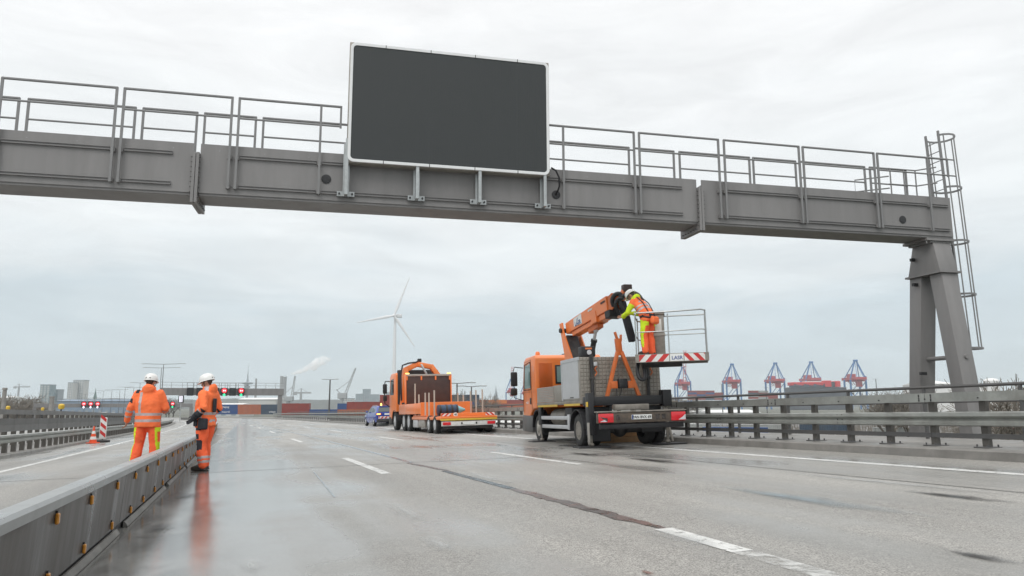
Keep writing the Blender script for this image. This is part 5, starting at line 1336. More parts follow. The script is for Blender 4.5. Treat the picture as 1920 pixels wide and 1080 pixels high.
    j.ellip(hoodc, .13, .07, .095, 14, 9); j.ellip(hoodc + Vector((0, 0, .035)), .105, .075, .065, 14, 8); j.loft([ring(sp[4] + (sp[3] - sp[4]) * .3, .12, .11, 4), ring(sp[4] + (sp[4] - sp[3]) * .55, .098, .098, 4)], 18)
    jp = style['jacket']
    remesh(j, .017, 'jacket', style['jmats'], pr, 2, .016, lambda p: jp(p, {sd: seg_t(p, arms[sd]) for sd in 'LR'}, seg_t(p, [(q, 0) for q in sp]), V), seed + 5)
    # ---- boots
    for sd in 'LR':
        a = V['an' + sd]; d = V['toe' + sd] - a; d.z = 0; d.normalize(); s_ = d.cross(Vector((0, 0, 1)))
        bo_ = MB(); zf = V['toe' + sd].z
        bo_.loft([((a.x, a.y, zf + .20), .055, .06, s_, d), ((a.x, a.y, zf + .11), .055, .065, s_, d)], 12)
        Mb = Matrix(((s_.x, d.x, 0, a.x), (s_.y, d.y, 0, a.y), (0, 0, 1, zf), (0, 0, 0, 1)))
        bo_.ellip((0, .06, .055), .052, .15, .055, 14, 8, Mb); bo_.ellip((0, .15, .045), .05, .075, .045, 12, 8, Mb); bo_.rbox(-.05, .05, -.08, .21, .004, .035, .015, 2, Mb)
        remesh(bo_, .012, 'boot', M_['leather'], pr, 1, 0)
    # ---- helmet
    HMt = HM @ Matrix.Rotation(R_(style.get('hat', 4)), 4, 'X')
    prof = [(.128, .030), (.130, .045), (.128, .075), (.118, .110), (.092, .145), (.050, .165), (0, .170)]
    h_ = MB(); n = 28; vs_ = []; fs = []
    def hp(a, r, z):
        return (r * math.sin(a) * .93, r * math.cos(a) * 1.12 - .008, z)
    rr = [(.150, .018, True)] + [(r, z, False) for r, z in prof[:-1]]
    for r, z, brim in rr:
        for i in range(n):
            a = 2 * math.pi * i / n; f_ = max(0, math.cos(a)) ** 2 if brim else 0
            vs_.append(hp(a, (r if not brim else .131 + .045 * f_), z - .012 * f_ if brim else z))
    for q in range(len(rr) - 1):
        for i in range(n): fs.append((q * n + i, q * n + (i + 1) % n, (q + 1) * n + (i + 1) % n, (q + 1) * n + i))
    vs_.append((0, -.008, .170)); e = (len(rr) - 1) * n
    for i in range(n): fs.append((e + i, e + (i + 1) % n, len(vs_) - 1))
    inner = len(vs_)
    for i in range(n): a = 2 * math.pi * i / n; vs_.append(hp(a, .118, .02))
    for i in range(n): fs.append((i, inner + i, inner + (i + 1) % n, (i + 1) % n))
    fs = [f_[::-1] for f_ in fs]
    h_.add(vs_, fs, HMt); he = h_.build('helmet', M_['helmet'], pr, 60)
    for x in (-.04, 0, .04):
        h_ = MB(); h_.tube([HMt @ Vector((x, .095, .118 - abs(x) * .2)), HMt @ Vector((x, .04, .158 - abs(x) * .2)), HMt @ Vector((x, -.04, .164 - abs(x) * .2)), HMt @ Vector((x, -.11, .118 - abs(x) * .2))], .009, 8); h_.build('helmet_rib', M_['helmet'], he)
    for sx_ in (-1, 1):
        h_ = MB(); h_.tube([HMt @ Vector((sx_ * .105, .02, .03)), HM @ Vector((sx_ * .078, .03, -.06)), HM @ Vector((0, .06, -.118))], .006, 6); h_.build('chin_strap', M_['black'], he)
    hb = MB(); hb.rbox(-.05, .05, -.15, -.135, .052, .066, .003, 1, HMt); hb.build('helmet_lettering', M_['black_ink'], he)
    return pr, V, HM

def std(**kw):
    d = dict(hem=(0, 0, .86), waist=(0, -.01, 1.02), chest=(0, -.015, 1.25), shoulder=(0, -.02, 1.43), neck=(0, -.01, 1.52), head=(0, .02, 1.645),
             shL=(-.195, -.02, 1.42), shR=(.195, -.02, 1.42), elL=(-.31, -.06, 1.14), elR=(.31, -.06, 1.14), wrL=(-.33, .02, .90), wrR=(.33, .02, .90),
             hipL=(-.105, 0, .93), hipR=(.105, 0, .93), knL=(-.14, .02, .50), knR=(.14, .02, .50), anL=(-.17, -.02, .10), anR=(.17, -.02, .10),
             toeL=(-.20, .18, 0), toeR=(.20, .18, 0), hdL=(0, .1, -1), hdR=(0, .1, -1), plL=(0, 1, 0), plR=(0, 1, 0), fwd=(0, 1, 0))
    d.update(kw); return d
OR, YE, SI, DK = 0, 1, 2, 3
JM = [M_['hv_orange'], M_['hv_yellow'], M_['silver'], M_['dark_cloth']]; TMt = [M_['hv_trouser'], M_['hv_yellow'], M_['silver'], M_['dark_cloth']]
def jacket1(p, A, sp_, V):
    da = min(A.items(), key=lambda q: q[1][0]); e, t_ = da[1]
    z = p.z; x = p.x
    on_arm = e < .10 and abs(x) > .225
    if on_arm:
        if .60 < t_ < .67 or .80 < t_ < .87: return SI
        if .22 < t_ < .36 and da[0] == 'L' and x < -.26: return DK
        return OR
    if .895 < z < .945 or 1.015 < z < 1.065: return SI
    if abs(x + .115) < .026 and 1.065 <= z < 1.46 and p.y < .1: return SI
    if z > 1.43 and .13 < abs(x) < .23: return DK if abs(x) > .155 and x < 0 else OR
    return OR
def trouser1(p, L, V):
    sd = 'L' if L['L'][0] < L['R'][0] else 'R'; t_ = L[sd][1]; s_ = -1 if sd == 'L' else 1
    ax = V['hip' + sd].lerp(V['an' + sd], t_); lat = (p.x - ax.x) * s_
    if lat > .045 and p.y < ax.y + .03:
        if .17 < t_ < .27 and lat > .02: return YE
        if .27 <= t_ < .55 and .045 < lat < .08: return YE
        if .5 <= t_ < .95 and lat > .055: return YE
    return OR
G_ = gz(-7.15, 14.75)
person('worker in orange rain jacket and trousers with yellow side strips, back turned, behind the barrier', Matrix.Translation((-7.10, 14.85, gz(-7.1, 14.85))) @ Matrix.Rotation(R_(8), 4, 'Z') @ Matrix.Scale(1.02, 4),
       std(elL=(-.32, -.05, 1.16), wrL=(-.385, .03, .93), elR=(.30, .02, 1.16), wrR=(.22, .24, 1.10), hdR=(-.3, 1, .1), plR=(0, 0, 1), anL=(-.20, -.03, .10), anR=(.16, .03, .10), toeL=(-.25, .16, 0), toeR=(.20, .22, 0), hipL=(-.11, 0, .93), hdL=(-.15, .1, -1)),
       dict(bulk=1.05, jacket=jacket1, jmats=JM, trouser=trouser1, tmats=TMt, look=(.1, 1, .08)), 1)
def jacket2(p, A, sp_, V):
    da = min(A.items(), key=lambda q: q[1][0]); e, t_ = da[1]
    if e < .105 and abs(p.x) > .20 and t_ > .12:
        if .52 < t_ < .62 and p.y < V['elL'].y + .02: return DK
        if .64 < t_ < .70 or .84 < t_ < .90: return SI
        return OR
    z = p.z
    if .90 < z < .95 or 1.03 < z < 1.08: return SI
    if z > 1.40 and .06 < abs(p.x) < .21 and abs(p.y + .02) < .05: return SI
    return OR
def trouser2(p, L, V):
    sd = 'L' if L['L'][0] < L['R'][0] else 'R'; t_ = L[sd][1]
    ax = V['hip' + sd].lerp(V['an' + sd], t_); f_ = p.y - ax.y
    if .44 < t_ < .66 and f_ > -.02: return DK
    if .30 < t_ < .42 and f_ > .03 and p.x < ax.x + .02: return DK
    if .17 < t_ < .22 and f_ > -.02: return DK
    if .80 < t_ < .86 or .90 < t_ < .95: return SI
    return OR
W2M = Matrix.Translation((-5.74, 14.30, gz(-5.74, 14.30))) @ Matrix.Rotation(R_(82), 4, 'Z') @ Matrix.Scale(.985, 4)
w2, V2, H2 = person('worker in orange jacket with dark kneepads and gloves standing side-on at the barrier', W2M,
       std(hem=(0, .02, .86), waist=(0, .035, 1.02), chest=(0, .02, 1.25), shoulder=(0, -.03, 1.43), neck=(0, -.01, 1.52), head=(0, .035, 1.645), elL=(-.30, -.10, 1.17), wrL=(-.27, .09, .98), hdL=(.05, .75, -.6), plL=(0, .4, .6), elR=(.29, -.08, 1.16), wrR=(.26, .12, .97), hdR=(-.05, .8, -.5),
           anL=(-.14, -.06, .10), anR=(.13, .05, .10), knL=(-.12, .0, .50), knR=(.12, .05, .50), toeL=(-.17, .16, 0), toeR=(.15, .27, 0)),
       dict(bulk=1.06, jacket=jacket2, jmats=JM, trouser=trouser2, tmats=TMt, glove=True, look=(-.05, 1, -.05)), 2)
mb = MB(); mb.rbox(-.285, -.20, -.16, .02, .76, .97, .03, 3); mb.build('tool_pouch', M_['dark_cloth'], w2)
mb = MB(); mb.rbox(-.26, -.215, .04, .12, .82, .96, .02, 3); mb.build('tool_pouch', M_['dark_cloth'], w2)
mb = MB(); mb.rbox(-.10, .0, -.20, -.16, 1.08, 1.34, .018, 3); mb.build('backpack', M_['dark_cloth'], w2)
mb = MB(); mb.tube([(-.315, .01, 1.03), (-.305, -.04, 1.085)], [.066, .07], 14); mb.tube([(-.29, .10, .965), (-.315, .01, 1.04)], [.058, .068], 14); mb.build('glove_cuff', M_['dark_cloth'], w2)
def jacket3(p, A, sp_, V):
    da = min(A.items(), key=lambda q: q[1][0]); e, t_ = da[1]
    if e < .10 and t_ > .14: return YE
    t2 = sp_[1]
    if t2 > .90: return YE
    if .34 < t2 < .42 or .48 < t2 < .55: return SI
    if t2 > .62 and abs(abs(p.x) - .12) < .028 and p.y < V['chest'].y: return SI
    if t2 < .16: return DK if .06 < t2 < .16 else OR
    return OR
def trouser3(p, L, V):
    sd = 'L' if L['L'][0] < L['R'][0] else 'R'; t_ = L[sd][1]; s_ = -1 if sd == 'L' else 1
    ax = V['hip' + sd].lerp(V['an' + sd], t_); lat = (p.x - ax.x) * s_
    if lat > .082 and .10 < t_ < .9: return YE
    if lat > .0 and .12 < t_ < .24 and p.y < ax.y: return YE
    return OR
KW = TM @ K(.27, .30, .004); 
W3M = Matrix.Translation(KW) @ Matrix.Rotation(R_(44), 4, 'Z') @ Matrix.Scale(1.0, 4)
w3, V3, H3 = person('worker in yellow-sleeved orange vest leaning forward in the lift basket', W3M,
       std(hem=(0, -.05, .88), waist=(0, .0, 1.03), chest=(0, .14, 1.22), shoulder=(0, .28, 1.36), neck=(0, .355, 1.43), head=(0, .46, 1.54), shL=(-.195, .26, 1.34), shR=(.195, .26, 1.34), elL=(-.30, .36, 1.08), wrL=(-.22, .55, 1.0), elR=(.30, .40, 1.10), wrR=(.18, .60, 1.12), hdL=(.2, 1, 0), hdR=(-.2, 1, .1), plL=(0, 0, 1), plR=(0, 0, 1),
           hipL=(-.105, -.05, .94), hipR=(.105, -.05, .94), knL=(-.13, .0, .50), knR=(.13, .0, .50), anL=(-.13, -.04, .10), anR=(.15, -.04, .10), toeL=(-.15, .16, 0), toeR=(.18, .16, 0)),
       dict(jacket=jacket3, jmats=JM, trouser=trouser3, tmats=TMt, look=(-.1, 1, -.35), hat=0), 3)
mb = MB(); mb.rbox(-.13, .15, -.30, -.17, .76, .96, .06, 3); mb.build('waist_bag', M_['hv_orange'], w3)
for x in (-.1, .1):
    mb = MB(); mb.tube([(x, -.21, .93), (x * 1.1, -.14, 1.08), (x * 1.2, .01, 1.32), (x * 1.1, .20, 1.475)], .014, 6); mb.build('harness_strap', M_['black'], w3)
mb = MB(); mb.tube([(.225 * math.cos(a), -.055 + .175 * math.sin(a), .95 + .03 * math.sin(a)) for a in [2 * math.pi * i / 20 for i in range(20)]], .022, 6, closed=True); mb.build('harness_belt', M_['black'], w3)

# ================================================================== BACKGROUND
HZ = 759.0
def base_at(u, Y, z=ZG):
    p = at(u, 700, Y); return Vector((p.x, p.y, z))
def zat(u, v, Y): return at(u, v, Y).z
PXM = lambda Y: Y / FPX                                   # metres per photograph pixel at that distance

# ------------------------------------------------------------------ far signal gantries over the road
def far_gantry(s, label, t0, t1, ul, zb, h, signals, post_t):
    c = rp(s, 0); ang = tangent(s)
    o = thing('sign_gantry', label, 'gantry', Matrix.Translation(c) @ Matrix.Rotation(ang, 4, 'Z'), None)
    mb = MB(); mb.rbox(t0, t1, 0, .9, zb, zb + h, .04, 1); mb.build('beam', M_['gantry'], o)
    for z in (.55, 1.1):
        mb = MB(); mb.box(t0, t1, -.05, .0, zb + h + z - .03, zb + h + z + .03); mb.build('rail', M_['gantry_tube'], o)
    x = t0
    while x <= t1:
        mb = MB(); mb.box(x - .03, x + .03, -.05, .0, zb + h - .2, zb + h + 1.1); mb.build('railing_post', M_['gantry_tube'], o); x += 2.0
    for pt in post_t:
        mb = MB(); mb.rbox(pt - .4, pt + .4, .1, .8, -8 if abs(pt) > 12 else -.1, zb - .01, .05, 1); mb.build('column', M_['gantry'], o)
    for i, (x, kind) in enumerate(signals):
        sg = MB(); sg.rbox(x - .62, x + .62, -.55, -.15, zb - .1, zb + 1.5, .04, 1); q = sg.build('lane_signal', M_['black'], o)
        mb = MB()
        for dx in (-.6, .6): mb.box(x + dx - .06, x + dx + .06, -.5, -.42, zb + 1.5, zb + 2.5)
        mb.box(x - .63, x + .63, -.5, -.42, zb + 2.42, zb + 2.54); mb.build('signal_frame', M_['galv'], q)
        if kind == 'g' or kind == 'r':
            mb = MB(); mb.lathe([(0, 0), (.52, 0), (.52, .02), (.40, .02)], 20, Matrix.Translation((x, -.56, zb + .95)) @ Matrix.Rotation(R_(90), 4, 'X')); ring_ = mb.build('speed_ring', M_['lit_red'], q)
            mb = MB()
            for dx in (-.16, .16): mb.box(x + dx - .10, x + dx + .10, -.60, -.585, zb + .80, zb + 1.10)
            mb.build('speed_digit', M_['lit_white'], q)
            mb = MB(); mb.add([(x - .10, -.57, zb + .40), (x + .10, -.57, zb + .40), (x + .10, -.57, zb + .15), (x + .36, -.57, zb + .15), (x, -.57, zb - .30), (x - .36, -.57, zb + .15), (x - .10, -.57, zb + .15)], [(0, 1, 2, 3, 4, 5, 6)]); mb.build('arrow', M_['lit_green'] if kind == 'g' else M_['lit_white'], q, 0)
    return o
SG = 165.0
def t_at(u, s):                                           # lateral place on the road seen in column u
    lo, hi = -60., 60.
    for _ in range(40):
        m = (lo + hi) / 2; p = rp(s, m); uu = 960 + FPX * (p - CP).dot(CR) / (p - CP).dot(CF)
        if uu < u: lo = m
        else: hi = m
    return lo
def h_at(u, v, s):
    p = rp(s, t_at(u, s)); Y = p.y; return zat(u, v, Y) - p.z
gzb = zat(440, 741, rp(SG, 0).y) - rp(SG, 0).z; gh = zat(440, 727.5, rp(SG, 0).y) - rp(SG, 0).z - gzb
far_gantry(SG, 'distant gantry carrying six lane signals, two showing red rings with green arrows', t_at(296, SG), t_at(530, SG), 0, gzb, gh,
           [(t_at(353, SG), 'o'), (t_at(371, SG), 'o'), (t_at(401, SG), 'o'), (t_at(417, SG), 'g'), (t_at(433, SG), 'o'), (t_at(449, SG), 'g')], [t_at(524, SG), t_at(298, SG)])
S2 = 235.0
zb2 = zat(330, 765, rp(S2, -12).y) - rp(S2, -12).z
far_gantry(S2, 'farther low gantry with small red lane signals seen between the workers', t_at(60, S2), t_at(360, S2), 0, zb2, 1.0,
           [(t_at(u, S2), 'r') for u in (154, 167, 180)] + [(t_at(310, S2), 'r'), (t_at(321, S2), 'g')], [t_at(62, S2), t_at(358, S2)])
# white-lined route panels
for u, lab in ((339, 'dark roadside panel with three glowing white strips, right of the signals'), (255.5, 'dark roadside panel with glowing white strips behind the worker with back turned')):
    Y = 150.; p = at(u, 748, Y); b_ = rp(*st(p.x, p.y))
    o = thing('route_panel', lab, 'sign', Matrix.Translation((p.x, p.y, b_.z)))
    hz_ = p.z - b_.z
    mb = MB(); mb.rbox(-.5, .5, 0, .3, hz_ - .75, hz_ + .70, .03, 1); q = mb.build('panel', M_['black'], o)
    for dx in (-.22, 0.02, .26): mb = MB(); mb.box(dx - .07, dx + .07, -.02, -.002, hz_ - .62, hz_ + .6); mb.build('light_strip', M_['lit_white'], q)
    mb = MB(); mb.box(-.05, .05, .1, .2, 0, hz_ - .75); mb.build('post', M_['galv'], o)

# ------------------------------------------------------------------ street lamps
def lamp(u, vt, Y, arms, label, group, zb=None, arm=2.2, two=True, thick=.11):
    p = at(u, vt, Y); z0 = (gz(p.x, p.y) if zb is None else zb)
    o = thing('street_lamp', label, 'street lamp', Matrix.Translation((p.x, p.y, z0)), group); H = p.z - z0
    mb = MB(); mb.tube([(0, 0, 0), (0, 0, H * .5), (0, 0, H)], [thick, thick * .8, thick * .5], 8); mb.build('mast', M_['rail_dark'], o)
    for sd in ((-1, 1) if two else (1,)):
        mb = MB(); mb.tube([(0, 0, H), (sd * arm * .5, 0, H + .05), (sd * arm, 0, H + .12)], .05, 6); a = mb.build('arm', M_['rail_dark'], o)
        mb = MB(); mb.rbox(sd * (arm + .35) - .4, sd * (arm + .35) + .4, -.15, .15, H + .04, H + .18, .04, 1); mb.build('lamp_head', M_['galv'], a)
    return o
LG = 'double-arm lamps along the motorway'
for u, v, Y in ((307, 683, 150), (303, 690, 175)): lamp(u, v, Y, 1, 'tall double-arm street lamp behind the two workers on the road', LG, arm=3.6)
for u, v, Y in ((263, 718, 230), (251, 727, 260), (235, 726, 285), (225, 731, 310), (210, 731, 330), (194, 733, 350), (178, 737, 370), (160, 739, 390)):
    lamp(u, v, Y, 1, 'thin far double-arm street lamp in the row receding to the left', LG, zb=-4.5, arm=2.4)
lamp(619, 712, 150, 1, 'dark T-shaped lamp mast in front of the container stacks', None, zb=ZG, arm=.9, thick=.25)
lamp(857, 719, 95, 1, 'dark T-shaped lamp mast just right of the brown headboard', None, zb=ZG, arm=1.6, thick=.16)
lamp(884, 725, 105, 1, 'dark T-shaped lamp mast above the flatbed stakes', None, zb=ZG, arm=1.4, thick=.16)
lamp(1353, 720, 420, 1, 'slim lamp mast between the harbour cranes', None, zb=ZG, arm=1.2, thick=.35)
lamp(1642, 711, 420, 1, 'slim lamp mast beside the gantry support', None, zb=ZG, arm=1.4, thick=.35)
lamp(1436, 727, 450, 1, 'short lamp mast beside the tall red and blue cranes', None, zb=ZG, arm=1.0, thick=.3)

# ------------------------------------------------------------------ containers
CONT = {}
def cont_mesh(m):
    if m in CONT: return CONT[m]
    L, W, H = 12.19, 2.44, 2.6; mb = MB(); n = 30; ys = []
    for sy in (0, W):                                       # corrugated long sides
        vs_ = []; fs = []; d = .045 * (1 if sy == 0 else -1)
        k_ = 0
        for i in range(n):
            x0 = .15 + (L - .3) * i / n; dx = (L - .3) / n
            for q, o_ in ((0, 0), (.3, 0), (.45, d), (.85, d), (1, 0)):
                vs_ += [(x0 + dx * q, sy + o_, .15), (x0 + dx * q, sy + o_, H - .12)]
        c = len(vs_) // 2
        fs = [(2 * i, 2 * i + 2, 2 * i + 3, 2 * i + 1) for i in range(c - 1)]
        mb.add(vs_, fs if sy == 0 else [f_[::-1] for f_ in fs])
    mb.box(0, L, -.02, W + .02, 0, .15); mb.box(0, L, -.02, W + .02, H - .12, H)
    for x in (0, L - .15): mb.box(x, x + .15, -.02, W + .02, .15, H - .12)
    CONT[m] = mb.mesh('container', M_[m], 0); return CONT[m]
CN = {'c_blue': 'blue', 'c_navy': 'dark navy', 'c_red': 'dark red', 'c_rust': 'rust-red', 'c_orange': 'orange', 'c_grey': 'grey'}
def container(u0, vb, Y, m, where, grp, ang=0, lev=0, txt=None):
    p = at(u0, vb, Y); o = link('container', cont_mesh(m)); o.location = p; o.rotation_euler = (0, 0, ang)
    WM[o.name] = Matrix.Translation(p) @ Matrix.Rotation(ang, 4, 'Z')
    tag(o, '%s shipping container %s' % (CN[m], where), 'container', grp)
    if txt: text(txt, 1.5, M_['white_ink'], o, frame((6, -.05, 1.3), (1, 0, 0), (0, 0, 1)), depth=.01)
    return o
YC = 330.0; GP = 'containers stacked beyond the far guardrail'
hh = 2.6 / PXM(YC); ww = 12.4 / PXM(YC)
vb0 = 778.0
def crow(u0, cols, Y, vb, where, grp, txts={}):
    h_ = 2.62 / PXM(Y); w_ = 12.35 / PXM(Y)
    for i, stack in enumerate(cols):
        for l, m in enumerate(stack):
            if m: container(u0 + i * w_, vb - l * h_, Y, m, where + (', lower tier' if l == 0 else ', second tier' if l == 1 else ', third tier'), grp, 0, l, txts.get((i, l)))
crow(402, [['c_blue', 'c_blue'], ['c_rust', 'c_rust'], ['c_navy', 'c_navy'], ['c_blue', 'c_blue']], 400, 777, 'under the far signal gantry', GP, {(0, 0): 'maersk', (0, 1): 'hapag', (3, 1): 'APL', (2, 0): 'triton'})
crow(527, [['c_red', 'c_red'], ['c_blue', None], ['c_rust', 'c_blue'], ['c_rust', 'c_rust'], ['c_orange', 'c_rust']], 330, 779, 'beyond the guardrail left of the lamp mast', GP)
crow(650, [['c_rust', 'c_red'], ['c_navy', 'c_red', 'c_red'], ['c_navy', 'c_navy', 'c_navy'], ['c_navy', 'c_blue', 'c_navy']], 280, 780, 'stacked behind the blue car', GP, {(1, 2): 'K', (2, 2): 'CMA'})
crow(850, [['c_orange', 'c_rust'], ['c_orange', 'c_rust'], ['c_red', 'c_orange'], ['c_rust', 'c_red'], ['c_navy', 'c_blue'], ['c_navy', 'c_blue']], 520, 764, 'behind the flatbed stakes', GP)
crow(1290, [['c_red', 'c_grey', 'c_red', 'c_blue', 'c_red'], ['c_red', 'c_red', 'c_blue', 'c_red', 'c_red'], ['c_navy', 'c_red', 'c_red', 'c_blue', 'c_red'], ['c_red', 'c_grey', 'c_red', 'c_red', None]], 1050, 750, 'in the harbour stack under the leftmost cranes', 'containers stacked in the harbour')
crow(1404, [['c_red', 'c_grey', 'c_navy', 'c_red'], ['c_grey', 'c_red', 'c_red', 'c_grey'], ['c_red', 'c_red', 'c_navy', None]], 950, 748, 'in the harbour stack beside the ship', 'containers stacked in the harbour')
# containers and trailers seen between the guardrail posts
for u, v, Y, m, w_ in ((1318, 826, 150, 'c_blue', 'low down behind the right guardrail'), (1365, 818, 175, 'c_grey', 'low down behind the right guardrail'), (1255, 815, 190, 'c_grey', 'low down behind the right guardrail'), (1500, 812, 190, 'c_navy', 'below the bridge beside the right guardrail'), (1640, 824, 170, 'c_grey', 'below the bridge beside the right guardrail'), (1890, 812, 140, 'c_red', 'below the bridge past the gantry foot')):
    container(u, v, Y, m, w_, 'containers on the ground below the bridge', R_(-20))

# ------------------------------------------------------------------ ship-to-shore cranes
def sts(u, Y, v_apex, label, grp=None, boom_up=False, long_girder=False, v_base=745):
    sc = Y / 1500.; H = zat(u, v_apex, Y) - ZG
    b0 = base_at(u, Y); o = thing('harbour_crane', label, 'crane', Matrix.Translation(b0), grp)
    S_ = H / 82.0; w_ = 13 * S_; d_ = 12 * S_; zg = 50 * S_; za = 82 * S_; th = 2.6 * S_
    for sx_ in (-1, 1):
        for sy in (-1, 1):
            mb = MB(); mb.rbox(sx_ * w_ - th / 2, sx_ * w_ + th / 2, sy * d_ - th / 2, sy * d_ + th / 2, 0, (zg + 6 * S_) if sx_ > 0 else zg, .2, 1); mb.build('leg', M_['crane_blue'], o)
    for sy in (-1, 1):
        for z in (14 * S_, zg - 3 * S_):
            mb = MB(); mb.box(-w_ + th / 2, w_ - th / 2, sy * d_ - th * .4, sy * d_ + th * .4, z, z + 2.4 * S_); mb.build('portal_beam', M_['crane_blue'] if z < zg - 5 * S_ else M_['crane_red'], o)
        mb = MB(); mb.beam((-w_, sy * d_, 16 * S_), (w_, sy * d_, zg - 3 * S_), 1.0 * S_, 1.0 * S_); mb.build('brace', M_['crane_blue'], o)
    Lg = 38 * S_ if long_girder else 24 * S_
    mb = MB(); mb.rbox(-w_ * .75, w_ * .75, -Lg, 30 * S_, zg - .5 * S_, zg + 4 * S_, .3, 1); mb.build('girder', M_['crane_red'], o)
    for q in range(5):
        y_ = -Lg + 8 * S_ * q; mb = MB()
        mb.beam((-w_ * .72, y_, zg - .8 * S_), (-w_ * .3, y_, zg - 9 * S_), .8 * S_, .8 * S_); mb.build('stair_frame', M_['crane_red'], o)
    mb = MB(); mb.rbox(-w_ * .55, w_ * .25, 2 * S_, 16 * S_, zg + 4.1 * S_, zg + 10 * S_, .3, 1); mb.build('machinery_house', M_['crane_red'], o)
    mb = MB(); mb.rbox(-w_ * .2, w_ * .45, -Lg * .6, -Lg * .3, zg - 12 * S_, zg - .6 * S_, .3, 1); mb.build('trolley', M_['crane_red'], o)
    for sx_ in (-1, 1):
        mb = MB(); mb.beam((sx_ * w_, -d_, zg + 2 * S_), (sx_ * 1.6 * S_, -d_ * .6, za), 1.7 * S_, 1.7 * S_); mb.build('apex_leg', M_['crane_blue'], o)
        mb = MB(); mb.beam((sx_ * w_, d_, zg + 2 * S_), (sx_ * 1.6 * S_, -d_ * .6, za), 1.2 * S_, 1.2 * S_); mb.build('back_stay', M_['crane_blue'], o)
        mb = MB(); mb.beam((sx_ * w_ * .45, -Lg * .9, zg + 3 * S_), (sx_ * 1.0 * S_, -d_ * .6, za - 2 * S_), .8 * S_, .8 * S_); mb.build('fore_stay', M_['crane_blue'], o)
    mb = MB(); mb.rbox(-3.4 * S_, 3.4 * S_, -d_ * .6 - 2 * S_, -d_ * .6 + 2 * S_, za - 1.5 * S_, za + 2 * S_, .3, 1); mb.build('apex', M_['crane_blue'], o)
    if boom_up:
        x_ = 1.5 * S_
        for sx_ in (-1, 1):
            mb = MB(); mb.beam((sx_ * 2.2 * S_ + x_, -d_, zg + 2 * S_), (sx_ * 2.2 * S_ + x_ + 2 * S_, -d_ - 4 * S_, za + 34 * S_), .9 * S_, 1.2 * S_); mb.build('boom_chord', M_['crane_red'], o)
        for q in range(9):
            z = zg + 6 * S_ + q * 7 * S_; f_ = (z - zg) / (za + 34 * S_ - zg)
            mb = MB(); mb.box(-2.2 * S_ + x_ + 2 * S_ * f_, 2.2 * S_ + x_ + 2 * S_ * f_, -d_ - 4 * S_ * f_ - .4 * S_, -d_ - 4 * S_ * f_ + .4 * S_, z - .6 * S_, z + .6 * S_); mb.build('boom_tie', M_['crane_red'], o)
    return o
GC = 'blue and red ship-to-shore cranes in a row'
sts(1279, 1450, 690, 'blue and red harbour crane with its lattice boom raised, below the lift basket', GC, boom_up=True)
sts(1371, 1450, 684, 'blue and red harbour crane with lowered boom beyond the guardrail', GC)
sts(1452, 1480, 682, 'blue and red harbour crane with lowered boom beyond the guardrail', GC)
sts(1519, 1700, 680, 'blue and red harbour crane standing behind the red ship', GC)
sts(1602, 1400, 677, 'blue and red harbour crane between the red ship and the gantry support', GC)
sts(958, 1250, 712, 'blue and red harbour crane with raised boom behind the lift truck mirror', GC, boom_up=True, long_girder=True)
sts(985, 1300, 716, 'blue and red harbour crane partly hidden behind the orange truck cab', GC, long_girder=True)
# ship with red deckhouse and cargo
Y = 1300; x0 = at(1480, 720, Y); PX = PXM(Y)
sh_ = thing('container_ship', 'container ship with red superstructure and dark hull moored beneath the cranes', 'ship', Matrix.Translation((x0.x, x0.y, ZG)))
zz = lambda v: zat(1530, v, Y) - ZG
mb = MB(); mb.rbox(0, 106 * PX, 0, 25, 0, zz(726), .8, 1); mb.build('hull', M_['ship_dark'], sh_)
for i in range(16):
    mb = MB(); mb.box(4 * PX + i * 4.6 * PX, 4 * PX + i * 4.6 * PX + 4.3 * PX, -.5, 12, zz(726), zz(723 - (i * 7) % 4)); mb.build('container_bay', M_['ship_dark'] if i % 3 else M_['c_navy'], sh_)
mb = MB(); mb.rbox(4 * PX, 70 * PX, 1, 20, zz(722.6), zz(716.5), .5, 1); mb.build('deckhouse', M_['ship_red'], sh_)
mb = MB(); mb.rbox(66 * PX, 78 * PX, -1, 18, zz(725.5), zz(713.5), .5, 1); mb.build('tower', M_['ship_red'], sh_)
mb = MB(); mb.rbox(85 * PX, 95 * PX, -1, 18, zz(725.5), zz(714.5), .5, 1); mb.build('funnel', M_['ship_red'], sh_)
mb = MB(); mb.rbox(78.2 * PX, 84.8 * PX, 0, 18, zz(725.5), zz(716), .5, 1); mb.build('funnel_casing', M_['ship_dark'], sh_)
mb = MB(); mb.rbox(30 * PX, 62 * PX, 4, 16, zz(716.4), zz(714.8), .3, 1); mb.build('bridge_wing', M_['b_white'], sh_)

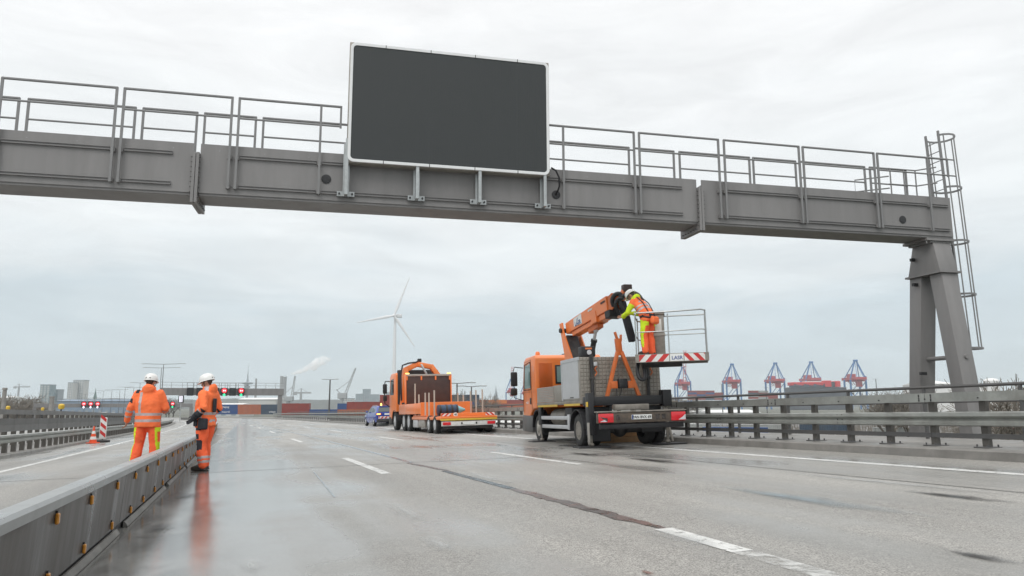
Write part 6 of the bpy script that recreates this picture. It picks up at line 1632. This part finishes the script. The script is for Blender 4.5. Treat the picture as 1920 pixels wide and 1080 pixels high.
# ------------------------------------------------------------------ grey harbour cranes
def luffing(u, vt, vb, Y, lean, label, col='crane_grey', hl=.42):
    b0 = base_at(u, Y); H = zat(u, vt, Y) - ZG; px = PXM(Y)
    o = thing('harbour_crane', label, 'crane', Matrix.Translation(b0)); m = M_[col]
    mh = H * hl
    mb = MB(); mb.beam((-lean * .2 - 3, 0, 0), (-lean * .2, 0, mh), 3.5, 3.5); mb.build('tower', m, o)
    mb = MB(); mb.rbox(-lean * .2 - 5, -lean * .2 + 5, -3, 3, mh * .8, mh * 1.1, .4, 1); mb.build('cabin', m, o)
    p0 = Vector((-lean * .2 + 3, 0, mh)); p1 = Vector((lean * .8, 0, H))
    for d in (-1, 1):
        mb = MB(); mb.beam(p0 + Vector((d * 1.3, 0, 0)), p1 + Vector((d * .5, 0, 0)), .7, .7); mb.build('jib_chord', m, o)
    for i in range(8):
        f_ = i / 8; a = p0.lerp(p1, f_); b_ = p0.lerp(p1, f_ + .125); w_ = 1.3 - .8 * f_
        mb = MB(); mb.beam(a + Vector((-w_, 0, 0)), b_ + Vector((w_, 0, 0)), .4, .4); mb.build('lattice', m, o)
    mb = MB(); mb.beam((-lean * .2 - 6, 0, mh * 1.25), p0.lerp(p1, .55), .5, .5); mb.build('stay', m, o)
    mb = MB(); mb.beam((-lean * .2 - 1, 0, mh), (-lean * .2 - 7, 0, mh * 1.28), .9, .9); mb.build('back_mast', m, o)
luffing(546, 705, 765, 900, 6, 'grey level-luffing harbour crane just right of the chimneys'); luffing(648, 690, 760, 850, 14, 'grey harbour crane with steep lattice jib behind the container stacks')
def tower_crane(u, vt, Y, L0, L1, label, col='crane_grey'):
    b0 = base_at(u, Y); H = zat(u, vt, Y) - ZG; o = thing('tower_crane', label, 'crane', Matrix.Translation(b0)); m = M_[col]
    mb = MB(); mb.box(-1.1, 1.1, -1.1, 1.1, 0, H); mb.build('mast', m, o)
    mb = MB(); mb.box(-L0, L1, -.6, .6, H - 1.2, H + .6); mb.build('jib', m, o)
    mb = MB(); mb.beam((0, 0, H), (0, 0, H + 5), 1, 1); mb.beam((0, 0, H + 5), (L1 * .7, 0, H), .35, .35); mb.beam((0, 0, H + 5), (-L0 * .8, 0, H), .35, .35); mb.build('apex', m, o)
    mb = MB(); mb.box(-L0, -L0 + 4, -1.2, 1.2, H - 3, H - 1.3); mb.build('counterweight', m, o)
tower_crane(566, 736, 900, 9, 12, 'pale low tower crane behind the red containers'); tower_crane(38, 725, 1300, 9, 19, 'thin tower crane above the bare trees')
# ------------------------------------------------------------------ chimneys with plume, towers, spires
b0 = base_at(532, 1100); px = PXM(1100)
ch = thing('chimney', 'pair of grey factory chimneys giving off a white plume', 'chimney', Matrix.Translation(b0))
for dx, v, r in ((-3.5 * px, 705, 2.0), (2 * px, 706.5, 3.0), (-1 * px, 716, 2.2)):
    mb = MB(); H = zat(532, v, 1100) - ZG; mb.lathe([(r * 1.15, 0), (r, H * .9), (r * 1.08, H)], 14, Matrix.Translation((dx, 0, 0))); mb.build('stack', M_['crane_grey'], ch)
pm_ = bpy.data.materials.new('plume'); pm_.use_nodes = True; t = pm_.node_tree; t.nodes.clear()
po_ = nd(t, 'ShaderNodeOutputMaterial'); pv = nd(t, 'ShaderNodeVolumePrincipled'); pv.inputs['Color'].default_value = (1, 1, 1, 1); pv.inputs['Anisotropy'].default_value = 0
tcp = nd(t, 'ShaderNodeTexCoord'); npz = nd(t, 'ShaderNodeTexNoise', i_Scale=.11, i_Detail=4.0, i_Roughness=.6); t.links.new(tcp.outputs['Object'], npz.inputs['Vector'])
mrp = nd(t, 'ShaderNodeMapRange'); mrp.inputs['From Min'].default_value = .38; mrp.inputs['From Max'].default_value = .62; mrp.inputs['To Max'].default_value = .22
t.links.new(npz.outputs['Fac'], mrp.inputs['Value']); t.links.new(mrp.outputs[0], pv.inputs['Density']); t.links.new(pv.outputs[0], po_.inputs['Volume'])
mb = MB(); c0 = at(535, 704, 1100); rr = random.Random(4)
for i in range(40):
    f_ = i / 39; u = 535 + 78 * f_ ** .9; v = 704 - 30 * f_ ** 1.2; r = (1.2 + 8.2 * f_) * px * (1 + rr.uniform(-.35, .25)) * (1 - .45 * max(0, f_ - .72) / .28)
    q = at(u + rr.uniform(-2, 2), v + rr.uniform(-4.5, 4.5) * f_, 1100) - c0
    mb.ellip(q, r * 1.2, r * 1.2, r, 14, 9)
smo = remesh(mb, 1.6, 'smoke_plume', [pm_], None, 2, 2.2)
smo.location = c0; smo['kind'] = 'stuff'; smo['label'] = 'white steam plume drifting right from the chimneys'; smo['category'] = 'smoke'
def building(u0, u1, vt, Y, floors, cols, m, wm, label, depth=18, roof=None):
    p = base_at((u0 + u1) / 2, Y); W = (u1 - u0) * PXM(Y); H = zat((u0 + u1) / 2, vt, Y) - ZG
    o = thing('tower_block', label, 'building', Matrix.Translation(p))
    mb = MB(); mb.box(-W / 2, W / 2, 0, depth, 0, H); mb.build('wall', M_[m], o)
    mb = MB(); mb.box(-W / 2 - .4, W / 2 + .4, -.4, depth + .4, H, H + 1.2); mb.build('roof', M_['b_grey'], o)
    vis = int(floors); fh = 3.4
    cw = W / cols
    for c in range(cols):
        for f_ in range(vis):
            z = H - 3.2 - f_ * fh
            if z < 0: break
            mb = MB(); mb.box(-W / 2 + c * cw + cw * .18, -W / 2 + (c + 1) * cw - cw * .18, -.15, .1, z, z + fh * .58); mb.build('window', M_[wm], o)
    return o
building(78, 96, 722, 1350, 12, 3, 'b_glass', 'b_pale', 'greenish glass office tower behind the left guardrail')
building(96.5, 112, 731, 1380, 9, 3, 'b_grey', 'b_glass', 'lower grey office wing beside the glass tower')
building(129, 139, 718, 1500, 13, 3, 'b_pale', 'b_grey', 'narrow shoulder of the pale ribbed tower block')
building(138.6, 159, 713.5, 1520, 14, 5, 'b_pale', 'b_grey', 'tall pale ribbed tower block left of the worker with back turned')
building(668, 682, 739, 2300, 5, 3, 'b_grey', 'b_glass', 'squat bluish block at the left of the hazy towers')
building(681, 694, 730, 2350, 8, 3, 'b_grey', 'b_glass', 'tallest bluish hazy tower above the containers')
building(694, 711, 740, 2300, 5, 4, 'b_grey', 'b_glass', 'wide bluish hazy block right of the tallest tower')
building(724, 737, 736, 2300, 6, 3, 'b_grey', 'b_glass', 'bluish hazy block hidden behind the crane truck cab')
building(640, 662, 748, 1200, 3, 5, 'b_pale', 'b_grey', 'low pale block under the steep lattice jib')
def hall(u0, u1, v0, v1, Y, m, label, roof='b_white', depth=40):
    p = base_at((u0 + u1) / 2, Y); W = (u1 - u0) * PXM(Y); H = zat((u0 + u1) / 2, v0, Y) - ZG; H1 = H * .94
    o = thing('warehouse', label, 'building', Matrix.Translation(p))
    mb = MB(); mb.box(-W / 2, W / 2, 0, depth, 0, H1); mb.build('wall', M_[m], o)
    mb = MB(); mb.prism([(-1, H1), (depth / 2, H1 + (H - H1) + 1), (depth + 1, H1), (depth + 1, H1 - .2), (-1, H1 - .2)], -W / 2 - .5, W / 2 + .5); mb.build('roof', M_[roof], o)
    n = max(2, int(W / 8))
    for i in range(n):
        mb = MB(); mb.box(-W / 2 + W * (i + .25) / n, -W / 2 + W * (i + .7) / n, -.12, .05, 1, min(5, H1 * .6)); mb.build('door', M_['b_grey'], o)
hall(112, 250, 750, 775, 900, 'b_roof', 'long blue-roofed hall behind the left barrier wall', 'b_roof'); hall(450, 520, 747, 770, 900, 'b_pale', 'pale warehouse behind the blue containers')
hall(395, 452, 758, 775, 700, 'b_pale', 'low pale shed left of the blue containers')
hall(1752, 1785, 715, 740, 480, 'b_white', 'white hall seen between the gantry legs'); hall(1830, 1842, 716, 735, 480, 'b_white', 'small white shed right of the gantry support')
hall(1230, 1300, 770, 800, 330, 'b_white', 'white low hall behind the guardrail beside the lift truck'); hall(1330, 1420, 772, 800, 420, 'b_pale', 'pale low hall seen between the guardrail beams')
hall(1880, 1990, 770, 800, 300, 'brick', 'reddish low hall past the gantry support'); hall(930, 985, 790, 800, 260, 'b_white', 'white low hall behind the guardrail beside the truck bumper')
hall(0, 20, 744, 760, 1100, 'b_pale', 'pale low building at the foot of the bare trees')
p = base_at(1857, 430); H = zat(1857, 709, 430) - ZG; r = 13 * PXM(430)
tk = thing('storage_tank', 'round white storage tank with domed top right of the gantry', 'tank', Matrix.Translation(p))
mb = MB(); mb.lathe([(r, 0), (r, H - 1.5)], 28); mb.build('shell', M_['b_white'], tk)
mb = MB(); mb.lathe([(r * 1.02, H - 1.6), (r * .9, H - .9), (r * .5, H - .2), (0, H)], 28); mb.build('dome', M_['b_white'], tk)
for z in (.3, .6, .9): mb = MB(); mb.lathe([(r * 1.005, H * z), (r * 1.015, H * z + .1), (r * 1.005, H * z + .25)], 28); mb.build('hoop', M_['galv'], tk)
def spire(u, vt, vm, Y, w_, m, label, cat, disc=None):
    p = base_at(u, Y); H = zat(u, vt, Y) - ZG; Hm = zat(u, vm, Y) - ZG; px = PXM(Y)
    o = thing('church_spire' if not disc else 'radio_tower', label, cat, Matrix.Translation(p))
    mb = MB(); mb.lathe([(w_ * 1.5, 0), (w_, Hm)], 10); mb.build('shaft', M_[m], o)
    mb = MB(); mb.lathe([(w_ * .9, Hm), (w_ * .35, Hm + (H - Hm) * .5), (.15, H)], 8); mb.build('spire', M_[m], o)
    if disc:
        for v, r in disc: z = zat(u, v, Y) - ZG; mb = MB(); mb.lathe([(w_, z - 4), (r, z - 1), (r, z + 2.5), (w_, z + 5)], 20); mb.build('platform', M_[m], o)
spire(182, 727, 744, 1500, 3.2, 'copper', 'green copper church spire beyond the left barrier', 'spire')
spire(465, 684, 712, 2400, 3.2, 'b_grey', 'slender radio tower with round platforms above the far gantry', 'tower', ((719, 17), (726, 9)))
spire(930, 723, 741, 1500, 3.5, 'b_grey', 'hazy church spire right of the flatbed stakes', 'spire')
p = base_at(481, 1200); H = zat(481, 711, 1200) - ZG; tch = thing('chimney', 'single thin grey chimney right of the radio tower', 'chimney', Matrix.Translation(p)); mb = MB(); mb.lathe([(2.2, 0), (1.4, H)], 12); mb.build('stack', M_['crane_grey'], tch); mb = MB(); mb.lathe([(1.7, H), (1.7, H + 1)], 12); mb.build('rim', M_['crane_grey'], tch)
for u, v, Y, w_, lab in ((9.5, 727, 60, .13, 'square grey concrete column behind the left barrier wall'), (98, 743, 95, .22, 'pale grey column beside the yellow warning lamp')):
    p = at(u, v, Y); o = thing('column', lab, 'column', Matrix.Translation((p.x, p.y, -3))); mb = MB(); mb.rbox(-w_, w_, -w_, w_, 0, p.z + 2.8, .05, 1); mb.build('shaft', M_['concrete'], o); mb = MB(); mb.rbox(-w_ * 1.1, w_ * 1.1, -w_ * 1.1, w_ * 1.1, p.z + 2.8, p.z + 3, .03, 1); mb.build('cap', M_['concrete'], o)
# yellow warning lamps on the left barrier wall
for u, v, Y, r, lab in ((15, 765, 36, .09, 'small yellow warning lamp on the barrier wall by the grey column'), (80, 767, 42, .08, 'small yellow warning lamp on the barrier wall below the glass tower'), (115, 764, 46, .17, 'large round yellow warning lamp on the barrier wall')):
    p = at(u, v, Y); o = thing('warning_lamp', lab, 'lamp', Matrix.Translation((p.x, p.y, p.z - .35)))
    mb = MB(); mb.lathe([(r * .8, .25), (r, .32), (r, .32 + r), (r * .7, .32 + r * 1.4), (0, .32 + r * 1.5)], 16); mb.build('lens', M_['yellow'], o)
    mb = MB(); mb.box(-.03, .03, -.03, .03, -.4, .26); mb.build('bracket', M_['black'], o)
# ------------------------------------------------------------------ wind turbine
YT = 830.0; hub = at(742, 592, YT); b0 = Vector((hub.x, hub.y + 3, ZG))
wt = thing('wind_turbine', 'white three-bladed wind turbine rising behind the crane truck', 'wind turbine', Matrix.Translation(b0))
hl = hub - b0
mb = MB(); mb.lathe([(2.5, 0), (2.0, hl.z * .5), (1.35, hl.z - 1.5)], 20, Matrix.Translation((-1.0, 0, 0))); mb.build('tower', M_['turbine'], wt)
mb = MB(); mb.rbox(-2.5, 6.5, -2.0, 2.0, hl.z - 1.8, hl.z + 2.2, .8, 3); mb.build('nacelle', M_['turbine'], wt)
mb = MB(); mb.ellip(hl + Vector((-1.5, -1.2, 0)), 2.0, 2.2, 2.0); mb.build('hub', M_['turbine'], wt)
for u, v in ((768.5, 519), (668, 605), (778, 651)):
    tip = at(u, v, YT) - b0; hb_ = hl + Vector((-1.5, -2.2, 0)); d = (tip - hb_); L = d.length; d.normalize(); up = Vector((0, 1, 0)); sd = d.cross(up).normalized()
    mb = MB(); mb.loft([(hb_ + d * L * f_, w_, th_, sd, up) for f_, w_, th_ in ((0, .9, .9), (.06, 1.0, .8), (.18, 1.75, .42), (.4, 1.35, .3), (.7, .85, .2), (.95, .45, .1), (1, .1, .04))], 10); mb.build('blade', M_['turbine'], wt)
# ------------------------------------------------------------------ bare trees
def bare_tree(seed, H, spread, levels=5, twig_r=.022):
    rr = random.Random(seed); tr = MB(); tw = MB()
    def grow(p, d, L, r, lv):
        n = 3; pts = [p]; q = p; dd = d
        for i in range(n):
            dd = (dd + Vector((rr.uniform(-1, 1), rr.uniform(-1, 1), rr.uniform(-.3, .5))) * .16).normalized(); q = q + dd * L / n; pts.append(q)
        tgt = tr if lv < 2 else tw
        r = max(r, twig_r); r1 = max(r * .62, twig_r * .8)
        tgt.tube(pts, [r + (r1 - r) * i / n for i in range(n + 1)], 5 if lv < 2 else 3, False)
        if lv >= levels: return
        for k_ in range(rr.choice((3, 3, 4)) if lv else 6):
            a = rr.uniform(0, 6.28); el = rr.uniform(.35, .95) * spread
            ax = dd.orthogonal().normalized(); ax.rotate(Matrix.Rotation(a, 3, dd)); nd_ = (dd + ax * el).normalized()
            f_ = rr.uniform(.45, 1.0); s_ = pts[min(n, max(1, int(f_ * n + .5)))]
            grow(s_, nd_, L * rr.uniform(.6, .82), r1 * rr.uniform(.6, .85), lv + 1)
    grow(Vector((0, 0, 0)), Vector((0, 0, 1)), H * .30, H * .022, 0)
    for _ in range(0): pass
    zm = max(q[2] for q in tw.v) / 10.0
    for m_b in (tr, tw): m_b.v = [(q[0] / zm, q[1] / zm, q[2] / zm) for q in m_b.v]
    return tr.mesh('trunk', M_['bark'], 40), tw.mesh('crown', M_['twig'], 0)
TREES = [bare_tree(11 + i, 10, .85 + .1 * (i % 3), 5) for i in range(4)]
def tree(i, u, vt, Y, label, grp, zb=ZG, sc=None):
    p = base_at(u, Y, zb); H = zat(u, vt, Y) - zb; k_ = H / 10.0
    o = thing('bare_tree', label, 'tree', Matrix.Translation(p) @ Matrix.Rotation(i * 1.3, 4, 'Z') @ Matrix.Diagonal((k_ * (sc or 1), k_ * (sc or 1), k_, 1)), grp)
    link('trunk', TREES[i % 4][0], o); link('crown', TREES[i % 4][1], o)
TG = 'bare trees along the left side'
for i, (u, v, Y) in enumerate(((32, 729, 210), (20, 738, 215), (46, 736, 225), (60, 740, 230), (70, 746, 240))): tree(i, u, v, Y, 'leafless brown tree in the clump left of the glass tower', TG, sc=1.25)
for i, (u, v, Y) in enumerate(((868, 729, 170), (898, 735, 190), (910, 742, 210), (922, 738, 220), (852, 738, 160))): tree(i + 1, u, v, Y, 'leafless tree behind the flatbed stakes', 'bare trees behind the flatbed')
for i, (u, v, Y) in enumerate(((1655, 722, 150), (1668, 728, 160), (1680, 725, 170), (1696, 727, 150), (1708, 729, 165))): tree(i + 2, u, v, Y, 'small leafless tree between the cranes and the gantry support', 'bare trees beside the gantry support')
for i, (u, v, Y) in enumerate(((1915, 700, 75), (1898, 712, 85), (1938, 705, 80))): tree(i + 3, u, v, Y, 'leafless tree beyond the right handrail past the storage tank', 'bare trees past the storage tank', sc=1.1)
for i, (u, v, Y) in enumerate(((1246, 735, 260), (1256, 737, 270), (1266, 739, 265), (1275, 741, 280))): tree(i, u, v, Y, 'leafless scrubby tree beside the lift truck below the crane with raised boom', 'bare trees beside the lift truck', sc=1.4)
for i, (u, v, Y) in enumerate(((322, 745, 520), (330, 747, 540), (316, 748, 530))): tree(i + 1, u, v, Y, 'leafless tree above the far red signals', 'bare trees above the far signals', sc=1.2)
# far wooded ridge on the horizon
mb = MB(); rr = random.Random(9); n = 160; pts = []
for i in range(n + 1):
    u = -200 + 2400 * i / n; p = at(u, 700, 2600); top = zat(u, 751 - 3.0 * noise.noise(Vector((i * .13, 0, 3))) - 1.5 * rr.random() - 3.5 * max(0, 1 - u / 900), 2600); pts.append((p.x, p.y, top))
for (x, y, z) in pts: mb.v += [(x, y - 250, ZG - 1), (x, y, z * .75), (x, y + 60, z), (x, y + 400, ZG - 1)]
mb.f = [(4 * i + j, 4 * i + 4 + j, 4 * i + 5 + j, 4 * i + 1 + j) for i in range(n) for j in range(3)]; mb.m = [0] * len(mb.f)
M_['wood_far'] = mat('wood_far', (.055, .055, .045), .95, 0, .4, .02, bump=0)
struct(mb.build('hills', M_['wood_far'], None, 40))
# scrub band below the bridge on the right
mb = MB(); rr = random.Random(3)
for i in range(9000):
    u = rr.uniform(1230, 2050); Y = rr.uniform(70, 330); p = base_at(u, Y); h_ = rr.uniform(1.0, 4.2); w_ = .12
    a = rr.uniform(0, 3.14); dx, dy = math.cos(a), math.sin(a); lx = rr.uniform(-.6, .6)
    mb.v += [(p.x - w_ * dx, p.y - w_ * dy, ZG), (p.x + w_ * dx, p.y + w_ * dy, ZG), (p.x + lx, p.y, ZG + h_)]
    k_ = len(mb.v); mb.f.append((k_ - 3, k_ - 2, k_ - 1)); mb.m.append(0)
o = struct(mb.build('scrub', M_['twig'], None, 0), 'stuff'); o['label'] = 'low brown scrub on the ground below the bridge'; o['category'] = 'scrub'
# ------------------------------------------------------------------ far traffic
TRF = 'vehicles on the far carriageway'
for i, (s, t_, pm_, vn) in enumerate(((150, -13, 'car_white', False), (165, -16.5, 'car_white', True), (182, -13, 'car_dark', False), (205, -16.5, 'car_white', True), (222, -13, 'car_white', False), (140, -17, 'car_white', True))):
    p = rp(s, t_); make_car(road_matrix(p.x, p.y, pth(s)[3]), M_[pm_], ('white van' if vn else ('white car' if pm_ == 'car_white' else 'dark car')) + ' among the distant traffic between the two workers', TRF, False, False, vn)

# ================================================================== HAZE
hm = bpy.data.materials.new('haze'); hm.use_nodes = True; t = hm.node_tree; t.nodes.clear()
ho = nd(t, 'ShaderNodeOutputMaterial'); hv = nd(t, 'ShaderNodeVolumePrincipled')
hv.inputs['Color'].default_value = (.80, .88, .93, 1); hv.inputs['Density'].default_value = .00016; hv.inputs['Anisotropy'].default_value = .25
t.links.new(hv.outputs[0], ho.inputs['Volume'])
mb = MB(); mb.box(-3200, 3200, -80, 3300, ZG - 1, 190)
o = struct(mb.build('haze', hm, None, 0), 'stuff')
scene.cycles.volume_bounces = 8
